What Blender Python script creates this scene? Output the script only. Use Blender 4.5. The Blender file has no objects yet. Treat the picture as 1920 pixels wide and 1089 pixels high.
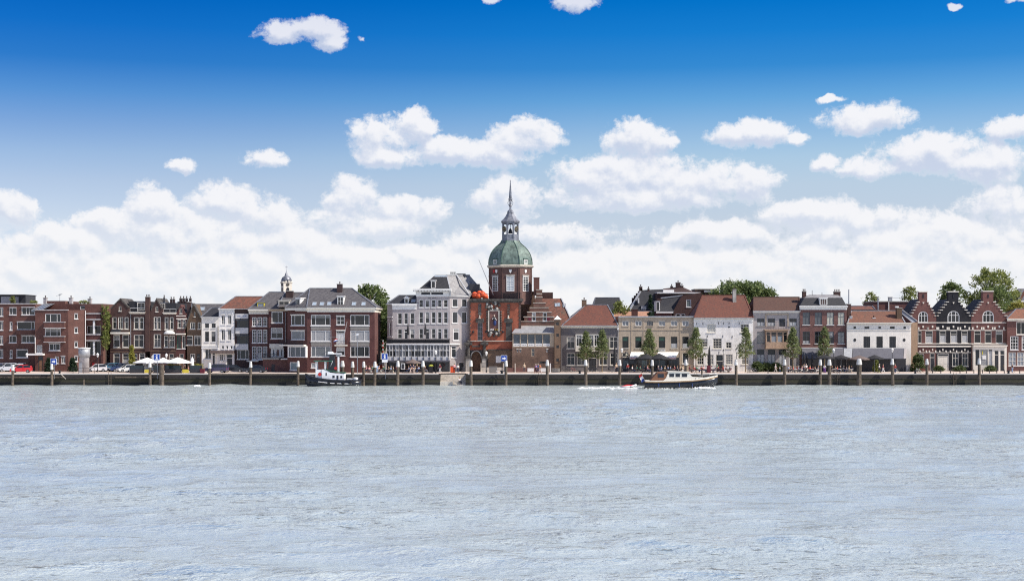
import bpy, bmesh, math, random
from mathutils import Vector, Matrix, Euler, noise as mnoise
from mathutils.geometry import tessellate_polygon

R = math.radians
PI = math.pi
rnd = random.Random(11)
scene = bpy.context.scene
col = scene.collection

# ------------------------------------------------------------------ camera
CAM_H = 10.5         # eye height above the river
FPX = 2600.0         # focal length in photograph pixels (1920 wide)
CX, HY = 960.0, 617.0
cam_d = bpy.data.cameras.new('camera')
cam = bpy.data.objects.new('camera', cam_d)
col.objects.link(cam)
cam.location = (0, 0, CAM_H)
cam.rotation_euler = (R(90), 0, 0)
cam_d.sensor_width = 36.0
cam_d.lens = 36.0 * FPX / 1920.0
cam_d.shift_y = (HY - 544.5) / 1920.0
cam_d.clip_start = 1.0
cam_d.clip_end = 20000.0
scene.camera = cam

# ------------------------------------------------------------------ sun
SUN_AZ, SUN_EL = R(73), R(46)     # azimuth counted from the camera side towards the right
sun_dir = Vector((math.cos(SUN_EL) * math.sin(SUN_AZ), -math.cos(SUN_EL) * math.cos(SUN_AZ), math.sin(SUN_EL)))
sl = bpy.data.lights.new('sun', 'SUN')
sl.energy = 5.0
sl.angle = R(0.5)
sl.color = (1.0, 0.925, 0.82)
so = bpy.data.objects.new('sun', sl)
so.rotation_euler = sun_dir.to_track_quat('Z', 'Y').to_euler()
so.location = (60, 120, 120)
col.objects.link(so)

# ------------------------------------------------------------------ colour management
scene.view_settings.view_transform = 'Standard'
scene.view_settings.look = 'None'
EXPO = 0.42
scene.view_settings.exposure = EXPO
scene.view_settings.gamma = 1.0
scene.view_settings.use_curve_mapping = False
scene.cycles.use_denoising = False
scene.cycles.filter_width = 1.15
scene.cycles.max_bounces = 6
scene.cycles.diffuse_bounces = 2
scene.cycles.glossy_bounces = 3
scene.cycles.transparent_max_bounces = 6
scene.render.film_transparent = False

# ------------------------------------------------------------------ node expression helper
class X:
    """A socket (or number) that can be combined with + - * / into Math nodes."""
    nt = None
    def __init__(s, v): s.v = v
    @staticmethod
    def put(sock, val):
        val = val.v if isinstance(val, X) else val
        if isinstance(val, bpy.types.NodeSocket): X.nt.links.new(val, sock)
        else: sock.default_value = val
    def __add__(a, b): return fm('ADD', a, b)
    def __radd__(a, b): return fm('ADD', b, a)
    def __sub__(a, b): return fm('SUBTRACT', a, b)
    def __rsub__(a, b): return fm('SUBTRACT', b, a)
    def __mul__(a, b): return fm('MULTIPLY', a, b)
    def __rmul__(a, b): return fm('MULTIPLY', b, a)
    def __truediv__(a, b): return fm('DIVIDE', a, b)
def fm(op, a, b=None, c=None, clamp=False):
    n = X.nt.nodes.new('ShaderNodeMath'); n.operation = op; n.use_clamp = clamp
    X.put(n.inputs[0], a)
    if b is not None: X.put(n.inputs[1], b)
    if c is not None: X.put(n.inputs[2], c)
    return X(n.outputs[0])
def vm(op, a, b=None, c=None):
    n = X.nt.nodes.new('ShaderNodeVectorMath'); n.operation = op
    X.put(n.inputs[0], a)
    if b is not None: X.put(n.inputs[1], b)
    if c is not None: X.put(n.inputs[2], c)
    return X(n.outputs['Value'] if op in ('DOT_PRODUCT', 'LENGTH', 'DISTANCE') else n.outputs['Vector'])
def comb(x, y, z=0.0):
    n = X.nt.nodes.new('ShaderNodeCombineXYZ')
    X.put(n.inputs[0], x); X.put(n.inputs[1], y); X.put(n.inputs[2], z)
    return X(n.outputs[0])
def sep(v):
    n = X.nt.nodes.new('ShaderNodeSeparateXYZ'); X.put(n.inputs[0], v)
    return X(n.outputs[0]), X(n.outputs[1]), X(n.outputs[2])
def smooth(v, lo, hi, a=0.0, b=1.0):
    n = X.nt.nodes.new('ShaderNodeMapRange'); n.interpolation_type = 'SMOOTHSTEP'
    X.put(n.inputs[0], v)
    for i, q in enumerate((lo, hi, a, b)): n.inputs[i + 1].default_value = q
    return X(n.outputs[0])
def noise(vec, scale, detail=4, rough=0.5, dist=0.0, colour=False, dim='3D'):
    n = X.nt.nodes.new('ShaderNodeTexNoise'); n.noise_dimensions = dim
    X.put(n.inputs['Vector'], vec)
    n.inputs['Scale'].default_value = scale; n.inputs['Detail'].default_value = detail
    n.inputs['Roughness'].default_value = rough; n.inputs['Distortion'].default_value = dist
    return X(n.outputs['Color' if colour else 'Fac'])
def voro(vec, scale, detail=0, rough=0.5, feature='F1', smoothness=0.4, dim='3D'):
    n = X.nt.nodes.new('ShaderNodeTexVoronoi'); n.voronoi_dimensions = dim; n.feature = feature
    X.put(n.inputs['Vector'], vec)
    n.inputs['Scale'].default_value = scale; n.inputs['Detail'].default_value = detail
    n.inputs['Roughness'].default_value = rough
    if feature == 'SMOOTH_F1': n.inputs['Smoothness'].default_value = smoothness
    return X(n.outputs['Distance'])
def mixc(f, a, b, blend='MIX'):
    n = X.nt.nodes.new('ShaderNodeMix'); n.data_type = 'RGBA'; n.blend_type = blend
    X.put(n.inputs[0], f)
    for s, q in ((n.inputs[6], a), (n.inputs[7], b)):
        q = q.v if isinstance(q, X) else q
        if isinstance(q, tuple) and len(q) == 3: q = (*q, 1.0)
        X.put(s, q)
    return X(n.outputs[2])
def ramp(f, stops):
    n = X.nt.nodes.new('ShaderNodeValToRGB'); X.put(n.inputs[0], f)
    e = n.color_ramp.elements
    while len(e) < len(stops): e.new(0.5)
    for el, (p, c) in zip(e, stops):
        el.position = p; el.color = (*c, 1.0)
    return X(n.outputs[0])

# ------------------------------------------------------------------ world: Nishita sky with cumulus
world = bpy.data.worlds.new('World'); scene.world = world; world.use_nodes = True
wt = world.node_tree; wt.nodes.clear(); X.nt = wt
tc = wt.nodes.new('ShaderNodeTexCoord')
wdir = X(tc.outputs['Generated'])
dx, dy, dz = sep(wdir)
az = fm('ARCTAN2', dx, dy)
el = fm('ARCSINE', dz)
sky = wt.nodes.new('ShaderNodeTexSky'); sky.sky_type = 'NISHITA'; sky.sun_disc = False
sky.sun_elevation = SUN_EL
sky.sun_rotation = PI - SUN_AZ
sky.air_density = 1.0; sky.dust_density = 0.3; sky.ozone_density = 2.2
# the deep polarised blue of the photograph comes on quickly above the horizon
tint = ramp(el * (1 / R(20)), [(0.0, (0.697, 0.731, 1.017)),
    (0.03, (0.697, 0.731, 1.017)),
    (0.129, (0.723, 0.665, 0.811)),
    (0.217, (0.756, 0.66, 0.733)),
    (0.293, (0.682, 0.614, 0.688)),
    (0.348, (0.565, 0.568, 0.672)),
    (0.402, (0.404, 0.483, 0.651)),
    (0.466, (0.207, 0.399, 0.638)),
    (0.53, (0.064, 0.294, 0.601)),
    (0.599, (0.017, 0.255, 0.606)),
    (0.662, (0.002, 0.224, 0.586)),
    (0.709, (0.0, 0.176, 0.528)), (1.0, (0.0, 0.176, 0.528))])
SKY_GAIN = 1.78
sky_c = mixc(1.0, X(sky.outputs[0]), tint, 'MULTIPLY')
# clear sky grows brighter round towards the sun
to_sun = vm('DOT_PRODUCT', vm('NORMALIZE', comb(dx, dy)), (math.sin(PI - SUN_AZ), math.cos(PI - SUN_AZ), 0.0))
sky_c = mixc(smooth(to_sun, -0.62, -0.12) * smooth(el, R(3.5), R(8.5)), mixc(1.0, sky_c, (0.93, 0.96, 0.98), 'MULTIPLY'), mixc(1.0, sky_c, (1.36, 1.34, 1.14), 'MULTIPLY'))

# clouds: ellipses in (azimuth, elevation), broken up by billow noise, the same field mirrored round the horizon
azf = fm('PINGPONG', az + 0.40, 0.80) - 0.40
P0 = comb(azf, el)
w1 = noise(P0, 42, 4, 0.62, colour=True, dim='2D')
Pw = vm('ADD', P0, vm('MULTIPLY', vm('SUBTRACT', w1, (0.5, 0.5, 0.5)), (0.013, 0.009, 0.0)))
def pe(px, py):
    return math.atan((px - CX) / FPX), math.atan((HY - py) / FPX)
BLOBS = [
    (522, 68, 42, 18), (596, 60, 55, 22), (618, 84, 30, 17), (672, 76, 12, 5),
    (1078, 4, 46, 18), (925, -2, 20, 9), (1790, 43, 14, 6), (1900, 38, 14, 7),
    (712, 258, 58, 40), (782, 240, 44, 33), (842, 284, 70, 28), (986, 258, 66, 33), (925, 290, 84, 24), (735, 296, 72, 18),
    (1194, 262, 66, 34), (1262, 268, 14, 12),
    (1412, 256, 78, 26), (1500, 266, 26, 12), (1618, 236, 82, 26), (1560, 198, 24, 6), (1548, 314, 24, 15),
    (1745, 300, 104, 34), (1862, 320, 78, 34), (1640, 326, 60, 17), (1900, 262, 54, 22),
    (1100, 336, 68, 38), (1190, 326, 104, 42), (1310, 342, 98, 40), (1412, 352, 52, 34), (955, 372, 66, 36), (1210, 370, 190, 26),
    (660, 374, 52, 36), (740, 392, 54, 26), (812, 396, 32, 24), (700, 420, 120, 28),
    (498, 303, 46, 17), (342, 320, 30, 13),
    (425, 384, 66, 34), (286, 396, 52, 40), (505, 408, 74, 34), (215, 424, 76, 28), (22, 412, 46, 34), (345, 446, 150, 44), (110, 462, 130, 36), (530, 452, 90, 36),
    (1520, 408, 92, 30), (1640, 424, 100, 28), (1878, 398, 72, 34), (1780, 442, 130, 32), (1350, 440, 150, 22), (880, 456, 60, 22), (1040, 440, 100, 22),
]
def cloud_field(P):
    m = None
    for (bx, by, brx, bry) in BLOBS:
        a, e = pe(bx, by)
        ia, ie = FPX / (brx * 1.22), FPX / (bry * 1.30)
        q = vm('MULTIPLY_ADD', P, (ia, ie, 0.0), (-a * ia, -e * ie, 0.0))
        d = vm('DOT_PRODUCT', q, q)
        m = d if m is None else fm('SMOOTH_MIN', m, d, 0.35)
    return 1.0 - fm('MINIMUM', m, 4.0)
def density(off):
    P = vm('ADD', Pw, (off[0], off[1], 0.0))
    Pn = vm('ADD', P0, (off[0], off[1], 0.0))
    base = cloud_field(P)
    nz = vm('MULTIPLY', Pn, (1.0, 1.2, 1.0))
    fb = noise(nz, 32, 7, 0.64, 0.0, dim='2D')
    bl = voro(vm('ADD', nz, vm('MULTIPLY', w1, (0.012, 0.012, 0.0))), 40, 1, 0.5, dim='2D')
    low = smooth(el + off[1], R(1.4), R(6.6), 1.6, -1.0)                       # the bank of cloud along the horizon
    big = noise(vm('MULTIPLY', Pn, (1.0, 2.2, 1.0)), 9, 3, 0.55, dim='2D')
    low = low + (big - 0.5) * 2.2
    high = smooth(el, R(13.7), R(15.6), -4.0, 0.30) + (big - 0.5) * 4.2         # scattered cumulus higher up, all round
    core = fm('MAXIMUM', fm('SMOOTH_MAX', base, low, 0.3), high)
    return fm('MINIMUM', core * 1.25, 1.0 + core * 0.25), (fb - 0.5) * 1.9 + (0.45 - bl) * 0.55
hf = noise(vm('MULTIPLY', Pw, (1.0, 1.15, 1.0)), 150, 4, 0.68, 0.0, dim='2D')      # ragged, wispy edges
b0, n0 = density((0.0, 0.0))
b1, n1 = density((0.0022, 0.0062))
d0 = b0 + n0 + (hf - 0.5) * 1.25
alpha = smooth(d0, -0.04, 0.80)
lit = smooth((b0 - b1) * 0.9 + (n0 - n1) * 0.85, -0.42, 0.40)
thick = smooth(d0, -0.15, 0.75)
haze = smooth(el, R(0.8), R(7.0), 1.0, 0.0)
shade_c = mixc(haze, (0.58, 0.655, 0.81), (0.80, 0.84, 0.895))
light_c = mixc(haze, (0.90, 0.91, 0.95), (0.93, 0.93, 0.94))
lit2 = 1.0 - (1.0 - lit) * thick
cloud_c = mixc(lit2, shade_c, light_c)
top_dim = smooth(el, R(8.5), R(14), 0.0, 1.0)
cloud_c = mixc(top_dim, cloud_c, mixc(1.0, cloud_c, (0.80, 0.83, 0.92), 'MULTIPLY'))
BG = 0.1
EX = 2.0 ** EXPO          # the sky is matched after exposure
cloud_s = mixc(1.0, cloud_c, (1 / BG / EX, 1 / BG / EX, 1 / BG / EX), 'MULTIPLY')
sky_s = mixc(1.0, sky_c, (SKY_GAIN / EX, SKY_GAIN / EX, SKY_GAIN / EX), 'MULTIPLY')
out_c = mixc(alpha * smooth(el, R(-1), R(0.2)), sky_s, cloud_s)
bg = wt.nodes.new('ShaderNodeBackground'); bg.inputs['Strength'].default_value = BG
X.put(bg.inputs['Color'], out_c)
wo = wt.nodes.new('ShaderNodeOutputWorld')
wt.links.new(bg.outputs[0], wo.inputs['Surface'])
world.cycles.sampling_method = 'MANUAL'
world.cycles.sample_map_resolution = 512

# ------------------------------------------------------------------ materials
MATS = {}
def newmat(name):
    m = bpy.data.materials.new(name); m.use_nodes = True
    nt = m.node_tree; X.nt = nt
    b = nt.nodes['Principled BSDF']
    MATS[name] = m
    return m, nt, b
def wpos():
    return X(X.nt.nodes.new('ShaderNodeNewGeometry').outputs['Position'])
def opos():
    return X(X.nt.nodes.new('ShaderNodeTexCoord').outputs['Object'])
def bump(b, h, strength=0.3, dist=0.05):
    n = X.nt.nodes.new('ShaderNodeBump'); n.inputs['Strength'].default_value = strength; n.inputs['Distance'].default_value = dist
    X.put(n.inputs['Height'], h); X.nt.links.new(n.outputs[0], b.inputs['Normal'])
def plain(name, c, rough=0.6, metal=0.0, var=0.10, scale=1.2, spec=0.4):
    """A paint, plaster or metal with slight uneven weathering."""
    m, nt, b = newmat(name)
    p = wpos()
    n = noise(p, scale, 5, 0.62)
    drip = noise(vm('MULTIPLY', p, (2.2, 2.2, 0.25)), 1.6, 4, 0.6)
    f = fm('MULTIPLY_ADD', n, 0.6, drip * 0.4)
    lo = tuple(q * (1 - var * 1.3) for q in c); hi = tuple(min(1, q * (1 + var)) for q in c)
    X.put(b.inputs['Base Color'], mixc(smooth(f, 0.33, 0.66), lo, hi))
    b.inputs['Roughness'].default_value = rough; b.inputs['Metallic'].default_value = metal
    b.inputs['Specular IOR Level'].default_value = spec
    return m
def brick(name, c1, c2, mortar, bw=0.22, bh=0.065, stain=0.25):
    m, nt, b = newmat(name)
    x, y, z = sep(wpos())
    v = comb(x + y, z, 0.0)
    t = nt.nodes.new('ShaderNodeTexBrick')
    X.put(t.inputs['Vector'], v)
    t.inputs['Scale'].default_value = 1.0; t.inputs['Brick Width'].default_value = bw; t.inputs['Row Height'].default_value = bh
    t.inputs['Mortar Size'].default_value = 0.008; t.inputs['Mortar Smooth'].default_value = 0.3; t.inputs['Bias'].default_value = 0.0
    for k, c in (('Color1', c1), ('Color2', c2), ('Mortar', mortar)): t.inputs[k].default_value = (*c, 1)
    big = noise(v, 0.55, 6, 0.65)
    fine = noise(v, 7.0, 3, 0.6)
    g = fm('MULTIPLY_ADD', big, 0.65, fine * 0.35)
    k = smooth(g, 0.3, 0.7, 1.0 - stain, 1.0 + stain)
    cc = vm('MULTIPLY', X(t.outputs['Color']), comb(k, k, k))
    X.put(b.inputs['Base Color'], cc)
    b.inputs['Roughness'].default_value = 0.85; b.inputs['Specular IOR Level'].default_value = 0.25
    bump(b, X(t.outputs['Fac']) * -1.0, 0.4, 0.01)
    return m
def tiles(name, c1, c2, pitch=0.24, gauge=0.30, moss=0.15, mosscol=(0.10, 0.10, 0.07)):
    m, nt, b = newmat(name)
    x, y, z = sep(wpos())
    wavy = fm('SINE', (x + y * 0.35) * (2 * PI / pitch)) * 0.5 + 0.5
    row = fm('FRACT', z * (1 / (gauge * 0.7)))
    cell = noise(comb(fm('FLOOR', x * (1 / pitch)), fm('FLOOR', z * (1 / (gauge * 0.7))), fm('FLOOR', y * 0.5)), 3.7, 0, 0.5)
    big = noise(comb(x, y, z), 0.5, 6, 0.65)
    c = mixc(smooth(fm('MULTIPLY_ADD', cell, 0.6, big * 0.4), 0.32, 0.68), c1, c2)
    c = mixc(smooth(noise(comb(x, y, z), 1.3, 5, 0.7), 0.52, 0.72, 0.0, moss * 3), c, mosscol)
    X.put(b.inputs['Base Color'], c)
    b.inputs['Roughness'].default_value = 0.7; b.inputs['Specular IOR Level'].default_value = 0.35
    bump(b, wavy * 0.7 + row * 0.5, 0.55, 0.05)
    return m
def objcol(name, rough=0.7, metal=0.0, spec=0.3, coat=0.0, var=0.12):
    """Colour comes from the object's own colour, so copies can differ."""
    m, nt, b = newmat(name)
    oi = nt.nodes.new('ShaderNodeObjectInfo')
    k = smooth(noise(wpos(), 9, 3, 0.6), 0.3, 0.7, 1 - var, 1 + var)
    X.put(b.inputs['Base Color'], vm('MULTIPLY', X(oi.outputs['Color']), comb(k, k, k)))
    b.inputs['Roughness'].default_value = rough; b.inputs['Metallic'].default_value = metal
    b.inputs['Specular IOR Level'].default_value = spec; b.inputs['Coat Weight'].default_value = coat
    return m

# walls
brick('brick_red', (0.135, 0.052, 0.041), (0.102, 0.042, 0.035), (0.14, 0.11, 0.095))
brick('brick_brown', (0.085, 0.042, 0.036), (0.060, 0.032, 0.029), (0.10, 0.08, 0.07))
brick('brick_maroon', (0.115, 0.040, 0.036), (0.085, 0.031, 0.030), (0.12, 0.09, 0.08))
brick('brick_tan', (0.19, 0.115, 0.072), (0.14, 0.088, 0.058), (0.22, 0.18, 0.14))
brick('brick_umber', (0.135, 0.082, 0.052), (0.10, 0.062, 0.042), (0.15, 0.12, 0.09))
brick('brick_gable', (0.165, 0.078, 0.055), (0.12, 0.062, 0.047), (0.17, 0.13, 0.11), stain=0.35)
brick('brick_old', (0.17, 0.105, 0.075), (0.125, 0.075, 0.058), (0.19, 0.15, 0.12), stain=0.40)
brick('brick_tower', (0.135, 0.066, 0.054), (0.10, 0.052, 0.046), (0.14, 0.11, 0.10))
brick('brick_orange', (0.38, 0.108, 0.058), (0.30, 0.088, 0.052), (0.23, 0.11, 0.08), stain=0.32)
brick('brick_rose', (0.175, 0.078, 0.066), (0.135, 0.063, 0.056), (0.22, 0.16, 0.14))
brick('brick_pink', (0.155, 0.062, 0.053), (0.12, 0.05, 0.046), (0.20, 0.14, 0.12))
brick('brick_black', (0.022, 0.022, 0.026), (0.015, 0.015, 0.02), (0.035, 0.035, 0.04))
brick('brick_dark', (0.065, 0.036, 0.034), (0.048, 0.03, 0.03), (0.08, 0.065, 0.06))
plain('plaster_white', (0.80, 0.765, 0.725), 0.75, var=0.11)
plain('plaster_cream', (0.77, 0.725, 0.655), 0.75, var=0.07)
plain('plaster_lilac', (0.37, 0.335, 0.335), 0.75, var=0.12)
plain('plaster_mauve', (0.37, 0.335, 0.325), 0.75, var=0.07)
plain('plaster_grey', (0.165, 0.15, 0.15), 0.75, var=0.08)
plain('plaster_beige', (0.43, 0.35, 0.265), 0.75, var=0.13)
plain('panel_grey', (0.22, 0.205, 0.19), 0.7)
plain('panel_white', (0.58, 0.565, 0.56), 0.6)
plain('trim_white', (0.76, 0.745, 0.72), 0.5, var=0.05)
plain('trim_cream', (0.74, 0.69, 0.60), 0.5, var=0.06)
plain('cap_white', (0.60, 0.585, 0.56), 0.7, var=0.22, scale=3)
plain('trim_beige', (0.42, 0.34, 0.25), 0.6, var=0.08)
plain('trim_dark', (0.035, 0.036, 0.042), 0.45)
plain('trim_blue_grey', (0.09, 0.10, 0.12), 0.5)
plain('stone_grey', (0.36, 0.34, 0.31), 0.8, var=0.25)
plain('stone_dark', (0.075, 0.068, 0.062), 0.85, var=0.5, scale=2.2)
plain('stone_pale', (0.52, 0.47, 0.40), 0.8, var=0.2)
plain('concrete', (0.42, 0.40, 0.40), 0.85, var=0.2)
plain('lead', (0.20, 0.21, 0.24), 0.45, metal=0.35, var=0.3, scale=2.0)
plain('copper_green', (0.13, 0.175, 0.148), 0.42, metal=0.15, var=0.38, scale=1.0, spec=0.5)
plain('copper_rib', (0.06, 0.11, 0.085), 0.5, metal=0.15, var=0.3)
plain('gold', (0.55, 0.38, 0.10), 0.35, metal=0.9, var=0.1)
plain('black_metal', (0.018, 0.018, 0.022), 0.4, var=0.2)
plain('grey_metal', (0.30, 0.31, 0.33), 0.4, metal=0.6)
plain('zinc', (0.36, 0.37, 0.39), 0.45, metal=0.3, var=0.15)
plain('wood_brown', (0.16, 0.085, 0.05), 0.6, var=0.3)
plain('wood_pale', (0.42, 0.29, 0.20), 0.6, var=0.2)
plain('pile_wood', (0.105, 0.082, 0.062), 0.85, var=0.45, scale=3.0)
plain('orange_rubber', (0.78, 0.11, 0.035), 0.5, var=0.06)
plain('sign_blue', (0.01, 0.055, 0.33), 0.4, var=0.03)
plain('sign_white', (0.82, 0.82, 0.82), 0.4, var=0.03)
plain('canvas_white', (0.82, 0.81, 0.78), 0.8, var=0.03)
plain('canvas_black', (0.022, 0.022, 0.025), 0.8, var=0.2)
plain('canvas_grey', (0.105, 0.105, 0.125), 0.8, var=0.10)
plain('canvas_taupe', (0.14, 0.105, 0.095), 0.8, var=0.15)
plain('canvas_red', (0.40, 0.02, 0.05), 0.7)
plain('maroon_paint', (0.11, 0.012, 0.025), 0.6)
plain('yellow_paint', (0.62, 0.52, 0.06), 0.6)
plain('red_paint', (0.50, 0.025, 0.025), 0.4)
plain('blue_paint', (0.02, 0.07, 0.30), 0.4)
plain('robe_blue', (0.02, 0.04, 0.14), 0.6)
plain('hull_black', (0.012, 0.014, 0.020), 0.25, var=0.3, spec=0.6)
plain('deck_green', (0.03, 0.11, 0.07), 0.6)
plain('cream_paint', (0.72, 0.69, 0.61), 0.3, var=0.03, spec=0.5)
plain('tan_canvas', (0.20, 0.095, 0.055), 0.8)
plain('teak', (0.34, 0.23, 0.13), 0.6)
plain('tyre', (0.015, 0.015, 0.016), 0.8)
plain('hay_yellow', (0.40, 0.42, 0.06), 0.8, var=0.3)
# roofs
tiles('tile_red', (0.150, 0.052, 0.034), (0.105, 0.042, 0.031), moss=0.08)
tiles('tile_brown', (0.100, 0.050, 0.036), (0.078, 0.042, 0.032), moss=0.06)
tiles('tile_orange', (0.23, 0.095, 0.055), (0.165, 0.075, 0.048), moss=0.12)
tiles('tile_mottled', (0.19, 0.070, 0.045), (0.10, 0.052, 0.040), moss=0.2)
tiles('tile_russet', (0.185, 0.078, 0.048), (0.125, 0.06, 0.042), moss=0.12)
tiles('tile_pale', (0.42, 0.23, 0.15), (0.32, 0.17, 0.11), moss=0.05)
tiles('tile_black', (0.022, 0.023, 0.028), (0.030, 0.030, 0.036), moss=0.02)
tiles('tile_grey', (0.105, 0.10, 0.105), (0.070, 0.066, 0.072), moss=0.12, mosscol=(0.16, 0.15, 0.14))
tiles('slate_silver', (0.29, 0.285, 0.285), (0.20, 0.195, 0.20), moss=0.05)
# object-coloured
objcol('glass', 0.06, spec=0.55, var=0.35)
objcol('cloth', 0.85)
objcol('skin', 0.55)
objcol('car_paint', 0.28, spec=0.5, coat=0.6, var=0.02)
objcol('painted', 0.5)

# ------------------------------------------------------------------ geometry collector
ORG = {}
class Frame:
    """A vertical plane: u runs along it, d into the building, z up."""
    def __init__(s, x0, y0, ang=0.0):
        s.x0, s.y0, s.c, s.s = x0, y0, math.cos(ang), math.sin(ang)
    def __call__(s, u, d, z):
        return (s.x0 + u * s.c - d * s.s, s.y0 + u * s.s + d * s.c, z)
    def u(s, px, d=0.0):
        t = (px - CX) / FPX
        bx, by = s.x0 - d * s.s, s.y0 + d * s.c
        return (t * by - bx) / (s.c - t * s.s)
    def z(s, py, u=0.0, d=0.0):
        Y = s.y0 + d * s.c
        return CAM_H - (py - HY) * Y / FPX
def front(Y): return Frame(0.0, Y)
WORLD = Frame(0.0, 0.0)
QZ = 2.15
def wx(px, Y): return (px - CX) * Y / FPX
def wz(py, Y): return CAM_H - (py - HY) * Y / FPX

class MB:
    def __init__(s, fr=WORLD): s.v = []; s.f = []; s.fr = fr
    def pts(s, P): return [s.fr(*p) for p in P]
    def add(s, P, F):
        o = len(s.v); s.v += s.pts(P); s.f += [tuple(i + o for i in f) for f in F]; return s
    def box(s, x0, x1, y0, y1, z0, z1):
        return s.add([(x0, y0, z0), (x1, y0, z0), (x1, y1, z0), (x0, y1, z0), (x0, y0, z1), (x1, y0, z1), (x1, y1, z1), (x0, y1, z1)],
                     [(0, 3, 2, 1), (4, 5, 6, 7), (0, 1, 5, 4), (1, 2, 6, 5), (2, 3, 7, 6), (3, 0, 4, 7)])
    def taper(s, x0, x1, y0, y1, z0, X0, X1, Y0, Y1, z1):
        return s.add([(x0, y0, z0), (x1, y0, z0), (x1, y1, z0), (x0, y1, z0), (X0, Y0, z1), (X1, Y0, z1), (X1, Y1, z1), (X0, Y1, z1)],
                     [(0, 3, 2, 1), (4, 5, 6, 7), (0, 1, 5, 4), (1, 2, 6, 5), (2, 3, 7, 6), (3, 0, 4, 7)])
    def poly(s, P): return s.add(P, [tuple(range(len(P)))])
    def prism(s, poly, d0, d1):
        """poly in (u, z), extruded from d0 to d1."""
        n = len(poly)
        P = [(u, d0, z) for u, z in poly] + [(u, d1, z) for u, z in poly]
        T = tessellate_polygon([[Vector((u, z, 0)) for u, z in poly]])
        F = [tuple(t) for t in T] + [tuple(i + n for i in reversed(t)) for t in T]
        F += [(i, (i + 1) % n, n + (i + 1) % n, n + i) for i in range(n)]
        return s.add(P, F)
    def wall(s, outline, holes, depth, reveal=0.2):
        """A wall face with real openings, their reveals, and the body of the house behind it."""
        loops = [[Vector((u, z, 0)) for u, z in outline]] + [[Vector((u, z, 0)) for u, z in h] for h in holes]
        P = [(q.x, 0.0, q.y) for L in loops for q in L]
        T = tessellate_polygon(loops)
        s.add(P, [tuple(t) for t in T])
        for h in holes:
            n = len(h)
            s.add([(u, 0.0, z) for u, z in h] + [(u, reveal, z) for u, z in h], [(i, (i + 1) % n, n + (i + 1) % n, n + i) for i in range(n)])
        n = len(outline)
        s.add([(u, 0.0, z) for u, z in outline] + [(u, depth, z) for u, z in outline],
              [(i, n + i, n + (i + 1) % n, (i + 1) % n) for i in range(n)])
        T2 = tessellate_polygon([loops[0]])
        s.add([(u, depth, z) for u, z in outline], [tuple(reversed(t)) for t in T2])
        return s
    def bar(s, p, q, w, h=None):
        h = h or w
        p, q = Vector(p), Vector(q); d = (q - p)
        if d.length < 1e-6: return s
        d.normalize()
        up = Vector((0, 0, 1)) if abs(d.z) < 0.95 else Vector((0, 1, 0))
        a = d.cross(up).normalized() * (w / 2); b = a.cross(d).normalized() * (h / 2)
        P = [tuple(o + sa * a + sb * b) for o in (p, q) for sa, sb in ((-1, -1), (1, -1), (1, 1), (-1, 1))]
        return s.add(P, [(0, 1, 2, 3), (7, 6, 5, 4), (0, 4, 5, 1), (1, 5, 6, 2), (2, 6, 7, 3), (3, 7, 4, 0)])
    def tube(s, p, q, r0, r1=None, n=8):
        r1 = r0 if r1 is None else r1
        p, q = Vector(p), Vector(q); d = (q - p).normalized()
        up = Vector((0, 0, 1)) if abs(d.z) < 0.95 else Vector((0, 1, 0))
        a = d.cross(up).normalized(); b = a.cross(d).normalized()
        P = []
        for o, r in ((p, r0), (q, r1)):
            for i in range(n):
                t = 2 * PI * i / n
                P.append(tuple(o + a * (r * math.cos(t)) + b * (r * math.sin(t))))
        F = [(i, (i + 1) % n, n + (i + 1) % n, n + i) for i in range(n)]
        F += [tuple(reversed(range(n))), tuple(range(n, 2 * n))]
        return s.add(P, F)
    def lathe(s, prof, cx=0.0, cy=0.0, n=12, a0=0.0, sx=1.0, sy=1.0):
        P = []
        for r, z in prof:
            for i in range(n):
                t = a0 + 2 * PI * i / n
                P.append((cx + sx * r * math.cos(t), cy + sy * r * math.sin(t), z))
        F = []
        for k in range(len(prof) - 1):
            for i in range(n):
                j = (i + 1) % n
                F.append((k * n + i, k * n + j, (k + 1) * n + j, (k + 1) * n + i))
        F += [tuple(reversed(range(n))), tuple(range((len(prof) - 1) * n, len(prof) * n))]
        return s.add(P, F)
    def mesh(s, name, mat, org=(0, 0, 0), smooth=False):
        me = bpy.data.meshes.new(name)
        me.from_pydata([(x - org[0], y - org[1], z - org[2]) for x, y, z in s.v], [], s.f)
        if mat: me.materials.append(MATS[mat])
        bm = bmesh.new(); bm.from_mesh(me)
        bmesh.ops.recalc_face_normals(bm, faces=bm.faces); bm.to_mesh(me); bm.free()
        if smooth:
            for p in me.polygons: p.use_smooth = True
        return me
    def build(s, name, mat, parent=None, smooth=False, colour=None):
        org = ORG.get(parent.name, (0, 0, 0)) if parent else (0, 0, 0)
        o = bpy.data.objects.new(name, s.mesh(name, mat, org, smooth))
        col.objects.link(o)
        if parent: o.parent = parent; ORG[o.name] = org
        if colour: o.color = (*colour, 1.0)
        return o
def tag(o, label, cat, group=None):
    o['label'] = label; o['category'] = cat
    if group: o['group'] = group
    return o
def structure(o): o['kind'] = 'structure'; return o
def thing(name, label, cat, loc, group=None):
    e = bpy.data.objects.new(name, None); e.location = loc; e.empty_display_size = 0.5
    col.objects.link(e); ORG[e.name] = tuple(loc)
    return tag(e, label, cat, group)
def copy_tree(o, parent=None):
    c = o.copy(); col.objects.link(c)
    if parent: c.parent = parent
    if o.name in ORG: ORG[c.name] = ORG[o.name]
    for ch in list(o.children): copy_tree(ch, c)
    return c
def colour_part(o, name, c):
    for ch in o.children_recursive:
        if ch.name.split('.')[0] == name: ch.color = (*c, 1.0)

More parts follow.
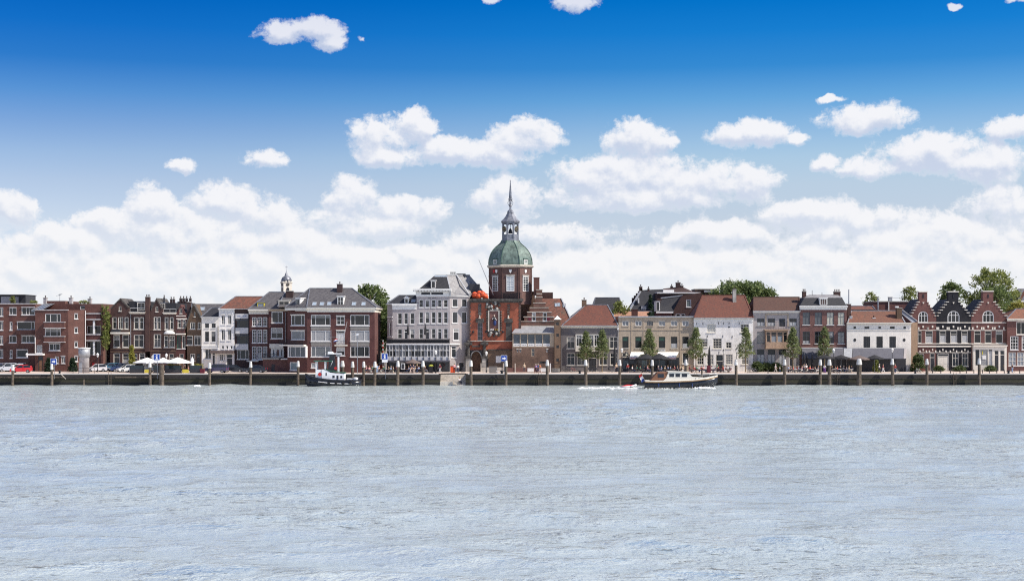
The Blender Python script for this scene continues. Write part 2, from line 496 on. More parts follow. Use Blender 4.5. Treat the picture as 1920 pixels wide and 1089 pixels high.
# ------------------------------------------------------------------ parts of a house
def dk():
    k = rnd.uniform(0.010, 0.034); return (k * 0.95, k, k * 1.12)
def rect(u0, u1, z0, z1): return [(u0, z0), (u1, z0), (u1, z1), (u0, z1)]
def arch(u0, u1, z0, z1, rise, n=8):
    P = [(u0, z0), (u1, z0)]
    for i in range(n + 1):
        t = PI * i / n
        P.append(((u0 + u1) / 2 + (u1 - u0) / 2 * math.cos(t), z1 - rise + rise * math.sin(t)))
    return P
def frame_bars(mb, u0, u1, z0, z1, fw, d0, d1, nx, nz, tr, mw):
    mb.box(u0, u0 + fw, d0, d1, z0, z1); mb.box(u1 - fw, u1, d0, d1, z0, z1)
    mb.box(u0 + fw, u1 - fw, d0, d1, z0, z0 + fw); mb.box(u0 + fw, u1 - fw, d0, d1, z1 - fw, z1)
    us = [u0 + (u1 - u0) * k / nx for k in range(1, nx)]
    zs = [z0 + (z1 - z0) * k / nz for k in range(1, nz)]
    if tr: zs.append(z0 + (z1 - z0) * tr)
    for q in us: mb.box(q - mw / 2, q + mw / 2, d0 + 0.012, d1 - 0.004, z0 + fw, z1 - fw)
    for q in sorted(zs): mb.box(u0 + fw, u1 - fw, d0 + 0.006, d1 - 0.008, q - mw / 2, q + mw / 2)
    return us
def window(parent, fr, u0, u1, z0, z1, nx=1, nz=1, tr=None, fc='trim_white', fw=0.11, mw=0.07, sill='trim_white', pane=None, rise=0.0,
           half=None, splits=None, name='window', inset=0.05, outer=0.0):
    """half = (share, colour): a curtain or blind over the lower (or, if negative, the upper) share."""
    mb = MB(fr)
    d0, d1 = inset, inset + 0.10
    if rise:
        po = arch(u0, u1, z0, z1, rise); pi = arch(u0 + fw, u1 - fw, z0 + fw, z1 - fw, max(0.05, rise - fw))
        n = len(po)
        P = [(a, d0, b) for a, b in po] + [(a, d0, b) for a, b in pi] + [(a, d1, b) for a, b in po] + [(a, d1, b) for a, b in pi]
        F = []
        for i in range(n):
            j = (i + 1) % n
            F += [(i, j, n + j, n + i), (n + i, n + j, 3 * n + j, 3 * n + i)]
        mb.add(P, F)
        for k in range(1, nx):
            q = u0 + (u1 - u0) * k / nx
            h = z1 - rise + rise * math.sqrt(max(0, 1 - ((q - (u0 + u1) / 2) / ((u1 - u0) / 2)) ** 2))
            mb.box(q - mw / 2, q + mw / 2, d0 + 0.012, d1 - 0.004, z0 + fw, h - fw * 0.5)
        for zz in ([z0 + (z1 - z0) * k / nz for k in range(1, nz)] + ([z0 + (z1 - z0) * tr] if tr else [])):
            mb.box(u0 + fw, u1 - fw, d0 + 0.006, d1 - 0.008, zz - mw / 2, zz + mw / 2)
        us = []
    else:
        if splits:
            us = frame_bars(mb, u0, u1, z0, z1, fw, d0, d1, 1, nz, tr, mw)
            us = [u0 + (u1 - u0) * k for k in splits]
            for q in us: mb.box(q - mw / 2, q + mw / 2, d0 + 0.012, d1 - 0.004, z0 + fw, z1 - fw)
        else:
            us = frame_bars(mb, u0, u1, z0, z1, fw, d0, d1, nx, nz, tr, mw)
    w = mb.build(name, fc, parent)
    dp = d1 - 0.035
    edges = [u0 + fw * 0.5] + us + [u1 - fw * 0.5]
    if rise or (u1 - u0) / max(1, len(us) + 1) < 0.95: edges = [edges[0], edges[-1]]
    for a, b in zip(edges[:-1], edges[1:]):
        t = rnd.uniform(-0.006, 0.006)
        g = MB(fr)
        if rise: g.poly([(p, dp + t * 0.2, q) for p, q in arch(u0 + fw * 0.6, u1 - fw * 0.6, z0 + fw * 0.6, z1 - fw * 0.6, max(0.05, rise - fw * 0.5))])
        else: g.poly([(a, dp + t, z0 + fw * 0.5), (b, dp - t, z0 + fw * 0.5), (b, dp - t * 0.3, z1 - fw * 0.5), (a, dp + t * 0.3, z1 - fw * 0.5)])
        g.build('pane', 'glass', w, colour=pane or dk())
    if half is None and pane is None and not rise and z1 - z0 > 0.9 and rnd.random() < 0.25:
        k_ = rnd.uniform(0.08, 0.34); half = (rnd.choice((0.45, 0.55, 0.97, -0.3, -0.45)), (k_, k_ * 0.99, k_ * 0.96))
    if half:
        share, c = half
        za, zb = (z0 + fw, z0 + (z1 - z0) * share) if share > 0 else (z1 + (z1 - z0) * share, z1 - fw)
        MB(fr).poly([(u0 + fw, dp - 0.012, za), (u1 - fw, dp - 0.012, za), (u1 - fw, dp - 0.012, zb), (u0 + fw, dp - 0.012, zb)]).build('curtain', 'glass', w, colour=c)
    if sill:
        MB(fr).box(u0 - 0.09, u1 + 0.09, -0.09, inset + 0.02, z0 - 0.13, z0 - 0.004).build('sill', sill, w)
    return w
def door(parent, fr, u0, u1, z0, z1, leaf='trim_dark', fc='trim_white', fw=0.11, light=0.25, n=1, lab=None):
    mb = MB(fr)
    mb.box(u0, u0 + fw, 0.04, 0.15, z0, z1); mb.box(u1 - fw, u1, 0.04, 0.15, z0, z1); mb.box(u0 + fw, u1 - fw, 0.04, 0.15, z1 - fw, z1)
    zt = z1 - (z1 - z0) * light
    if light: mb.box(u0 + fw, u1 - fw, 0.046, 0.144, zt - 0.05, zt + 0.05)
    o = mb.build('door', fc, parent)
    if light: MB(fr).poly([(u0 + fw, 0.11, zt + 0.05), (u1 - fw, 0.11, zt + 0.05), (u1 - fw, 0.11, z1 - fw), (u0 + fw, 0.11, z1 - fw)]).build('pane', 'glass', o, colour=dk())
    w = (u1 - u0 - 2 * fw) / n
    for k in range(n):
        a = u0 + fw + k * w; L = MB(fr)
        L.box(a + 0.01, a + w - 0.01, 0.10, 0.15, z0, zt - 0.05)
        hz = zt - 0.05 - z0
        for (za, zb) in ((0.08, 0.40), (0.48, 0.94)):
            L.box(a + w * 0.18, a + w * 0.82, 0.085, 0.099, z0 + hz * za, z0 + hz * zb)
        lo = L.build('leaf', leaf, o)
        MB(fr).box(a + w * 0.86, a + w * 0.92, 0.04, 0.098, z0 + 1.0, z0 + 1.1).build('handle', 'gold', lo)
    return o
def hole_of(s): return arch(s['u0'], s['u1'], s['z0'], s['z1'], s['rise']) if s.get('rise') else rect(s['u0'], s['u1'], s['z0'], s['z1'])
def facade(parent, fr, mat, outline_px, wins, depth=9.0, doors=(), name='wall', reveal=0.2, base='ground'):
    """outline_px / wins in photograph pixels measured on this plane; wins = (px0, px1, py_top, py_bottom, style)."""
    out = []
    for px, py in outline_px:
        u = fr.u(px); out.append((u, QZ if py is None else fr.z(py, u)))
    specs = []; holes = []
    for w in list(wins) + list(doors):
        px0, px1, pt, pb = w[:4]; st = dict(w[4]) if len(w) > 4 else {}
        u0, u1 = fr.u(px0), fr.u(px1); um = (u0 + u1) / 2
        sp = dict(u0=u0, u1=u1, z1=fr.z(pt, um), z0=(QZ + 0.02 if pb is None else fr.z(pb, um)), rise=st.get('rise', 0.0))
        specs.append((sp, st)); holes.append(hole_of(sp))
    MB(fr).wall(out, holes, depth, reveal).build(name, mat, parent)
    nw = len(wins)
    for k, (sp, st) in enumerate(specs):
        if k < nw:
            st.pop('rise', None)
            window(parent, fr, sp['u0'], sp['u1'], sp['z0'], sp['z1'], rise=sp['rise'], **st)
        else:
            door(parent, fr, sp['u0'], sp['u1'], sp['z0'], sp['z1'], **st)
def band(parent, fr, px0, px1, pt, pb, proj=0.12, mat='trim_white', name='cornice', d1=0.02):
    u0, u1 = fr.u(px0), fr.u(px1)
    za, zb = fr.z(pb, (u0 + u1) / 2), fr.z(pt, (u0 + u1) / 2)
    return MB(fr).box(u0, u1, -proj, d1, za, zb).build(name, mat, parent)
def cornice(parent, fr, px0, px1, pt, pb, proj=0.45, mat='trim_white', gutter=True):
    u0, u1 = fr.u(px0), fr.u(px1); z1, z0 = fr.z(pt), fr.z(pb); h = z1 - z0
    mb = MB(fr)
    mb.box(u0, u1, -0.08, 0.02, z0, z0 + h * 0.55)
    mb.box(u0 - 0.05, u1 + 0.05, -proj * 0.6, 0.02, z0 + h * 0.55, z0 + h * 0.75)
    mb.box(u0 - 0.1, u1 + 0.1, -proj, 0.02, z0 + h * 0.75, z1)
    o = mb.build('cornice', mat, parent)
    return o
def hip_roof(parent, fr, e0, e1, epy, r0, r1, rpy, D, mat, ov=0.35, name='roof', ridge='lead', gut='zinc', dr=None):
    """eaves px e0..e1 at epy on the facade plane, ridge px r0..r1 at rpy, D deep; r equal to e makes a gable."""
    dr = D / 2 if dr is None else dr
    u0, u1 = fr.u(e0), fr.u(e1); ze = fr.z(epy)
    a0, a1 = fr.u(r0, dr), fr.u(r1, dr); zr = fr.z(rpy, 0, dr)
    A, B, C, Dd = (u0, -ov, ze), (u1, -ov, ze), (u1, D, ze), (u0, D, ze)
    E, Fp = (a0, dr, zr), (a1, dr, zr)
    o = MB(fr).add([A, B, C, Dd, E, Fp], [(0, 1, 5, 4), (1, 2, 5), (2, 3, 4, 5), (3, 0, 4), (3, 2, 1, 0)]).build(name, mat, parent)
    rt = MB(fr)
    up = 0.04
    lift = lambda p: (p[0], p[1], p[2] + up)
    rt.bar(fr_local(lift(E)), fr_local(lift(Fp)), 0.22, 0.14)
    for p, q in ((A, E), (B, Fp), (C, Fp), (Dd, E)): rt.bar(lift(p), lift(q), 0.2, 0.12)
    if ridge: rt.build('ridge_cap', ridge, o)
    if gut: MB(fr).box(u0, u1, -ov - 0.12, -ov + 0.02, ze - 0.1, ze + 0.03).build('gutter', gut, o)
    return o
def fr_local(p): return p
def chimney(parent, fr, px0, px1, pt, pb, d, mat='brick_brown', pots=1, dep=0.9, cap='stone_grey'):
    u0, u1 = fr.u(px0, d), fr.u(px1, d); z1, z0 = fr.z(pt, 0, d), fr.z(pb, 0, d) - 0.6
    o = MB(fr).box(u0, u1, d - dep / 2, d + dep / 2, z0, z1 - 0.12).build('chimney', mat, parent)
    MB(fr).box(u0 - 0.06, u1 + 0.06, d - dep / 2 - 0.06, d + dep / 2 + 0.06, z1 - 0.12, z1).build('chimney_cap', cap, o)
    for k in range(pots):
        u = u0 + (u1 - u0) * (k + 0.5) / pots
        m = MB(fr); m.lathe([(0.11, z1), (0.10, z1 + 0.32), (0.14, z1 + 0.34), (0.13, z1 + 0.42)], u, d, 8); m.build('chimney_pot', 'brick_dark', o)
    return o
def dormer(parent, fr, px0, px1, pt, pb, d, dback, mat='trim_white', roof='lead', nx=2, nz=1, pane=None, side=None):
    """A dormer standing on the roof slope: cheeks, flat roof and a window in front."""
    u0, u1 = fr.u(px0, d), fr.u(px1, d); z1, z0 = fr.z(pt, 0, d), fr.z(pb, 0, d)
    o = MB(fr).box(u0, u1, d, d + dback, z0, z1 - 0.05).build('dormer', side or mat, parent)
    MB(fr).box(u0 - 0.12, u1 + 0.12, d - 0.15, d + dback, z1 - 0.047, z1 + 0.08).build('dormer_roof', roof, o)
    f2 = Frame(*fr(0, d - 0.16, 0)[:2], math.atan2(fr.s, fr.c))
    mb = MB(f2); frame_bars(mb, u0 + 0.08, u1 - 0.08, z0 + 0.1, z1 - 0.12, 0.09, 0.04, 0.14, nx, nz, None, 0.06)
    w = mb.build('dormer_window', mat, o)
    return o, w, f2, u0, u1, z0, z1
def dormer_full(*a, pane=None, **k):
    o, w, f2, u0, u1, z0, z1 = dormer(*a, **k)
    m = MB(f2).poly([(u0 + 0.1, 0.1, z0 + 0.12), (u1 - 0.1, 0.1, z0 + 0.12), (u1 - 0.1, 0.1, z1 - 0.14), (u0 + 0.1, 0.1, z1 - 0.14)])
    g = m.build('dormer_pane', 'glass', o, colour=pane or dk())
    return o
def skylight(parent, fr, A, B, px, py, w=0.9, h=1.2):
    """A roof light lying on the slope from eave point A to ridge point B (both (d, z))."""
    da, za = A; db, zb = B
    # find the slope point seen at py
    best = None
    for i in range(101):
        t = i / 100; d = da + (db - da) * t; z = za + (zb - za) * t
        e = abs(fr.z(py, 0, d) - z)
        if best is None or e < best[0]: best = (e, t, d, z)
    _, t, d, z = best
    L = math.hypot(db - da, zb - za); sd, sz = (db - da) / L, (zb - za) / L
    nd, nz = -sz, sd
    u = fr.u(px, d)
    def pt(a, b, c): return (u + a, d + sd * b + nd * c, z + sz * b + nz * c)
    fmx = MB(fr)
    for (a0, a1, b0, b1) in ((-w / 2, w / 2, -h / 2, -h / 2 + 0.08), (-w / 2, w / 2, h / 2 - 0.08, h / 2), (-w / 2, -w / 2 + 0.08, -h / 2 + 0.08, h / 2 - 0.08), (w / 2 - 0.08, w / 2, -h / 2 + 0.08, h / 2 - 0.08)):
        P = [pt(a, b, c) for c in (-0.02, 0.10) for a, b in ((a0, b0), (a1, b0), (a1, b1), (a0, b1))]
        fmx.add(P, [(0, 1, 2, 3), (4, 5, 6, 7), (0, 1, 5, 4), (1, 2, 6, 5), (2, 3, 7, 6), (3, 0, 4, 7)])
    o = fmx.build('skylight', 'zinc', parent)
    MB(fr).poly([pt(-w / 2 + .08, -h / 2 + .08, .07), pt(w / 2 - .08, -h / 2 + .08, .07), pt(w / 2 - .08, h / 2 - .08, .07), pt(-w / 2 + .08, h / 2 - .08, .07)]).build('pane', 'glass', o, colour=(0.30, 0.36, 0.42))
    return o
def pipe(parent, fr, px, pt, pb, mat='zinc', r=0.06, name='drainpipe'):
    u = fr.u(px)
    z0 = QZ if pb is None else fr.z(pb, u)
    return MB(fr).tube((u, -0.10, z0), (u, -0.10, fr.z(pt, u)), r, n=6).build(name, mat, parent)
def railing(parent, fr, u0, u1, d, z0, z1, mat='black_metal', step=0.14, name='railing', solid=None, ends=0.0):
    mb = MB(fr)
    mb.box(u0, u1, d - 0.03, d + 0.03, z1 - 0.06, z1); mb.box(u0, u1, d - 0.02, d + 0.02, z0, z0 + 0.05)
    n = max(1, int((u1 - u0) / step))
    for k in range(n + 1):
        u = u0 + (u1 - u0) * k / n
        mb.box(u - 0.014, u + 0.014, d - 0.014, d + 0.014, z0 + 0.05, z1 - 0.06)
    if ends:
        for u in (u0, u1): mb.box(u - 0.03, u + 0.03, d + 0.031, d + ends, z1 - 0.06, z1); mb.box(u - 0.02, u + 0.02, d + 0.031, d + ends, z0, z0 + 0.05)
    return mb.build(name, mat, parent)
def house(name, label, fr, pxm, cat='house', group=None):
    u = fr.u(pxm); x, y, _ = fr(u, 0, 0)
    return thing(name, label, cat, (x, y, QZ), group)

# ------------------------------------------------------------------ ground, water, quay
QY = 260.0          # river face of the quay
def mat_water():
    m, nt, b = newmat('river_water')
    p = wpos()
    a = noise(vm('MULTIPLY', p, (0.85, 1.0, 1.0)), 1.6, 3, 0.62, 0.4)
    c = noise(vm('MULTIPLY', p, (0.7, 1.25, 1.0)), 5.5, 2, 0.6, 0.2)
    e = noise(vm('MULTIPLY', p, (0.5, 1.0, 1.0)), 0.33, 3, 0.55, 0.2)
    big = noise(vm('MULTIPLY', p, (0.6, 1.0, 1.0)), 0.045, 4, 0.6)
    amp = smooth(big, 0.36, 0.64, 0.5, 1.45)
    h = (a * 1.0 + c * 0.30 + e * 2.1) * amp
    n = nt.nodes.new('ShaderNodeBump'); n.inputs['Strength'].default_value = 0.9; n.inputs['Distance'].default_value = 0.24
    X.put(n.inputs['Height'], h); nt.links.new(n.outputs[0], b.inputs['Normal'])
    lw = nt.nodes.new('ShaderNodeLayerWeight'); nt.links.new(n.outputs[0], lw.inputs['Normal'])
    fac = smooth(X(lw.outputs['Facing']), 0.45, 0.90, 0.16, 0.62)
    df = nt.nodes.new('ShaderNodeBsdfDiffuse'); wavelet_dark = smooth(noise(vm('MULTIPLY', p, (0.45, 1.0, 1.0)), 2.2, 4, 0.72, 0.5), 0.565, 0.64)
    X.put(df.inputs['Color'], mixc(wavelet_dark * smooth(big, 0.42, 0.6, 0.35, 1.0), (0.435, 0.49, 0.485), (0.11, 0.105, 0.062))); nt.links.new(n.outputs[0], df.inputs['Normal'])  # base paled to stand in for sky reflection; dark wavelet faces painted as flecks
    gl = nt.nodes.new('ShaderNodeBsdfGlossy'); gl.inputs['Color'].default_value = (0.93, 0.97, 1.0, 1); gl.inputs['Roughness'].default_value = 0.09; nt.links.new(n.outputs[0], gl.inputs['Normal'])
    mx = nt.nodes.new('ShaderNodeMixShader'); X.put(mx.inputs[0], fac); nt.links.new(df.outputs[0], mx.inputs[1]); nt.links.new(gl.outputs[0], mx.inputs[2])
    nt.links.new(mx.outputs[0], nt.nodes['Material Output'].inputs['Surface'])
    return m
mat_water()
def mat_quay():
    m, nt, b = newmat('quay_masonry')
    p = wpos(); x, y, z = sep(p)
    t = nt.nodes.new('ShaderNodeTexBrick'); X.put(t.inputs['Vector'], comb(x + y, z, 0.0))
    t.inputs['Scale'].default_value = 1.0; t.inputs['Brick Width'].default_value = 0.6; t.inputs['Row Height'].default_value = 0.24; t.inputs['Mortar Size'].default_value = 0.012
    for k, c in (('Color1', (0.028, 0.023, 0.021)), ('Color2', (0.020, 0.017, 0.016)), ('Mortar', (0.020, 0.018, 0.017))): t.inputs[k].default_value = (*c, 1)
    n = noise(vm('MULTIPLY', p, (0.4, 0.4, 1.0)), 1.4, 6, 0.65)
    n2 = noise(p, 0.35, 4, 0.6)
    zz = z + (n - 0.5) * 0.55 + (n2 - 0.5) * 0.6
    algae = smooth(zz, 0.45, 0.70) * smooth(zz, 1.35, 1.05)
    wet = smooth(zz, 0.62, 0.38)
    c = mixc(smooth(noise(p, 2.5, 4, 0.7), 0.45, 0.7, 0.0, 0.6), X(t.outputs['Color']), (0.046, 0.039, 0.033))
    c = mixc(algae * 0.85, c, (0.033, 0.031, 0.013))
    c = mixc(wet, c, (0.006, 0.006, 0.007))
    X.put(b.inputs['Base Color'], c)
    b.inputs['Roughness'].default_value = 0.8
    bump(b, X(t.outputs['Fac']) * -1.0 + n * 0.6, 0.5, 0.04)
mat_quay()
def mat_pave():
    m, nt, b = newmat('paving')
    p = wpos()
    t = nt.nodes.new('ShaderNodeTexBrick'); X.put(t.inputs['Vector'], p)
    t.inputs['Scale'].default_value = 1.0; t.inputs['Brick Width'].default_value = 0.21; t.inputs['Row Height'].default_value = 0.105; t.inputs['Mortar Size'].default_value = 0.006
    for k, c in (('Color1', (0.60, 0.50, 0.43)), ('Color2', (0.52, 0.43, 0.37)), ('Mortar', (0.36, 0.31, 0.27))): t.inputs[k].default_value = (*c, 1)
    k = smooth(noise(p, 0.4, 5, 0.65), 0.3, 0.7, 0.82, 1.15)
    X.put(b.inputs['Base Color'], vm('MULTIPLY', X(t.outputs['Color']), comb(k, k, k)))
    b.inputs['Roughness'].default_value = 0.85
mat_pave()
plain('coping', (0.62, 0.55, 0.49), 0.8, var=0.15, scale=3.0)
plain('earth', (0.20, 0.17, 0.13), 0.9)

# the river: rows of waves, closer together where the water is nearest
def river():
    xs = [-175 + 350 * i / 640 for i in range(641)]
    ys = []; y = 28.0
    while y < QY + 2.0:
        ys.append(y); y += 0.16 + (y - 28) * 0.0042
    ys.append(QY + 2.0)
    waves = []
    r = random.Random(5)
    for k in range(26):
        L = r.choice((2.2, 3.0, 4.2, 6.0, 8.5, 12.0)) * r.uniform(0.8, 1.25)
        th = r.gauss(R(78), R(26))
        waves.append((2 * PI / L * math.cos(th), 2 * PI / L * math.sin(th), r.uniform(0, 6.28), 0.0045 * L ** 0.8))
    import numpy as np
    XX, YY = np.meshgrid(np.array(xs), np.array(ys))
    ZZ = np.zeros_like(XX)
    for kx, ky, ph, am in waves: ZZ += am * np.sin(kx * XX + ky * YY + ph)
    ZZ = ZZ + 0.5 * np.abs(ZZ) * (ZZ > 0)
    g = 0.75 + 0.45 * np.sin(XX * 0.05 + 1.0) * np.sin(YY * 0.043 + XX * 0.02)
    ZZ *= g
    n, m_ = XX.shape
    V = np.stack([XX.ravel(), YY.ravel(), ZZ.ravel()], 1)
    idx = np.arange(n * m_).reshape(n, m_)
    Fq = np.stack([idx[:-1, :-1].ravel(), idx[:-1, 1:].ravel(), idx[1:, 1:].ravel(), idx[1:, :-1].ravel()], 1)
    me = bpy.data.meshes.new('river')
    me.vertices.add(len(V)); me.vertices.foreach_set('co', V.ravel())
    me.loops.add(Fq.size); me.loops.foreach_set('vertex_index', Fq.ravel())
    me.polygons.add(len(Fq)); me.polygons.foreach_set('loop_start', np.arange(0, Fq.size, 4)); me.polygons.foreach_set('loop_total', np.full(len(Fq), 4))
    me.update(); me.polygons.foreach_set('use_smooth', np.ones(len(Fq), bool))
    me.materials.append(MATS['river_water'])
    o = bpy.data.objects.new('river', me); col.objects.link(o); structure(o)
    # the river beyond the picture, a hand lower than the waves
    mb = MB()
    mb.box(-2500, 2500, -300, QY + 1.5, -3.0, -0.35)
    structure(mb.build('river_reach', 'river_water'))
river()

# land behind the quay, reaching to the horizon
structure(MB().add([(-6000, QY + 3.6, QZ - 0.02), (6000, QY + 3.6, QZ - 0.02), (6000, 9000, QZ - 0.02), (-6000, 9000, QZ - 0.02)], [(0, 1, 2, 3)]).build('ground', 'earth'))
ST0, ST1 = wx(825, QY), wx(873, QY)       # the landing stairs cut into the quay
pv = MB()
pv.add([(-240, QY + 3.4, QZ), (240, QY + 3.4, QZ), (240, QY + 34, QZ), (-240, QY + 34, QZ)], [(0, 1, 2, 3)])
pv.add([(-240, QY + 0.58, QZ), (ST0, QY + 0.58, QZ), (ST0, QY + 3.4, QZ), (-240, QY + 3.4, QZ)], [(0, 1, 2, 3)])
pv.add([(ST1, QY + 0.58, QZ), (240, QY + 0.58, QZ), (240, QY + 3.4, QZ), (ST1, QY + 3.4, QZ)], [(0, 1, 2, 3)])
structure(pv.build('pavement', 'paving'))

qw = thing('quay_wall', 'long dark algae stained quay wall along the river with pale coping', 'quay wall', (0, QY, 0))
for a, b in ((-240, ST0), (ST1, 240)):
    MB().box(a, b, QY, QY + 0.6, -2.5, QZ - 0.16).build('wall_face', 'quay_masonry', qw)
    MB().box(a, b, QY - 0.07, QY - 0.002, QZ - 0.95, QZ - 0.72).build('wall_band', 'quay_masonry', qw)
MB().box(ST0, ST1, QY + 3.4, QY + 3.9, -2.5, QZ - 0.04).build('wall_back', 'quay_masonry', qw)
MB().box(ST0 - 0.3, ST0, QY + 0.6, QY + 3.4, -2.5, QZ - 0.05).build('wall_return', 'quay_masonry', qw)
MB().box(ST1, ST1 + 0.3, QY + 0.6, QY + 3.4, -2.5, QZ - 0.05).build('wall_return', 'quay_masonry', qw)
for k in range(9):                        # steps down to the water
    MB().box(ST0 + (0.0 if k < 6 else 2.4), ST1, QY + 3.4 - 0.36 * (k + 1), QY + 3.4 - 0.36 * k, -2.0, QZ - 0.23 * (k + 1)).build('step', 'stone_pale', qw)
MB().box(ST0, ST0 + 2.39, QY + 0.15, QY + 3.4 - 0.36 * 6, -2.0, QZ - 0.23 * 6.5).build('landing', 'stone_pale', qw)
cop = None
x = -113.0
while x < 113.0:
    if not (ST0 - 1.2 < x < ST1):
        if cop is None:
            cop = MB().box(0.006, 1.194, -0.06, 0.58, QZ - 0.156, QZ + 0.02).build('coping_stone', 'coping', qw); cc = cop
        else:
            cc = cop.copy(); col.objects.link(cc)
        cc.location = (x, 0, rnd.uniform(-0.006, 0.006))
    x += 1.2
# timber sheeting in front of the wall left of the tug, and the older posts further left
pl = None
x = wx(396, QY)
while x < wx(560, QY):
    if pl is None: pl = MB().add([(0.03, 0, -1.5), (0.40, 0, -1.5), (0.40, 0.2, -1.5), (0.03, 0.2, -1.5), (0.03, 0, 2.0), (0.40, 0, 2.0), (0.40, 0.2, 2.0), (0.03, 0.2, 2.0)],
                                 [(0, 1, 5, 4), (1, 2, 6, 5), (3, 0, 4, 7), (4, 5, 6, 7)]).build('plank', 'pile_wood', qw); q = pl
    else: q = pl.copy(); col.objects.link(q)
    q.location = (x, -0.34 + rnd.uniform(-0.02, 0.02), rnd.uniform(-0.05, 0.02)); x += 0.46
MB().box(wx(395, QY), wx(561, QY), QY - 0.42, QY - 0.1, QZ - 0.1, QZ + 0.06).build('beam', 'pile_wood', qw)
pp = None
for a, b in ((0, 120), (216, 296)):
    x = wx(a, QY)
    while x < wx(b, QY):
        if pp is None: pp = MB().box(0, 0.32, -0.3, -0.01, -1.5, 1.25).build('fender_post', 'pile_wood', qw); q = pp
        else: q = pp.copy(); col.objects.link(q)
        q.location = (x, 0, rnd.uniform(-0.1, 0.1)); x += 0.80
    MB().box(wx(a, QY), wx(b, QY), QY - 0.36, QY - 0.01, 1.38, 1.62).build('waling', 'pile_wood', qw)

# ------------------------------------------------------------------ houses, left to right
class Zm:
    """Measurements were taken on enlargements of the photograph; this turns them back into its pixels."""
    def __init__(s, x0, y0, k): s.x0, s.y0, s.k = x0, y0, k
    def X(s, x): return s.x0 + x / s.k
    def Y(s, y): return s.y0 + y / s.k
    def p(s, x, y): return (s.X(x), None if y is None else s.Y(y))
    def __call__(s, x0, x1, y0, y1, **st): return (s.X(x0), s.X(x1), s.Y(y0), None if y1 is None else s.Y(y1), st)
CREAM = dict(fc='trim_cream', sill='trim_cream')
CURT = (0.42, 0.42, 0.42)

# --- red brick apartment block
z = Zm(0, 530, 5.1875)
fr = front(277.0)
A = house('apartment_block', 'modern red brick apartment block with curved bay, balconies and flat roof at the far left', fr, 90, 'apartment block')
g2 = dict(splits=(0.38,), fw=0.09)
facade(A, fr, 'brick_red', [(-40, None), (67, None), (67, 569.5), (-40, 569.5)],
       [z(-60, -20, 240, 325), z(-10, 30, 240, 325, nx=2), z(92, 160, 240, 312, **g2), z(210, 340, 237, 312, splits=(0.34, 0.56)),
        z(-10, 30, 375, 460, nx=2), z(95, 120, 380, 460, nz=2), z(165, 338, 380, 456, splits=(0.8,)),
        z(-10, 30, 515, 600, nx=2), z(90, 160, 515, 583, **g2), z(210, 340, 515, 583, splits=(0.34, 0.56)),
        z(-10, 30, 652, 730, nx=2), z(95, 120, 652, 732, nz=2), z(160, 272, 652, 727),
        z(80, 140, 780, 835, fw=0.06, sill=None), z(175, 250, 780, 835, fw=0.06, sill=None)], depth=14)
for (x0, x1, y) in ((92, 160, 237), (210, 340, 234), (165, 345, 374), (90, 160, 510), (205, 388, 508), (158, 275, 645), (0, 90, 776), (80, 150, 776), (175, 255, 776), (-10, 34, 370), (-10, 34, 645)):
    band(A, fr, z.X(x0), z.X(x1), z.Y(y), z.Y(y + 9), 0.16, 'concrete', 'lintel')
band(A, fr, -40, 67, 568.6, 570.4, 0.12, 'concrete', 'parapet_cap', 0.4)
MB(fr).box(fr.u(32), fr.u(75), -0.7, -0.02, fr.z(z.Y(502)), fr.z(z.Y(458))).build('balcony', 'brick_red', A)
MB(fr).box(fr.u(17.5), fr.u(24), -0.015, -0.003, fr.z(590), fr.z(602)).build('panel', 'brick_maroon', A)
# glazed slope beside the bay, and the raised core
fu = front(281.0)
facade(A, fu, 'brick_red', [(84, 590), (194, 590), (194, 569.5), (122, 569.5), (122, 564), (88, 564), (88, 569.5), (84, 569.5)],
       [z(780, 835, 225, 262, sill=None), z(855, 886, 225, 270, sill=None)], depth=9)
m = MB(fr); m.add([(fr.u(66.5), -2.4, fr.z(582)), (fr.u(84), -2.4, fr.z(582)), (fr.u(90), 4, fr.z(569, 0, 4)), (fr.u(72), 4, fr.z(569, 0, 4)), (fr.u(66.5), -2.4, fr.z(585)), (fr.u(84), -2.4, fr.z(585))],
                  [(0, 1, 2, 3), (0, 1, 5, 4)]); sg = m.build('glass_roof', 'glass', A, colour=(0.10, 0.12, 0.15))
m = MB(fr)
for k in range(4):
    t = k / 3; p = Vector((fr.u(66.5 + 17.5 * t), -2.42, fr.z(581.7))); q = Vector((fr.u(72 + 18 * t), 4, fr.z(568.7, 0, 4))); m.bar(p, q, 0.05, 0.05)
m.build('glazing_bar', 'zinc', sg)
f2 = front(274.4)
facade(A, f2, 'brick_red', [(66, None), (128, None), (128, 581.2), (66, 581.2)],
       [z(440, 590, 303, 385, splits=(0.33, 0.76)), z(437, 590, 443, 522, splits=(0.33, 0.76)), z(478, 585, 590, 658, splits=(0.4, 0.6)),
        z(535, 570, 716, 783, nx=2), z(597, 633, 716, 783, nx=2), z(356, 410, 606, 682, nx=6, nz=6, fw=0.06, mw=0.03, pane=(0.10, 0.11, 0.12))],
       depth=9, doors=[z(372, 418, 712, None, leaf='wood_brown', fc='trim_dark', n=1)])
f3 = Frame(f2.u(128), 274.4, R(32))
facade(A, f3, 'brick_red', [(128, None), (160.5, None), (160.5, 581.2), (128, 581.2)],
       [z(725, 757, 304, 350, fw=0.09), z(725, 757, 440, 488, fw=0.09), z(725, 757, 579, 627, fw=0.09), z(725, 757, 716, 765, fw=0.09)], depth=6)
for y in (300, 436, 573, 711): band(A, f3, z.X(722), z.X(759), z.Y(y - 4), z.Y(y + 3), 0.05, 'concrete', 'lintel')
for y in (384, 440, 522, 577): band(A, f2, 83.5, 123, z.Y(y - 4), z.Y(y + 3), 0.62, 'concrete', 'balcony_edge')
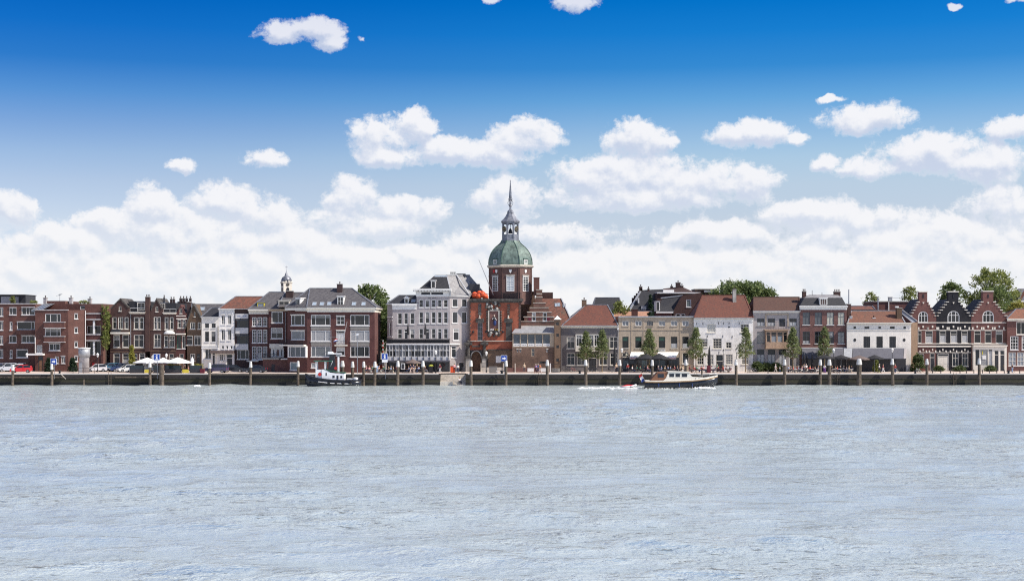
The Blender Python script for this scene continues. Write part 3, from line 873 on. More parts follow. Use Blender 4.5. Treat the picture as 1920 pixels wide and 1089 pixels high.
for y0, y1 in ((388, 436), (526, 573)): band(A, f2, 84, 122.6, z.Y(y0), z.Y(y1), 0.55, 'brick_red', 'balcony')
band(A, f2, 66, 128, 580.2, 582.0, 0.12, 'concrete', 'parapet_cap', 0.4)
band(A, f2, 55, 84, z.Y(688), z.Y(704), 1.3, 'trim_white', 'canopy')
pipe(A, f2, 66.4, 632, 662, 'trim_white')
for y in (709, 586): band(A, f2, z.X(590 if y > 600 else 470), z.X(636 if y > 600 else 590), z.Y(y - 2), z.Y(y + 6), 0.06, 'concrete', 'lintel')
# right end with stacked loggias
f4 = front(277.4)
facade(A, f4, 'brick_red', [(159, None), (193.2, None), (193.2, 569.5), (159, 569.5)],
       [z(850, 980, 305, 350, fw=0.05, sill=None), z(850, 980, 420, 495, fw=0.05, sill=None), z(850, 980, 570, 700, fw=0.05, sill=None)], depth=12, reveal=1.2,
       doors=[z(890, 925, 770, None, leaf='red_paint', fc='brick_maroon', light=0)])
for y in (300, 357, 503, 561): band(A, f4, z.X(838), z.X(988), z.Y(y - 6), z.Y(y + 6), 0.7, 'concrete', 'balcony_edge')
for y0, y1 in ((509, 555), (306, 351)): band(A, f4, z.X(842), z.X(984), z.Y(y0), z.Y(y1), 0.6, 'brick_maroon', 'balcony')
for y0, y1 in ((372, 497), (574, 705)): MB(f4).box(f4.u(z.X(912)), f4.u(z.X(930)), -0.55, -0.3, f4.z(z.Y(y1)), f4.z(z.Y(y0))).build('column', 'trim_white', A)
pipe(A, f3, 160, 582, 652, 'trim_white', 0.07)
for px in (82.5, 130.5, 166): chimney(A, fu, px, px + 5.5, 558 + (2 if px > 150 else 0), 570, 2, 'concrete', 1)
MB(fu).tube((fu.u(106), 2, fu.z(572)), (fu.u(106), 2, fu.z(551)), 0.04, n=5).build('aerial_mast', 'grey_metal', A)
m = MB(fu)
for k in range(5): m.bar((fu.u(103 + k * 0.3), 2, fu.z(554 - k * 0.7)), (fu.u(108.5 + k * 0.3), 2, fu.z(553 - k * 0.7)), 0.03)
m.bar((fu.u(99), 2, fu.z(554.5)), (fu.u(111), 2, fu.z(550.5)), 0.04); m.build('aerial', 'grey_metal', A)
f5 = front(284.0)
ph = MB(f5).box(f5.u(-40), f5.u(48), 0, 6, f5.z(575), f5.z(553.5)).build('penthouse', 'trim_dark', A)
MB(f5).box(f5.u(-42), f5.u(49), -0.6, 6.3, f5.z(553.4), f5.z(552.2)).build('penthouse_roof', 'trim_dark', ph)
for a, b in ((2, 20), (27, 35)): MB(f5).box(f5.u(a), f5.u(b), -0.06, -0.01, f5.z(569), f5.z(556)).build('penthouse_glass', 'glass', ph, colour=(0.34, 0.36, 0.38))

# round concrete measuring tower on the quay edge
ft = front(266.0)
K = thing('measuring_tower', 'round grey concrete tower with white cap rim standing before the brick apartment block', 'tower', (wx(158, 266), 266, QZ))
cxk = wx(158, 266)
h0 = wz(652, 266)
MB().lathe([(0.92, QZ), (0.92, QZ + 2.9), (0.98, QZ + 3.0)], cxk, 266, 20).build('shaft', 'concrete', K, True)
MB().lathe([(1.08, QZ + 3.0), (1.08, h0 - 0.16)], cxk, 266, 20).build('drum', 'zinc', K, True)
MB().lathe([(1.16, h0 - 0.16), (1.16, h0), (0.4, h0 + 0.08)], cxk, 266, 20).build('cap', 'trim_white', K)
MB().box(cxk - 0.75, cxk - 0.15, 266 - 0.98, 266 - 0.6, QZ, QZ + 1.9).build('door', 'zinc', K)

# --- dark brown villas
z = Zm(190, 530, 5.1875)
fr = front(279.0)
sash = dict(nx=1, tr=0.62, fc='trim_cream', sill='trim_cream', fw=0.13)
duo = dict(nx=2, tr=0.62, fc='trim_cream', sill='trim_cream', fw=0.12)
B1 = house('brick_house', 'dark brown brick house with pointed gable, mansard wing and tall side chimney', fr, 240)
facade(B1, fr, 'brick_brown', [(206, None), (272.5, None), z.p(426, 290), z.p(275, 290), z.p(275, 252), z.p(255, 240), z.p(185, 158), z.p(100, 248), z.p(90, 252)],
       [z(170, 195, 230, 275, nx=1, fw=0.08, sill='trim_cream', fc='trim_cream'),
        z(108, 148, 335, 450, **sash), z(163, 212, 335, 450, **duo), z(226, 264, 335, 450, **sash),
        z(118, 182, 503, 628, **sash), z(205, 270, 503, 628, **sash), z(118, 182, 685, 792, **sash), z(205, 270, 685, 792, **sash),
        z(316, 364, 335, 452, **sash), z(370, 414, 335, 452, **sash), z(316, 414, 505, 628, **duo), z(368, 426, 685, 752, **sash)],
       doors=[z(310, 350, 690, None, leaf='trim_dark', fc='trim_cream')])
for y in (455, 640, 668): band(B1, fr, 207, 272, z.Y(y), z.Y(y + 6), 0.06, 'brick_tan', 'string_course')
cornice(B1, fr, z.X(276), z.X(428), z.Y(286), z.Y(303), 0.5, 'trim_cream')
rf = MB(fr).prism([(fr.u(z.X(275)), fr.z(z.Y(288))), (fr.u(z.X(428)), fr.z(z.Y(288))), (fr.u(z.X(430)), fr.z(z.Y(180), 0, 1.2)), (fr.u(z.X(255)), fr.z(z.Y(180), 0, 1.2))], 0.5, 8).build('roof', 'tile_black', B1)
MB(fr).prism([(fr.u(z.X(185)), fr.z(z.Y(150))), (fr.u(z.X(88)), fr.z(z.Y(248))), (fr.u(z.X(96)), fr.z(z.Y(256))), (fr.u(z.X(185)), fr.z(z.Y(168))), (fr.u(z.X(262)), fr.z(z.Y(246))), (fr.u(z.X(272)), fr.z(z.Y(240)))], -0.12, 8.5).build('gable_coping', 'stone_dark', B1)
railing(B1, fr, fr.u(z.X(278)), fr.u(z.X(428)), 0.1, fr.z(z.Y(286)), fr.z(z.Y(245)), 'trim_white', 1.2)
dormer_full(B1, fr, z.X(348), z.X(428), z.Y(188), z.Y(270), 0.45, 3, 'trim_cream', nx=2)
chimney(B1, fr, z.X(432), z.X(474), z.Y(135), z.Y(640), 0.2, 'brick_brown', 2, 0.9)
MB(fr).box(fr.u(z.X(100)), fr.u(z.X(278)), -0.9, -0.01, fr.z(z.Y(498)), fr.z(z.Y(480))).build('bay_cornice', 'trim_cream', B1)
MB(fr).box(fr.u(z.X(105)), fr.u(z.X(190)), -0.85, -0.015, fr.z(z.Y(480)), fr.z(z.Y(452))).build('balcony', 'trim_dark', B1)
pipe(B1, fr, z.X(287), z.Y(310), None)
B2 = house('brick_house', 'dark brown brick house with slim pointed gable and white domed bay roof', fr, 306)
facade(B2, fr, 'brick_brown', [(281.4, None), (330, None), z.p(724, 295), z.p(604, 295), z.p(600, 258), z.p(588, 250), z.p(537, 156), z.p(486, 260), z.p(474, 268)],
       [z(528, 552, 232, 282, fw=0.08, **CREAM), z(510, 541, 332, 455, **sash), z(545, 577, 332, 455, **sash), z(510, 581, 500, 628, **duo),
        z(616, 652, 335, 455, **sash), z(666, 702, 335, 455, **sash), z(610, 651, 512, 628, **sash), z(663, 712, 512, 628, **duo), z(520, 576, 690, 775, **sash)],
       doors=[z(658, 704, 690, None, leaf='trim_dark', fc='stone_pale')])
cornice(B2, fr, z.X(604), z.X(728), z.Y(290), z.Y(308), 0.5, 'trim_cream')
MB(fr).prism([(fr.u(z.X(600)), fr.z(z.Y(292))), (fr.u(z.X(730)), fr.z(z.Y(292))), (fr.u(z.X(716)), fr.z(z.Y(195), 0, 1.2)), (fr.u(z.X(575)), fr.z(z.Y(195), 0, 1.2))], 0.5, 8).build('roof', 'tile_black', B2)
MB(fr).prism([(fr.u(z.X(537)), fr.z(z.Y(148))), (fr.u(z.X(480)), fr.z(z.Y(262))), (fr.u(z.X(488)), fr.z(z.Y(270))), (fr.u(z.X(537)), fr.z(z.Y(168))), (fr.u(z.X(590)), fr.z(z.Y(260))), (fr.u(z.X(600)), fr.z(z.Y(252)))], -0.12, 8.5).build('gable_coping', 'stone_dark', B2)
railing(B2, fr, fr.u(z.X(606)), fr.u(z.X(726)), 0.1, fr.z(z.Y(290)), fr.z(z.Y(252)), 'trim_white', 1.2)
dormer_full(B2, fr, z.X(574), z.X(625), z.Y(195), z.Y(260), 0.6, 3, 'trim_cream', nx=2)
bay = MB(fr); bay.lathe([(1.15, fr.z(z.Y(500))), (1.12, fr.z(z.Y(488))), (0.85, fr.z(z.Y(472))), (0.35, fr.z(z.Y(464)))], fr.u(z.X(662)), -0.05, 14, sy=0.7); bay.build('bay_roof', 'trim_white', B2, True)
for y in (455, 660): band(B2, fr, 282, 329.6, z.Y(y), z.Y(y + 6), 0.06, 'brick_tan', 'string_course')
chimney(B2, fr, z.X(605), z.X(618), z.Y(140), z.Y(200), 3.5, 'trim_dark', 1, 0.4)
# narrow house
B3 = house('brick_house', 'narrow purple brown house with small gable, cluster of chimney pots and white balcony', fr, 340)
facade(B3, fr, 'brick_maroon', [(330, None), (350.5, None), z.p(832, 300), z.p(812, 290), z.p(772, 212), z.p(735, 292), z.p(726, 300)],
       [z(762, 786, 250, 298, fw=0.07, **CREAM), z(742, 778, 360, 440, **sash), z(790, 818, 360, 440, **sash), z(736, 772, 515, 640, fc='deck_green'), z(784, 816, 515, 640, fc='trim_cream')],
       doors=[z(760, 800, 690, None, leaf='wood_brown', fc='stone_pale')])
band(B3, fr, z.X(730), z.X(835), z.Y(345), z.Y(356), 0.1, 'trim_cream', 'string_course'); band(B3, fr, z.X(728), z.X(822), z.Y(318), z.Y(326), 0.1, 'trim_cream', 'string_course')
MB(fr).box(fr.u(z.X(735)), fr.u(z.X(822)), -1.1, -0.01, fr.z(z.Y(505)), fr.z(z.Y(492))).build('balcony', 'trim_cream', B3)
railing(B3, fr, fr.u(z.X(735)), fr.u(z.X(822)), -1.05, fr.z(z.Y(492)), fr.z(z.Y(455)), 'trim_dark', 0.2)
hip_roof(B3, fr, z.X(722), z.X(880), z.Y(290), z.X(745), z.X(870), z.Y(188), 9, 'tile_black', 0.0, gut=None)
for x in (772, 800, 830, 866): chimney(B3, fr, z.X(x - 10), z.X(x + 10), z.Y(150), z.Y(210), 4.2, 'brick_dark', 1, 0.6)
for x in (680, 706): chimney(B3, fr, z.X(x - 9), z.X(x + 9), z.Y(158), z.Y(250), 3.4, 'brick_dark', 1, 0.6)
chimney(B3, fr, z.X(838), z.X(870), z.Y(185), z.Y(320), 0.6, 'brick_dark', 0)
# brown house with steep gable
B4 = house('brick_house', 'umber brick house with steep dark verges and grey tiled roof behind the white house', fr, 362)
facade(B4, fr, 'brick_umber', [(347.5, None), (378.4, None), z.p(972, 350), z.p(895, 208), z.p(822, 440), z.p(816, 448)],
       [z(902, 914, 285, 330, fw=0.05, **CREAM), z(864, 912, 385, 450, nx=2, **CREAM), z(938, 966, 385, 450, **CREAM), z(825, 890, 512, 606, tr=0.6, fw=0.14, **CREAM), z(904, 970, 512, 606, nx=2, **CREAM),
        z(864, 912, 690, 760, nx=2, **CREAM)], doors=[z(925, 962, 690, None, leaf='trim_dark', fc='stone_dark')])
MB(fr).prism([(fr.u(z.X(895)), fr.z(z.Y(198))), (fr.u(z.X(808)), fr.z(z.Y(445))), (fr.u(z.X(820)), fr.z(z.Y(449))), (fr.u(z.X(896)), fr.z(z.Y(222))), (fr.u(z.X(966)), fr.z(z.Y(358))), (fr.u(z.X(976)), fr.z(z.Y(350)))], -0.2, 1.5).build('verge', 'stone_dark', B4)
fb = front(281.0)
m = MB(fb)
m.add([(fb.u(z.X(968)), 0, fb.z(z.Y(345))), (fb.u(z.X(1200)), 0, fb.z(z.Y(345))), (fb.u(z.X(1200), 4), 4, fb.z(z.Y(205), 0, 4)), (fb.u(z.X(898), 4), 4, fb.z(z.Y(205), 0, 4)), (fb.u(z.X(1200)), 8, fb.z(z.Y(345))), (fb.u(z.X(968)), 8, fb.z(z.Y(345)))],
      [(0, 1, 2, 3), (3, 2, 4, 5), (0, 3, 5), (1, 4, 2)])
rr = m.build('roof', 'tile_grey', B4)
skylight(B4, fb, (0, fb.z(z.Y(345))), (4, fb.z(z.Y(205), 0, 4)), z.X(982), z.Y(255), 1.0, 1.2)

# --- white house
fr = front(278.0)
D = house('white_house', 'plain white plastered house with dark windows and grey tiled roof left of the ornate one', fr, 394)
dw = dict(fc='trim_blue_grey', fw=0.08, tr=0.5)
facade(D, fr, 'plaster_cream', [(377.8, None), (410.3, None), z.p(1143, 338), z.p(975, 338)],
       [z(1008, 1047, 395, 440, **{**dw, 'tr': None, 'nx': 2}), z(1073, 1112, 395, 440, **{**dw, 'tr': None, 'nx': 2}), z(1008, 1047, 475, 573, **dw), z(1071, 1110, 475, 573, **dw), z(1008, 1070, 645, 742, nx=2, fw=0.1)],
       doors=[z(1078, 1108, 650, None)])
cornice(D, fr, 377.5, 410.3, z.Y(334), z.Y(348), 0.35)
hip_roof(D, fr, 377, 411, z.Y(334), 397, 411, z.Y(245), 8, 'tile_black', 0.1)
band(D, fr, 378, 410, z.Y(608), z.Y(618), 0.12); band(D, fr, 378, 410, z.Y(628), z.Y(640), 0.2)
for x in (988, 1135): MB(fr).box(fr.u(z.X(x - 7)), fr.u(z.X(x + 7)), -0.15, -0.003, QZ, fr.z(z.Y(640))).build('pilaster', 'trim_white', D)
pipe(D, fr, z.X(1136), z.Y(420), z.Y(640), 'black_metal')

z = Zm(370, 500, 4.5375)
E_ = house('white_house', 'ornate white plastered house with moulded windows, half the red hipped roof above it', fr, 425)
facade(E_, fr, 'plaster_white', [(410.4, None), (439.4, None), (439.4, 579), (410.4, 579)],
       [z(204, 236, 413, 492, nx=2, fw=0.1), z(259, 291, 413, 492, nx=2, fw=0.1), z(204, 236, 535, 627, nx=2, fw=0.1), z(259, 291, 535, 627, nx=2, fw=0.1),
        z(208, 226, 672, 700, fw=0.06), z(245, 262, 672, 700, fw=0.06), z(282, 300, 672, 700, fw=0.06), z(190, 222, 742, 800, nx=2), z(226, 240, 742, 800)],
       doors=[z(248, 300, 742, None, n=2)])
cornice(E_, fr, 410.2, 439.6, z.Y(356), z.Y(378), 0.4)
for x in (205, 230, 255, 280, 300): MB(fr).box(fr.u(z.X(x - 3)), fr.u(z.X(x + 3)), -0.14, -0.003, fr.z(z.Y(405)), fr.z(z.Y(380))).build('bracket', 'trim_white', E_)
for (x0, x1) in ((200, 240), (255, 295)):
    for y in (408, 530):
        MB(fr).prism([(fr.u(z.X(x0)), fr.z(z.Y(y))), (fr.u(z.X(x1)), fr.z(z.Y(y))), (fr.u(z.X((x0 + x1) / 2)), fr.z(z.Y(y - 9)))], -0.14, -0.003).build('window_hood', 'plaster_white', E_)
band(E_, fr, 396, 440, z.Y(712), z.Y(736), 1.4, 'canvas_taupe', 'awning')
hip_roof(E_, fr, 409.5, 470, 579, 442, 495, 556, 8, 'tile_mottled', 0.2)
fr = front(278.2)
F_ = house('brick_house', 'dark brick house with white balcony panels and a white sign board under the red roof', fr, 455)
facade(F_, fr, 'brick_dark', [(439.5, None), (469.5, None), (469.5, 579), (439.5, 579)],
       [z(338, 434, 455, 518, splits=(0.16, 0.2, 0.8), fw=0.08, fc='trim_blue_grey', sill=None), z(338, 434, 585, 656, splits=(0.16, 0.2, 0.8), fw=0.08, fc='trim_blue_grey', sill=None), z(338, 440, 708, 786, splits=(0.26, 0.72), fw=0.09)])
for y0, y1 in ((400, 442), (519, 570), (657, 706)): band(F_, fr, z.X(327), z.X(436), z.Y(y0), z.Y(y1), 0.35, 'panel_white', 'balcony_panel')
lt = MB(fr)
for (a, b) in ((345, 352), (354, 357), (359, 364), (366, 368), (370, 374), (376, 378), (392, 398), (400, 406), (408, 415), (417, 421)):
    lt.box(fr.u(z.X(a)), fr.u(z.X(b)), -0.365, -0.352, fr.z(z.Y(424 + (a * 7 % 3))), fr.z(z.Y(418 + (a * 5 % 3))))
lt.build('lettering', 'blue_paint', F_)
for y in (452, 580): band(F_, fr, z.X(330), z.X(438), z.Y(y), z.Y(y + 7), 0.4, 'trim_blue_grey', 'sun_shade')
# --- narrow maroon house with tall white sashes
fr = front(277.2)
G = house('brick_house', 'narrow maroon brick house with three columns of tall white paned windows and cream cornice', fr, 486)
gw = dict(nx=2, nz=4, fw=0.13, mw=0.055)
facade(G, fr, 'brick_maroon', [(468, None), (503.5, None), (503.5, 581), (468, 581)],
       [z(466, 503, 430, 506, **{**gw, 'nz': 3}) for _ in (0,)] + [z(511, 549, 430, 506, **{**gw, 'nz': 3}), z(556, 594, 430, 506, **{**gw, 'nz': 3})] +
       [z(a, b, y0, y1, **gw) for a, b in ((466, 503), (511, 549), (556, 594)) for y0, y1 in ((535, 648), (677, 790))])
cornice(G, fr, 466.5, 503.5, z.Y(364), z.Y(403), 0.5, 'trim_cream')
hip_roof(G, fr, 466, 545, z.Y(362), 505, 533, z.Y(216), 9, 'tile_grey', 0.3)
dormer_full(G, fr, z.X(508), z.X(572), z.Y(304), z.Y(352), 0.6, 3, 'yellow_paint', nx=1, pane=(0.2, 0.24, 0.3))
band(G, fr, z.X(425), z.X(525), z.Y(796), z.Y(806), 0.8, 'trim_cream', 'ledge')
# --- maroon house with bay
fr = front(275.5)
Hh = house('brick_house', 'maroon brick house with wide white windows and ground floor bay beside the big corner house', fr, 520)
facade(Hh, fr, 'brick_maroon', [(503.6, None), (540, None), (540, 581), (503.6, 581)],
       [z(631, 728, 383, 478, splits=(0.58,), fw=0.14), z(626, 727, 520, 612, nx=2, tr=0.55, fw=0.13)], doors=[z(640, 680, 830, None, fc='trim_dark', light=0)])
cornice(Hh, fr, 503.7, 540, z.Y(362), z.Y(380), 0.4, 'trim_beige')
bx = MB(fr); u0, u1 = fr.u(z.X(622)), fr.u(z.X(738))
bx.box(u0, u1, -1.2, -0.01, fr.z(z.Y(690)), fr.z(z.Y(655))); bx.build('bay_roof', 'trim_cream', Hh)
fbay = front(274.4)
facade(Hh, fbay, 'trim_cream', [z.p(626, 770), z.p(735, 770), z.p(735, 690), z.p(626, 690)], [z(640, 660, 700, 765, sill=None), z(668, 702, 700, 765, sill=None, pane=(0.12, 0.05, 0.045)), z(708, 728, 700, 765, sill=None)], depth=1.0, name='bay', reveal=0.15)
dormer_full(Hh, fr, z.X(690), z.X(785), z.Y(288), z.Y(345), 1.0, 3, 'trim_cream', 'trim_cream', nx=2)
pipe(Hh, fr, z.X(750), z.Y(390), z.Y(640))
chimney(Hh, fr, z.X(757), z.X(816), z.Y(205), z.Y(275), 3.5, 'brick_dark', 0, 1.2)
hip_roof(Hh, fr, 520, 575, z.Y(340), 535, 575, z.Y(220), 9, 'tile_grey', -0.3, gut=None)
# garage terrace at its foot
m = MB(); g0, g1 = wx(493, 271), wx(545, 271)
T = thing('garden_terrace', 'low brick garage with black rail terrace between parked cars and the corner house', 'terrace', (wx(518, 271), 271, QZ))
MB().box(g0, g1, 271, 275, QZ, wz(674, 271)).build('wall', 'brick_pink', T)
MB().box(g0 - 0.1, wx(523, 271), 270.7, 275, wz(674, 271) + 0.003, wz(671, 271)).build('slab', 'stone_grey', T)
railing(T, front(270.85), g0, wx(523, 271), 0, wz(671, 271), wz(663, 271), 'black_metal', 0.12)
MB().box(wx(509, 271), wx(515, 271), 270.95, 271 - 0.003, QZ, QZ + 1.5).build('door', 'trim_dark', T)
MB().box(wx(527, 271), wx(541, 271), 270.6, 275, wz(674, 271) + 0.003, wz(672, 271)).build('slab', 'trim_white', T)

# --- the big maroon corner house on the quay
z = Zm(520, 510, 4.733)
fr = front(267.0)
I_ = house('corner_house', 'large maroon brick corner house with white cornice and steep grey hipped roof', fr, 640)
three = dict(splits=(0.24, 0.74), fw=0.12)
w2 = []
for c0, c1 in ((298, 471), (648, 817)):
    w2 += [z(c0, c1, 380, 474, **three), z(c0, c1, 517, 613, pane=(0.30, 0.30, 0.31), **three), z(c0, c1, 657, 752, half=(0.99, (0.13, 0.14, 0.15)) if c0 < 400 else None, **three)]
facade(I_, fr, 'brick_maroon', [(576, None), (702.5, None), (702.5, 584), (576, 584)],
       w2 + [z(525, 597, 392, 468, nx=2, nz=2, fw=0.12), z(524, 599, 665, 742, fw=0.13, half=(-0.5, (0.5, 0.5, 0.48))), z(300, 345, 806, 850, fw=0.1, pane=(0.3, 0.32, 0.33))],
       doors=[z(524, 599, 520, 642, light=0.2, leaf='panel_white', n=2)], depth=12)
for c0, c1 in ((298, 471), (648, 817)):
    for y0, y1 in ((478, 513), (617, 653)): band(I_, fr, z.X(c0), z.X(c1), z.Y(y0), z.Y(y1), 0.03, 'panel_grey', 'spandrel')
MB(fr).box(fr.u(z.X(512)), fr.u(z.X(622)), -0.8, -0.01, fr.z(z.Y(655)), fr.z(z.Y(645))).build('balcony', 'trim_cream', I_)
railing(I_, fr, fr.u(z.X(516)), fr.u(z.X(618)), -0.74, fr.z(z.Y(645)), fr.z(z.Y(612)), 'black_metal', 0.15)
for y in (516, 388): band(I_, fr, z.X(520), z.X(602), z.Y(y - 4), z.Y(y + 3), 0.08, 'trim_cream', 'lintel')
# chamfered left face, running back to the left
ux = fr.u(576); ang = R(30)
fl = Frame(ux, 267.0, -ang)
facade(I_, fl, 'brick_maroon', [(539, None), (575.98, None), (575.98, 584), (539, 582)],
       [z(122, 243, 380, 473, splits=(0.26, 0.74), fw=0.12), z(124, 242, 522, 600, splits=(0.72,), fw=0.12, pane=(0.16, 0.17, 0.18)), z(110, 185, 800, 872, fw=0.14, pane=(0.2, 0.26, 0.28))], depth=6)
for y in (378, 518): band(I_, fl, z.X(116), z.X(246), z.Y(y - 4), z.Y(y + 3), 0.06, 'trim_cream', 'lintel')
bo = MB(fl); b0, b1 = fl.u(z.X(42)), fl.u(z.X(258)); bo.box(b0, b1, -0.85, -0.01, fl.z(z.Y(656), b0), fl.z(z.Y(644), b0)); bo.build('bay_roof', 'trim_cream', I_)
railing(I_, fl, b0, b1, -0.8, fl.z(z.Y(644), b0), fl.z(z.Y(604), b0), 'black_metal', 0.14)
fl2 = Frame(*fl(0, -0.6, 0)[:2], -ang)
facade(I_, fl2, 'trim_white', [z.p(92, 758), z.p(252, 758), z.p(252, 657), z.p(92, 657)], [z(97, 247, 661, 754, splits=(0.12, 0.4, 0.7), fw=0.1, sill=None, pane=(0.09, 0.10, 0.11))], depth=0.55, name='bay', reveal=0.15)
ce = fr.z(z.Y(355)); ct = fr.z(z.Y(313))
MB(fr).box(fr.u(575.5), fr.u(706), -0.55, 12.4, ct - 0.30, ct).build('cornice', 'trim_cream', I_)
MB(fr).box(fr.u(576), fr.u(703), -0.14, 12.2, ce, ct - 0.305).build('frieze', 'trim_cream', I_)
MB(fl).box(fl.u(537), 0.1, -0.5, 6, fl.z(581.5), fl.z(577)).build('cornice', 'trim_cream', I_)
e0x, e1x = fl.u(537), fr.u(707)
pl0 = fl(e0x, -0.5, ct); pl1 = fr(ux, -0.6, ct); pr1 = fr(e1x, -0.6, ct); pr2 = fr(e1x, 13, ct); pl2 = (pl0[0] - 1, 280.5, ct)
dr = 5.5
ra = (fr.u(581, dr), 267 + dr, fr.z(540.6, 0, dr)); rb = (fr.u(660, dr), 267 + dr, fr.z(540.6, 0, dr))
rf = MB().add([pl0, tuple(Vector(fr(ux, -0.6, ct))), pr1, pr2, pl2, ra, rb], [(0, 1, 5), (1, 2, 6, 5), (2, 3, 6), (3, 4, 5, 6), (4, 0, 5), (4, 3, 2, 1, 0)]).build('roof', 'tile_grey', I_)
m = MB()
for p, q in ((pl0, ra), (pl1, ra), (pr1, rb), (ra, rb)): m.bar((p[0], p[1], p[2] + 0.04), (q[0], q[1], q[2] + 0.04), 0.2, 0.12)
m.build('ridge_cap', 'lead', rf)
chimney(I_, fr, z.X(531), z.X(578), z.Y(105), z.Y(180), 4.6, 'brick_dark', 1, 1.0)
dormer_full(I_, fr, z.X(532), z.X(590), z.Y(216), z.Y(304), 0.35, 4, 'trim_white', 'trim_white', nx=2, nz=2)
dormer_full(I_, fl, z.X(165), z.X(206), z.Y(230), z.Y(304), 0.5, 3, 'trim_white', 'trim_white', nx=2)
sa, sb = (-0.6, ct), (dr, fr.z(540.6, 0, dr))
for px, py in ((329, 284), (396, 283), (462, 282), (680, 284), (766, 284)): skylight(I_, fr, sa, sb, z.X(px), z.Y(py), 0.85, 1.25)
MB(fr).tube((fr.u(z.X(588)), -0.1, fr.z(z.Y(595))), (fr.u(z.X(630)), -2.0, fr.z(z.Y(440), 0, -2)), 0.05, 0.03, 6).build('flagpole', 'trim_white', I_)

# --- grey-white hotel with balcony and glazed veranda
z = Zm(700, 500, 4.95)
fr = front(273.0)
J = house('hotel', 'tall pale lilac hotel with glazed veranda, black balcony rail and silver roof', fr, 800, 'hotel')
tw = dict(fw=0.10, tr=0.5, mw=0.05, sill='trim_white')
L = [z(a, b, 430, 533, **tw) for a, b in ((226, 267), (284, 322), (341, 382))] + [z(a, b, 578, 668, **{**tw, 'sill': None}) for a, b in ((226, 267), (341, 382))]
facade(J, fr, 'plaster_lilac', [(736, None), (781, None), (781, 571), (736, 571)], L, depth=10, doors=[z(284, 322, 578, 668, leaf='trim_dark', light=0.3)])
cols_ = ((424, 464), (482, 521), (540, 578), (597, 634), (652, 692))
Mw = [z(a, b, 305, 377, **{**tw, 'tr': None, 'nz': 2}) for a, b in cols_] + [z(a, b, 420, 526, **tw) for a, b in cols_] + [z(a, b, 573, 668, **{**tw, 'sill': None}) for k, (a, b) in enumerate(cols_) if k not in (1, 3)]
facade(J, fr, 'plaster_lilac', [(781, None), (843.4, None), (843.4, 549), (781, 549)], Mw, depth=11, doors=[z(a, b, 573, 668, leaf='trim_dark', light=0.3) for k, (a, b) in enumerate(cols_) if k in (1, 3)])
# corner bay at the left end
fl = Frame(fr.u(736), 273.0, R(-38))
facade(J, fl, 'plaster_lilac', [(726.2, None), (735.98, None), (735.98, 571), (726.2, 571)], [z(146, 163, 512, 643, fw=0.1, rise=0.3)], depth=4)
for y0, y1 in ((460, 470), (495, 500), (645, 652)): band(J, fl, 726.3, 736, z.Y(y0), z.Y(y1), 0.1, 'trim_white', 'moulding')
MB(fl).box(fl.u(725.5), 0.2, -0.35, 4, fl.z(571), fl.z(569.3)).build('cornice', 'trim_white', J)
cornice(J, fr, 735.8, 781, 569.5, 580, 0.4, 'trim_white')
hip_roof(J, fr, 725.5, 784, 569.3, 748, 784, 553.8, 8, 'tile_black', 0.1, dr=3)
o = dormer_full(J, fr, z.X(288), z.X(328), z.Y(290), z.Y(345), 0.2, 3, 'trim_white', 'trim_white', nx=1)
MB(fr).lathe([(0.42, fr.z(z.Y(290))), (0.38, fr.z(z.Y(282))), (0.1, fr.z(z.Y(274)))], fr.u(z.X(308)), 0.1, 10, sy=0.4).build('dormer_crest', 'trim_white', o)
skylight(J, fr, (-0.1, fr.z(569.3)), (3, fr.z(553.8, 0, 3)), z.X(372), z.Y(318), 0.9, 1.2)
# main cornice with dentils and attic panels
band(J, fr, 780.5, 844, z.Y(268), z.Y(278), 0.10, 'trim_white', 'moulding')
band(J, fr, 779.5, 845, z.Y(216), z.Y(268), 0.06, 'trim_white', 'frieze')
MB(fr).box(fr.u(774.5), fr.u(846.5), -0.95, 0.5, fr.z(z.Y(219)), fr.z(z.Y(206))).build('cornice', 'trim_white', J)
for k in range(26):
    u = fr.u(775.5) + (fr.u(845.5) - fr.u(775.5)) * k / 25
    MB(fr).box(u - 0.075, u + 0.075, -0.8, -0.07, fr.z(z.Y(232)), fr.z(z.Y(219.5))).build('dentil', 'trim_white', J)
for a, b in ((445, 528), (538, 648)): MB(fr).box(fr.u(z.X(a)), fr.u(z.X(b)), -0.075, -0.062, fr.z(z.Y(259)), fr.z(z.Y(237))).build('attic_window', 'trim_dark', J)
lt = MB(fr)
for (a, b, h) in ((511, 514, 5), (515, 517, 8), (519, 523, 6), (525, 527, 9), (530, 532, 9), (548, 550, 9), (552, 556, 7), (558, 560, 9), (565, 569, 5), (571, 575, 5), (577, 581, 5), (583, 586, 5)):
    lt.box(fr.u(z.X(a)), fr.u(z.X(b)), -0.03, -0.004, fr.z(z.Y(294)), fr.z(z.Y(294 - h)))
lt.build('lettering', 'trim_dark', J)
# angled right face
fs = Frame(fr.u(843.4), 273.0, R(22))
facade(J, fs, 'plaster_mauve', [(843.42, None), (880.6, None), (880.6, 555.5), (843.42, 555.5)],
       [z(733, 783, 300, 372, fw=0.09, sill='trim_white'), z(820, 868, 300, 372, fw=0.09), z(733, 783, 420, 523, fw=0.09), z(820, 868, 420, 523, fw=0.09), z(741, 797, 573, 683, fw=0.12, tr=0.7), z(724, 772, 735, 842, fw=0.13, tr=0.75)],
       doors=[z(792, 845, 885, None, leaf='trim_dark', light=0)], depth=7)
band(J, fs, 843.5, 881, 554.2, 556.2, 0.2, 'trim_white', 'moulding')
band(J, fs, 843.5, 862, z.Y(712), z.Y(724), 0.25, 'trim_white', 'moulding')
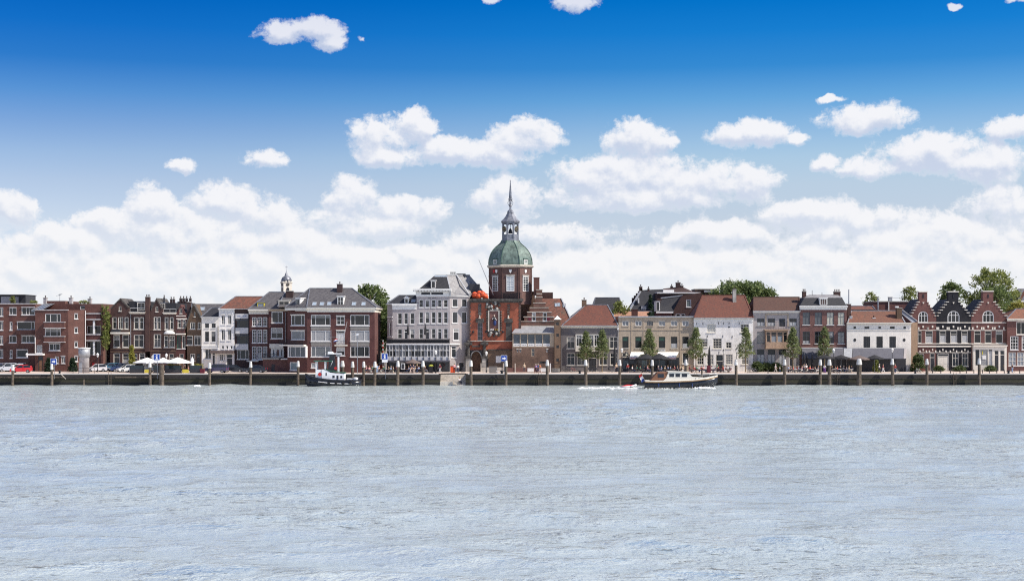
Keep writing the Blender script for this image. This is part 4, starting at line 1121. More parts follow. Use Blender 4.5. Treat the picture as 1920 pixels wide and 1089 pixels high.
# mansard in front, silver slates on the flank
e0 = fr(fr.u(786), -0.2, fr.z(z.Y(206))); e1 = fr(fr.u(844), -0.2, fr.z(z.Y(206))); t0 = fr(fr.u(816, 3), 3, fr.z(515.6, 0, 3)); t1 = fr(fr.u(837.5, 3), 3, fr.z(515.6, 0, 3))
e2 = fs(fs.u(881), -0.2, fs.z(555)); t2 = (fr.u(893, 8), 281.5, fr.z(516.5, 0, 8)); t3 = (fr.u(880, 7), 280.5, fr.z(515.6, 0, 7)); e1b = fs(0.05, -0.3, fs.z(555.0))
e0b = fr(fr.u(786), 10, fr.z(z.Y(206)))
jr = MB().add([e0, e1, t1, t0, e0b], [(0, 1, 2, 3), (4, 0, 3)]).build('roof', 'tile_black', J)
e3 = (wx(916, 284), 284.0, fs.z(555))
fl_ = MB().add([e1b, e2, t3, t1, e1, e3], [(0, 1, 2, 3), (0, 3, 4), (1, 5, 2)]).build('flank_roof', 'slate_silver', J)
m = MB(); m.bar(t1, e1, 0.2, 0.12); m.bar(e1b, e1, 0.2, 0.12); m.build('hip_cap', 'zinc', fl_)
vq = Vector(e2).lerp(Vector(e1b), 0.02); m = MB(); m.bar(vq + Vector((0, -0.1, 0.15)), Vector(t1).lerp(Vector(t3), 0.42) + Vector((0, -0.1, 0.12)), 0.3, 0.14); m.bar(t1, t3, 0.3, 0.2); m.build('ridge_cap', 'zinc', fl_)
dormer_full(J, fr, z.X(533), z.X(580), z.Y(128), z.Y(204), 0.1, 3.2, 'trim_white', 'trim_white', nx=1, side='plaster_lilac')
skylight(J, fr, (-0.2, fr.z(z.Y(206))), (3, fr.z(515.6, 0, 3)), z.X(628), z.Y(90), 2.6, 0.5)
for x in (721, 739, 757): chimney(J, fr, z.X(x - 4), z.X(x + 4), z.Y(50), z.Y(85), 5, 'black_metal', 0, 0.3, cap='black_metal')
MB(fr).box(fr.u(z.X(770), 6), fr.u(z.X(855), 6), 6, 8, fr.z(520, 0, 6), fr.z(513, 0, 6)).build('roof_plant', 'trim_dark', J)
# balcony over the veranda
fv = front(270.2)
bz = fv.z(z.Y(712))
MB(fv).box(fv.u(724), fv.u(843.5), -0.15, 2.79, bz - 0.16, bz).build('balcony', 'trim_white', J)
railing(J, fv, fv.u(725), fv.u(843), 0.0, bz + 0.002, fv.z(z.Y(667)), 'black_metal', 0.10, ends=2.7)
MB(fv).box(fv.u(725.2), fv.u(842.8), 0.035, 0.05, bz + 0.1, fv.z(z.Y(676))).build('rail_screen', 'canvas_black', J)
# veranda: white posts, glass above and below a transom, white apron
zt, zb = bz - 0.163, fv.z(z.Y(836))
vg = MB(fv)
u0, u1 = fv.u(724.5), fv.u(842.5)
N = 20
vg.box(u0, u1, 0.0, 0.16, zt - 0.18, zt); vg.box(u0, u1, 0.0, 0.16, fv.z(z.Y(780)), fv.z(z.Y(773))); vg.box(u0, u1, 0.0, 0.16, zb, zb + 0.1)
for k in range(N + 1):
    u = u0 + (u1 - u0) * k / N; vg.box(u - 0.055, u + 0.055, 0.01, 0.15, zb + 0.1, zt - 0.18)
vo = vg.build('veranda', 'trim_white', J)
for k in range(N):
    ua, ub = u0 + (u1 - u0) * k / N, u0 + (u1 - u0) * (k + 1) / N
    c = dk() if rnd.random() < 0.62 else (0.20, 0.20, 0.21)
    MB(fv).poly([(ua, 0.08, zb), (ub, 0.083, zb), (ub, 0.08, fv.z(z.Y(777))), (ua, 0.083, fv.z(z.Y(777)))]).build('pane', 'glass', vo, colour=c)
    MB(fv).poly([(ua, 0.08, fv.z(z.Y(777))), (ub, 0.083, fv.z(z.Y(777))), (ub, 0.08, zt), (ua, 0.083, zt)]).build('pane', 'glass', vo, colour=(0.22, 0.22, 0.23) if k % 2 else (0.10, 0.10, 0.11))
MB(fv).box(u0 - 0.1, u1 + 0.1, -0.2, 2.7, fv.z(z.Y(868)), zb - 0.003).build('apron', 'panel_white', J)
for k in range(11):
    u = u0 + 0.2 + (u1 - u0 - 0.4) * k / 10
    MB(fv).box(u - 0.05, u + 0.05, -0.32, -0.22, QZ, fv.z(z.Y(725))).build('post', 'trim_dark', J)
MB(fv).box(u0, u1, 0.9, 2.6, QZ, fv.z(z.Y(868)) - 0.003).build('shopfront', 'trim_dark', J)
for k in range(9):
    ua = u0 + 0.3 + (u1 - u0 - 0.5) * k / 9; MB(fv).poly([(ua, 0.89, QZ + 0.5), (ua + 1.1, 0.885, QZ + 0.5), (ua + 1.1, 0.885, QZ + 2.2), (ua, 0.89, QZ + 2.2)]).build('shop_pane', 'glass', J, colour=dk())
MB(fv).box(u0 - 0.1, u1 + 0.15, -1.6, -0.21, fv.z(z.Y(880)), fv.z(z.Y(866))).build('awning', 'canvas_grey', J)
for px in (765, 797.5):
    P = thing('closed_parasol', 'folded black parasol on the hotel balcony, %s of the two' % ('left' if px < 780 else 'right'), 'parasol', (wx(px, 271.5), 271.5, bz))
    MB().tube((wx(px, 271.5), 271.5, bz), (wx(px, 271.5), 271.5, wz(606, 271.5)), 0.04, n=6).build('pole', 'black_metal', P)
    MB().lathe([(0.10, wz(628, 271.5)), (0.27, wz(626, 271.5)), (0.19, wz(615, 271.5)), (0.05, wz(606.5, 271.5))], wx(px, 271.5), 271.5, 9).build('canopy', 'canvas_black', P)

# ------------------------------------------------------------------ the water gate with its domed tower
z = Zm(860, 500, 4.95)
fr = front(273.5)
GZ = house('gatehouse', 'orange brick water gate with carved stone relief under an octagonal domed clock tower', fr, 930, 'gatehouse')
gz = lambda y: fr.z(z.Y(y))
gu = lambda x: fr.u(z.X(x))
facade(GZ, fr, 'brick_orange', [z.p(100, 772), z.p(578, 772), z.p(578, 300), z.p(100, 300)],
       [z(176, 222, 520, 683, nx=2, nz=4, fc='lead', fw=0.08, sill='stone_dark'), z(182, 208, 345, 432, nx=1, fc='lead', fw=0.08, sill='stone_pale')], depth=9)
facade(GZ, fr, 'brick_tan', [z.p(272, None), z.p(578, None), z.p(578, 772.5), z.p(272, 772.5)], [], depth=9, name='base')
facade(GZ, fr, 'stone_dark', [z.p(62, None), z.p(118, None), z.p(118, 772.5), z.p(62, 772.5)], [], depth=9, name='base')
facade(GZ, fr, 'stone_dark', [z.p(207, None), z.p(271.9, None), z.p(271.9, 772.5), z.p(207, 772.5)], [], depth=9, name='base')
# arch
A0, A1, zs = gu(118), gu(207), gz(840)
m = MB(fr); n = 10; cxa = (A0 + A1) / 2; ra = (A1 - A0) / 2
P = [(A0, 0, gz(772.5)), (A1, 0, gz(772.5))]
arcp = [(cxa + ra * math.cos(PI * k / n), zs + (gz(785) - zs) * math.sin(PI * k / n)) for k in range(n + 1)]
outer = [(A1, gz(772.5)), (A0, gz(772.5))]
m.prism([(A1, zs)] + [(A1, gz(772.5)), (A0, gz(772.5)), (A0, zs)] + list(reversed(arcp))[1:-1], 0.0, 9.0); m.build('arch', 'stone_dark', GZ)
MB(fr).box(A0, A1, 1.2, 1.5, QZ, gz(778)).build('gate_door', 'wood_brown', GZ)
m = MB(fr)
for k in range(n):
    (a, b), (c, d) = arcp[k], arcp[k + 1]
    kx = 1.22; m.add([(a, -0.18, b), (c, -0.18, d), (cxa + (c - cxa) * kx, -0.18, zs + (d - zs) * 1.16), (cxa + (a - cxa) * kx, -0.18, zs + (b - zs) * 1.16), (a, 0, b), (c, 0, d), (cxa + (c - cxa) * kx, 0, zs + (d - zs) * 1.16), (cxa + (a - cxa) * kx, 0, zs + (b - zs) * 1.16)],
                     [(0, 1, 2, 3), (0, 1, 5, 4), (2, 3, 7, 6)])
m.build('arch_ring', 'stone_grey', GZ)
# portal columns, blocks and pediment pieces
for x in (88, 238):
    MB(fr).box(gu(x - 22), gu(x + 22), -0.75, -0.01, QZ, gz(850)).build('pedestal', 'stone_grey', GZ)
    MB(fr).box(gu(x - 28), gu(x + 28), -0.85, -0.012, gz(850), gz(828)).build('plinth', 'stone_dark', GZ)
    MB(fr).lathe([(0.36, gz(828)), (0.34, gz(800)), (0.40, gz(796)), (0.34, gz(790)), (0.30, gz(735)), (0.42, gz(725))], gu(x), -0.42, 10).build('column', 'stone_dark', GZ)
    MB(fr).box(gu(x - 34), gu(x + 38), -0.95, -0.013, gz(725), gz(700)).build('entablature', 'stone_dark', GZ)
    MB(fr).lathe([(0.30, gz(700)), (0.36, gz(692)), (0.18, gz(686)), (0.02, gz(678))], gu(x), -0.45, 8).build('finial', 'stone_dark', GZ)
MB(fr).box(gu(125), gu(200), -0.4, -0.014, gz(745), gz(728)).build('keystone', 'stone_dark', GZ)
# mouldings and string courses
MB(fr).box(gu(92), gu(600), -0.55, 0.6, gz(318), gz(298)).build('cornice', 'stone_dark', GZ)
MB(fr).box(gu(98), gu(590), -0.22, -0.01, gz(335), gz(318.3)).build('moulding', 'stone_dark', GZ)
MB(fr).box(gu(110), gu(497), -0.16, -0.012, gz(693), gz(685)).build('string_course', 'stone_pale', GZ)
MB(fr).box(gu(272), gu(497), -0.2, -0.012, gz(774), gz(765)).build('string_course', 'stone_dark', GZ)
for k in range(24):
    y0 = 340 + k * 18
    for x0, x1 in ((99, 107 if k % 2 else 114), (562 if k % 2 else 556, 579)):
        if y0 < 690: MB(fr).box(gu(x0), gu(x1), -0.06, -0.004, gz(y0 + 13), gz(y0)).build('quoin', 'stone_dark', GZ)
# niches with busts
for x in (199, 465):
    MB(fr).box(gu(x - 40), gu(x + 38), -0.35, -0.02, gz(520), gz(505)).build('niche_shelf', 'stone_dark', GZ)
    MB(fr).box(gu(x - 30), gu(x + 28), -0.30, -0.021, gz(505), gz(482)).build('niche_block', 'stone_dark', GZ)
    MB(fr).lathe([(0.20, gz(482)), (0.24, gz(476)), (0.10, gz(469)), (0.15, gz(464)), (0.16, gz(458)), (0.06, gz(451))], gu(x - 5), -0.22, 9).build('bust', 'stone_pale', GZ)
    for dx in (-36, 30): MB(fr).lathe([(0.13, gz(505)), (0.10, gz(490)), (0.14, gz(484)), (0.02, gz(478))], gu(x + dx), -0.18, 7).build('finial', 'stone_dark', GZ)
    for yy in (350, 372, 394, 416, 438): MB(fr).box(gu(x - 12 - (yy % 3) * 2), gu(x + 10 + (yy % 4)), -0.20, -0.022, gz(yy + 14), gz(yy)).build('carved_block', 'stone_dark', GZ)
MB(fr).box(gu(438), gu(494), -0.12, -0.02, gz(683), gz(522)).build('blind_panel', 'stone_dark', GZ)
for x in (135, 255, 410):
    MB(fr).lathe([(0.20, gz(614)), (0.24, gz(606)), (0.18, gz(598)), (0.04, gz(592))], gu(x), -0.12, 8, sy=0.6).build('wall_anchor', 'black_metal', GZ)
# the relief: layered stone frame, crown of scrolls, seated figure, shields
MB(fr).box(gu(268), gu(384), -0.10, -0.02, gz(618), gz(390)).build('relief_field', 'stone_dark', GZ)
MB(fr).box(gu(288), gu(366), -0.14, -0.102, gz(590), gz(412)).build('relief_panel', 'brick_rose', GZ)
for (x0, x1, y0, y1, mt) in ((272, 284, 405, 600, 'stone_pale'), (368, 380, 405, 600, 'stone_grey'), (284, 368, 400, 412, 'stone_grey'), (284, 368, 590, 602, 'stone_dark')):
    MB(fr).box(gu(x0), gu(x1), -0.30, -0.11, gz(y1), gz(y0)).build('relief_frame', mt, GZ)
rr = random.Random(3)
for k in range(38):
    x = rr.uniform(255, 395); y = rr.uniform(325, 400) if rr.random() < 0.8 else rr.uniform(602, 640)
    if y > 600: x = rr.uniform(275, 380)
    r = rr.uniform(0.14, 0.34)
    MB(fr).lathe([(r * 0.5, gz(y) - r), (r, gz(y) - r * 0.3), (r * 0.9, gz(y) + r * 0.3), (r * 0.3, gz(y) + r)], gu(x), -0.12, 7, rr.random()).build('carving', 'stone_dark' if rr.random() < 0.75 else 'stone_grey', GZ)
for side in (262, 392):
    for y in range(420, 610, 24): MB(fr).lathe([(0.08, gz(y + 10)), (0.22, gz(y + 2)), (0.18, gz(y - 4)), (0.05, gz(y - 11))], gu(side), -0.10, 7).build('carving', 'stone_dark', GZ)
MB(fr).lathe([(0.03, gz(660)), (0.20, gz(640)), (0.30, gz(630))], gu(328), -0.15, 8).build('pendant', 'stone_dark', GZ)
for k, x in enumerate((299, 317, 342, 360)): MB(fr).lathe([(0.04, gz(592)), (0.17, gz(586)), (0.17, gz(578))], gu(x), -0.24, 8).build('shield', 'trim_white' if k < 2 else 'gold', GZ)
sf = MB(fr); sf.lathe([(0.10, gz(548)), (0.24, gz(538)), (0.30, gz(520)), (0.26, gz(506)), (0.2, gz(498))], gu(336), -0.28, 10, sy=0.7); sf.build('relief_robe', 'robe_blue', GZ, True)
MB(fr).lathe([(0.26, gz(498)), (0.28, gz(480)), (0.16, gz(468)), (0.07, gz(464))], gu(331), -0.26, 9, sy=0.7).build('relief_bodice', 'trim_dark', GZ, True)
MB(fr).lathe([(0.05, gz(466)), (0.11, gz(460)), (0.11, gz(454)), (0.04, gz(447))], gu(331), -0.26, 8).build('relief_head', 'stone_pale', GZ, True)
m = MB(fr); m.tube((gu(331) + 0.2, -0.3, gz(476)), (gu(350), -0.42, gz(498)), 0.06, 0.05, 6); m.tube((gu(331) - 0.2, -0.3, gz(476)), (gu(312), -0.4, gz(486)), 0.06, 0.05, 6); m.build('relief_sleeve', 'trim_white', GZ)
# stair and information board at the foot
MB(fr).box(gu(345), gu(390), -0.1, -0.02, gz(890), gz(828)).build('notice_board', 'trim_white', GZ)

# octagonal tower
TX, TY = wx(957, 278.5), 278.5
tz = lambda py: CAM_H - (py - HY) * TY / FPX
Rr = 40.0 * TY / FPX
Rv = Rr / math.cos(PI / 8)            # across the corners
a8 = PI / 8
tb, tt = tz(562), tz(503)
MB().lathe([(Rv * 0.985, tb - 1.0), (Rv * 0.985, tt)], TX, TY, 8, a8).build('tower_wall', 'brick_tower', GZ)
MB().lathe([(Rv * 1.0, tt), (Rv * 1.05, tt + 0.15), (Rv * 1.09, tt + 0.3), (Rv * 1.09, tt + 0.45), (Rv * 1.0, tt + 0.55)], TX, TY, 8, a8).build('tower_cornice', 'stone_pale', GZ)
for k in range(8):                     # a window in each face
    ang = -PI / 2 + k * PI / 4
    nx_, ny_ = math.cos(ang), math.sin(ang)
    f8 = Frame(TX + nx_ * Rr * 0.985, TY + ny_ * Rr * 0.985, ang + PI / 2)
    w = 0.78
    zb_, zt_ = tz(547), tz(519.5)
    MB(f8).box(-w - 0.12, w + 0.12, -0.16, -0.02, zt_ + 0.02, zt_ + 0.3).build('window_hood', 'stone_grey', GZ)
    mb = MB(f8); frame_bars(mb, -w, w, zb_, zt_, 0.12, -0.09, 0.0, 2, 6, None, 0.05); wo_ = mb.build('window', 'trim_white', GZ)
    MB(f8).poly([(-w + .06, -0.035, zb_ + .06), (w - .06, -0.035, zb_ + .06), (w - .06, -0.035, zt_ - .06), (-w + .06, -0.035, zt_ - .06)]).build('pane', 'glass', wo_, colour=(0.42, 0.45, 0.48) if k == 0 else (0.06, 0.065, 0.07))
    for sx in (-1, 1): MB(f8).box(sx * 1.62 - 0.06, sx * 1.62 + 0.06, -0.1, 0.02, tb, tt).build('pilaster', 'brick_tower', GZ)
    for dx, mt in (((-0.35, 'red_paint'), (0.35, 'trim_white')) if k == 7 else ((0.0, 'trim_white'),)):
        MB(f8).prism([(dx - 0.25, tz(507)), (dx + 0.25, tz(507)), (dx + 0.25, tz(510.5)), (dx, tz(513.5)), (dx - 0.25, tz(510.5))], -0.12, -0.01).build('coat_of_arms', mt, GZ)
# platform and balustrade round the tower
MB().box(wx(884, 276), wx(972, 276), 273.6, 284, tz(566), tz(561.5)).build('platform', 'stone_dark', GZ)
MB().box(wx(973.5, 277.4), wx(1003, 277.4), 277.4, 285, QZ, wz(547.5, 277.4)).build('rear_block', 'brick_old', GZ)
MB().box(wx(973, 277.4), wx(1004, 277.4), 277.2, 285.2, wz(547.5, 277.4) + 0.003, wz(546, 277.4)).build('rear_coping', 'stone_dark', GZ)
railing(GZ, front(274.2), wx(939, 274.2), wx(978, 274.2), 0, fr.z(z.Y(296)), fr.z(z.Y(238)), 'black_metal', 0.10)
railing(GZ, front(273.9), wx(880.5, 274), wx(917, 274), 0, fr.z(z.Y(298)), fr.z(z.Y(250)), 'black_metal', 0.5)
# dome, ribs and dormers
zz = lambda y: tz(330 + y / 4.5375)
prof = [(182, 768), (184, 745), (181, 718), (174, 690), (162, 660), (145, 632), (122, 606), (98, 586), (82, 570), (74, 552)]
pr = [(r / 4.5375 * TY / FPX / math.cos(PI / 8) * 1.0, zz(y)) for r, y in prof]
MB().lathe(pr, TX, TY, 8, a8).build('dome', 'copper_green', GZ)
for i in range(8):
    m = MB()
    t = a8 + 2 * PI * i / 8
    for (r0, z0), (r1, z1) in zip(pr[:-1], pr[1:]):
        m.bar((TX + (r0 + .03) * math.cos(t), TY + (r0 + .03) * math.sin(t), z0), (TX + (r1 + .03) * math.cos(t), TY + (r1 + .03) * math.sin(t), z1), 0.13, 0.13)
    m.build('dome_rib', 'copper_rib', GZ)
for k in range(8):
    ang = -PI / 2 + (k + 0.5) * PI / 4
    ang = -PI / 2 + k * PI / 4
    if k in (0, 4): continue
    nx_, ny_ = math.cos(ang), math.sin(ang); rr_ = 176 / 4.5375 * TY / FPX
    f8 = Frame(TX + nx_ * rr_, TY + ny_ * rr_, ang + PI / 2)
    dm = MB(f8).box(-0.55, 0.55, -0.12, 0.9, zz(762), zz(714)).build('dome_dormer', 'copper_rib', GZ)
    MB(f8).box(-0.68, 0.68, -0.25, 0.9, zz(714) + 0.003, zz(708)).build('dormer_roof', 'copper_rib', dm)
    mb = MB(f8); frame_bars(mb, -0.44, 0.44, zz(757), zz(717), 0.08, -0.2, -0.123, 2, 3, None, 0.05); mb.build('dormer_window', 'trim_white', dm)
    MB(f8).poly([(-.4, -.15, zz(756)), (.4, -.15, zz(756)), (.4, -.15, zz(718)), (-.4, -.15, zz(718))]).build('dormer_pane', 'glass', dm, colour=dk())
# open lantern: ring, eight piers, arches, bells, clock faces
rl = 68 / 4.5375 * TY / FPX / math.cos(a8)
MB().lathe([(rl * 1.10, zz(553)), (rl * 1.10, zz(545)), (rl, zz(540))], TX, TY, 8, a8).build('lantern_base', 'lead', GZ)
for i in range(8):
    t = a8 + 2 * PI * i / 8
    MB().tube((TX + rl * 0.92 * math.cos(t), TY + rl * 0.92 * math.sin(t), zz(541)), (TX + rl * 0.92 * math.cos(t), TY + rl * 0.92 * math.sin(t), zz(400)), 0.20, 0.20, 6).build('lantern_pier', 'lead', GZ)
    ang = -PI / 2 + i * PI / 4
    f8 = Frame(TX + rl * 0.86 * math.cos(ang), TY + rl * 0.86 * math.sin(ang), ang + PI / 2)
    hw = rl * 0.37
    MB(f8).box(-hw, hw, -0.08, 0.10, zz(541), zz(500)).build('lantern_panel', 'lead', GZ)
    ar = [(hw * math.cos(PI * k / 8), zz(430) + (zz(408) - zz(430)) * math.sin(PI * k / 8)) for k in range(9)]
    MB(f8).prism([(hw, zz(398)), (-hw, zz(398))] + list(reversed(ar)), -0.08, 0.10).build('lantern_arch', 'lead', GZ)
    if i % 2 == 1:
        c = MB(f8); c.tube((0, -0.22, zz(453)), (0, -0.30, zz(453)), 0.52, 0.52, 18); cf = c.build('clock_face', 'trim_dark', GZ)
        for q in range(12):
            a = q * PI / 6; MB(f8).box(0.42 * math.cos(a) - .045, 0.42 * math.cos(a) + .045, -0.33, -0.303, zz(453) + 0.42 * math.sin(a) - .045, zz(453) + 0.42 * math.sin(a) + .045).build('clock_mark', 'gold', cf)
        h = MB(f8); h.bar((0, -0.33, zz(453)), (0.30, -0.33, zz(453) + 0.16), 0.05); h.bar((0, -0.34, zz(453)), (-0.26, -0.34, zz(453) - 0.10), 0.06); h.build('clock_hand', 'gold', cf)
MB().lathe([(0.42, zz(490)), (0.36, zz(470)), (0.22, zz(452)), (0.08, zz(446))], TX, TY, 12).build('bell', 'black_metal', GZ)
MB().tube((TX, TY, zz(446)), (TX, TY, zz(396)), 0.05, n=6).build('bell_bar', 'black_metal', GZ)
MB().lathe([(rl * 1.13, zz(398)), (rl * 1.17, zz(388)), (rl * 1.04, zz(380)), (rl * 0.84, zz(366)), (rl * 0.62, zz(346)), (rl * 0.46, zz(324)), (0.66, zz(320)), (0.70, zz(310)), (0.60, zz(298)), (0.36, zz(289)), (0.22, zz(284))], TX, TY, 8, a8).build('lantern_roof', 'lead', GZ)
MB().lathe([(0.22, zz(284)), (0.18, zz(266)), (0.34, zz(254)), (0.22, zz(245)), (0.20, zz(215)), (0.40, zz(203)), (0.42, zz(195)), (0.26, zz(190)), (0.31, zz(186)), (0.07, zz(48)), (0.11, zz(42)), (0.02, zz(32))], TX, TY, 10).build('spire', 'lead', GZ)
m = MB()
for t in (0, PI / 2):
    for k in range(16):
        a, b = 2 * PI * k / 16, 2 * PI * (k + 1) / 16
        m.tube((TX + 0.52 * math.cos(a) * math.cos(t), TY + 0.52 * math.cos(a) * math.sin(t), zz(230) + 0.52 * math.sin(a)), (TX + 0.52 * math.cos(b) * math.cos(t), TY + 0.52 * math.cos(b) * math.sin(t), zz(230) + 0.52 * math.sin(b)), 0.055, n=5)
m.build('spire_ring', 'lead', GZ)
m = MB(); p = Vector((wx(925, 275), 275, wz(553, 275))); q = Vector((wx(898, 273), 272, wz(487, 272))); m.tube(p, q, 0.09, 0.04, 6); m.build('flagpole', 'grey_metal', GZ)
MB(front(275)).box(wx(880, 275), wx(899, 275), 1, 4, wz(566, 275), wz(532, 275)).build('stair_hood', 'trim_dark', GZ)
# orange balloon floats on the roof
fl0 = thing('orange_floats', 'bundle of large round orange inflatable floats on the gatehouse roof', 'floats', (wx(901, 274.6), 274.6, wz(561, 274.6)))
for (px, py, r) in ((890, 553, 0.62), (897, 555, 0.72), (904, 552, 0.70), (909, 555, 0.62), (899, 550, 0.55), (912, 557, 0.42)):
    m = MB(); m.lathe([(r * math.sin(PI * k / 8) + 0.001, wz(py, 275) - r * math.cos(PI * k / 8)) for k in range(9)], wx(px, 275), 275.0, 14); m.build('float', 'orange_rubber', fl0, True)

# stepped gable wing with sun room
fw_ = front(274.6)
Wg = house('gable_house', 'old brick stepped gable house with pale bands and sun room beside the gate', fw_, 1005)
hu = lambda x: fw_.u(z.X(x)); hz_ = lambda y: fw_.z(z.Y(y))
steps = [(580, 890, 508), (608, 880, 465), (637, 860, 421), (662, 834, 381), (694, 806, 337), (714, 778, 285), (720, 776, 215)]
out = [(z.X(578), None), (z.X(889), None)]
for a, b, y in steps: out.append((z.X(b), z.Y(y)))
o2 = []
prev = None
R_side = []; L_side = []
yprev = None
ys_ = [550] + [s_[2] for s_ in steps]
poly = [(z.X(580), None), (z.X(890), None)]
for k, (a, b, y) in enumerate(steps):
    if k == 0: poly += [(z.X(b), z.Y(y))]
    else: poly += [(z.X(b), z.Y(steps[k - 1][2])), (z.X(b), z.Y(y))]
for k in range(len(steps) - 1, -1, -1):
    a, b, y = steps[k]
    poly += [(z.X(a), z.Y(y))]
    if k > 0: poly += [(z.X(a), z.Y(steps[k - 1][2]))]
# clean duplicates
pp_ = []
for q in poly:
    if not pp_ or (abs(q[0] - pp_[-1][0]) > 0.01 or q[1] != pp_[-1][1]): pp_.append(q)
facade(Wg, fw_, 'brick_gable', pp_, [z(680, 716, 425, 503, fw=0.1, nz=2), z(781, 818, 425, 503, fw=0.1, nz=2)], depth=2.0)
for a, b, y in steps:
    MB(fw_).box(hu(a) - 0.06, hu(b) + 0.06, -0.06, 2.03, hz_(y) - 0.02, hz_(y) + 0.09).build('step_cap', 'stone_pale', Wg)
for y, a, b in ((548, 580, 888), (250, 722, 774), (465, 600, 890), (421, 640, 860)): MB(fw_).box(hu(a), hu(b), -0.045, -0.003, hz_(y + 4), hz_(y - 3)).build('stone_band', 'stone_pale', Wg)
for x in (660, 832): MB(fw_).box(hu(x - 13), hu(x + 13), -0.06, -0.004, hz_(503), hz_(470)).build('shutter', 'maroon_paint', Wg)
chimney(Wg, fw_, z.X(696), z.X(749), z.Y(100), z.Y(240), 1.0, 'brick_red', 0, 1.1, cap='brick_red')
m = MB(fw_)
m.add([(hu(775), 1.9, hz_(560)), (fw_.u(z.X(1075)), 1.9, hz_(560)), (fw_.u(z.X(952), 6), 6.5, fw_.z(z.Y(295), 0, 6.5)), (fw_.u(z.X(700), 6), 6.5, fw_.z(z.Y(295), 0, 6.5)), (fw_.u(z.X(1075)), 11, hz_(560)), (hu(700), 11, hz_(560))],
      [(0, 1, 2, 3), (1, 4, 2), (3, 2, 4, 5), (0, 3, 5)])
wr = m.build('roof', 'tile_mottled', Wg)
m = MB(fw_); m.bar((fw_.u(z.X(1075)), 1.9, hz_(560)), (fw_.u(z.X(952), 6), 6.5, fw_.z(z.Y(293), 0, 6.5)), 0.25, 0.2); m.build('verge', 'lead', wr)
for x, y in ((905, 355), (928, 352), (980, 360)): skylight(Wg, fw_, (1.9, hz_(560)), (6.5, fw_.z(z.Y(295), 0, 6.5)), z.X(x), z.Y(y), 0.6, 0.9)
MB(front(283.5)).box(wx(z.X(778), 283.5), wx(z.X(875), 283.5), 0, 5, wz(565, 283.5), wz(z.Y(238), 283.5)).build('rear_wall', 'brick_brown', Wg)
# lower block with the sun room
fs_ = front(271.6)
su = lambda x: fs_.u(z.X(x)); sz_ = lambda y: fs_.z(z.Y(y))
facade(Wg, fs_, 'brick_old', [z.p(496, None), z.p(888, None), z.p(888, 745), z.p(496, 745)],
       [z(540, 552, 765, 792, fw=0.05, sill=None), z(567, 579, 765, 792, fw=0.05, sill=None), z(674, 704, 757, 830, nz=2, fw=0.1, fc='trim_beige', sill=None), z(814, 828, 765, 792, fw=0.05, sill=None), z(753, 808, 877, 896, fw=0.05, fc='trim_dark', sill=None)], depth=2.9)
for x in (546, 573, 821): MB(fs_).box(su(x - 12), su(x + 12), -0.06, -0.003, sz_(765), sz_(758)).build('lintel', 'stone_pale', Wg)
sr = MB(fs_); sr.box(su(500), su(888), 0.05, 0.2, sz_(745) + 0.003, sz_(738)); sr.box(su(500), su(888), -0.1, 0.2, sz_(627), sz_(615))
edges = [504, 572, 640, 709, 780, 850]
for x in edges: sr.box(su(x - 4), su(x + 4), 0.05, 0.2, sz_(738), sz_(627))
sr.box(su(854), su(887), 0.06, 2.9, sz_(738), sz_(627))
so_ = sr.build('sun_room', 'trim_beige', Wg)
for a, b in zip(edges[:-1], edges[1:]):
    MB(fs_).poly([(su(a + 4), 0.14, sz_(711)), (su(b - 4), 0.15, sz_(711)), (su(b - 4), 0.14, sz_(627)), (su(a + 4), 0.145, sz_(627))]).build('pane', 'glass', so_, colour=(0.07, 0.085, 0.10))
    bd = MB(fs_).box(su(a + 4), su(b - 4), 0.08, 0.12, sz_(738) + 0.01, sz_(712)).build('board', 'trim_white', so_)
    lt = MB(fs_); q = su(a + 12)
    while q < su(b - 12): lt.box(q, q + 0.09, 0.07, 0.0795, sz_(728), sz_(721 + rr.randint(-1, 2))); q += rr.uniform(0.12, 0.2)
    lt.build('lettering', 'trim_blue_grey', bd)
MB(fs_).box(su(500), su(888), 0.2, 2.9, sz_(745) + 0.003, sz_(620)).build('sun_room_back', 'trim_dark', Wg)
MB(fs_).add([(su(492), -0.3, sz_(616)), (su(890), -0.3, sz_(616)), (su(888), 2.95, sz_(553)), (su(540), 2.95, sz_(553)), (su(492), 2.95, sz_(616))], [(0, 1, 2, 3), (0, 3, 4)]).build('sun_room_roof', 'zinc', Wg)
# slim brick stair turret with a white cap
tu = front(271.2)
St = house('stair_turret', 'slim brown brick turret with tiny windows and white pyramid cap', tu, 1045, 'turret')
facade(St, tu, 'brick_tan', [z.p(889, None), z.p(946, None), z.p(946, 490), z.p(889, 490)], [z(906, 930, y, y + 28, fw=0.06, fc='trim_dark', sill=None) for y in (515, 620, 727, 850)], depth=2.2)
m = MB(tu); a, b = tu.u(z.X(884)), tu.u(z.X(972)); zt = tu.z(z.Y(490))
m.add([(a, -0.25, zt), (tu.u(z.X(955)), -0.25, zt), (tu.u(z.X(955)), 2.4, zt), (a, 2.4, zt), ((a + tu.u(z.X(950))) / 2, 1.1, tu.z(z.Y(452)))], [(0, 1, 4), (1, 2, 4), (2, 3, 4), (3, 0, 4), (3, 2, 1, 0)]); m.build('cap', 'trim_white', St)

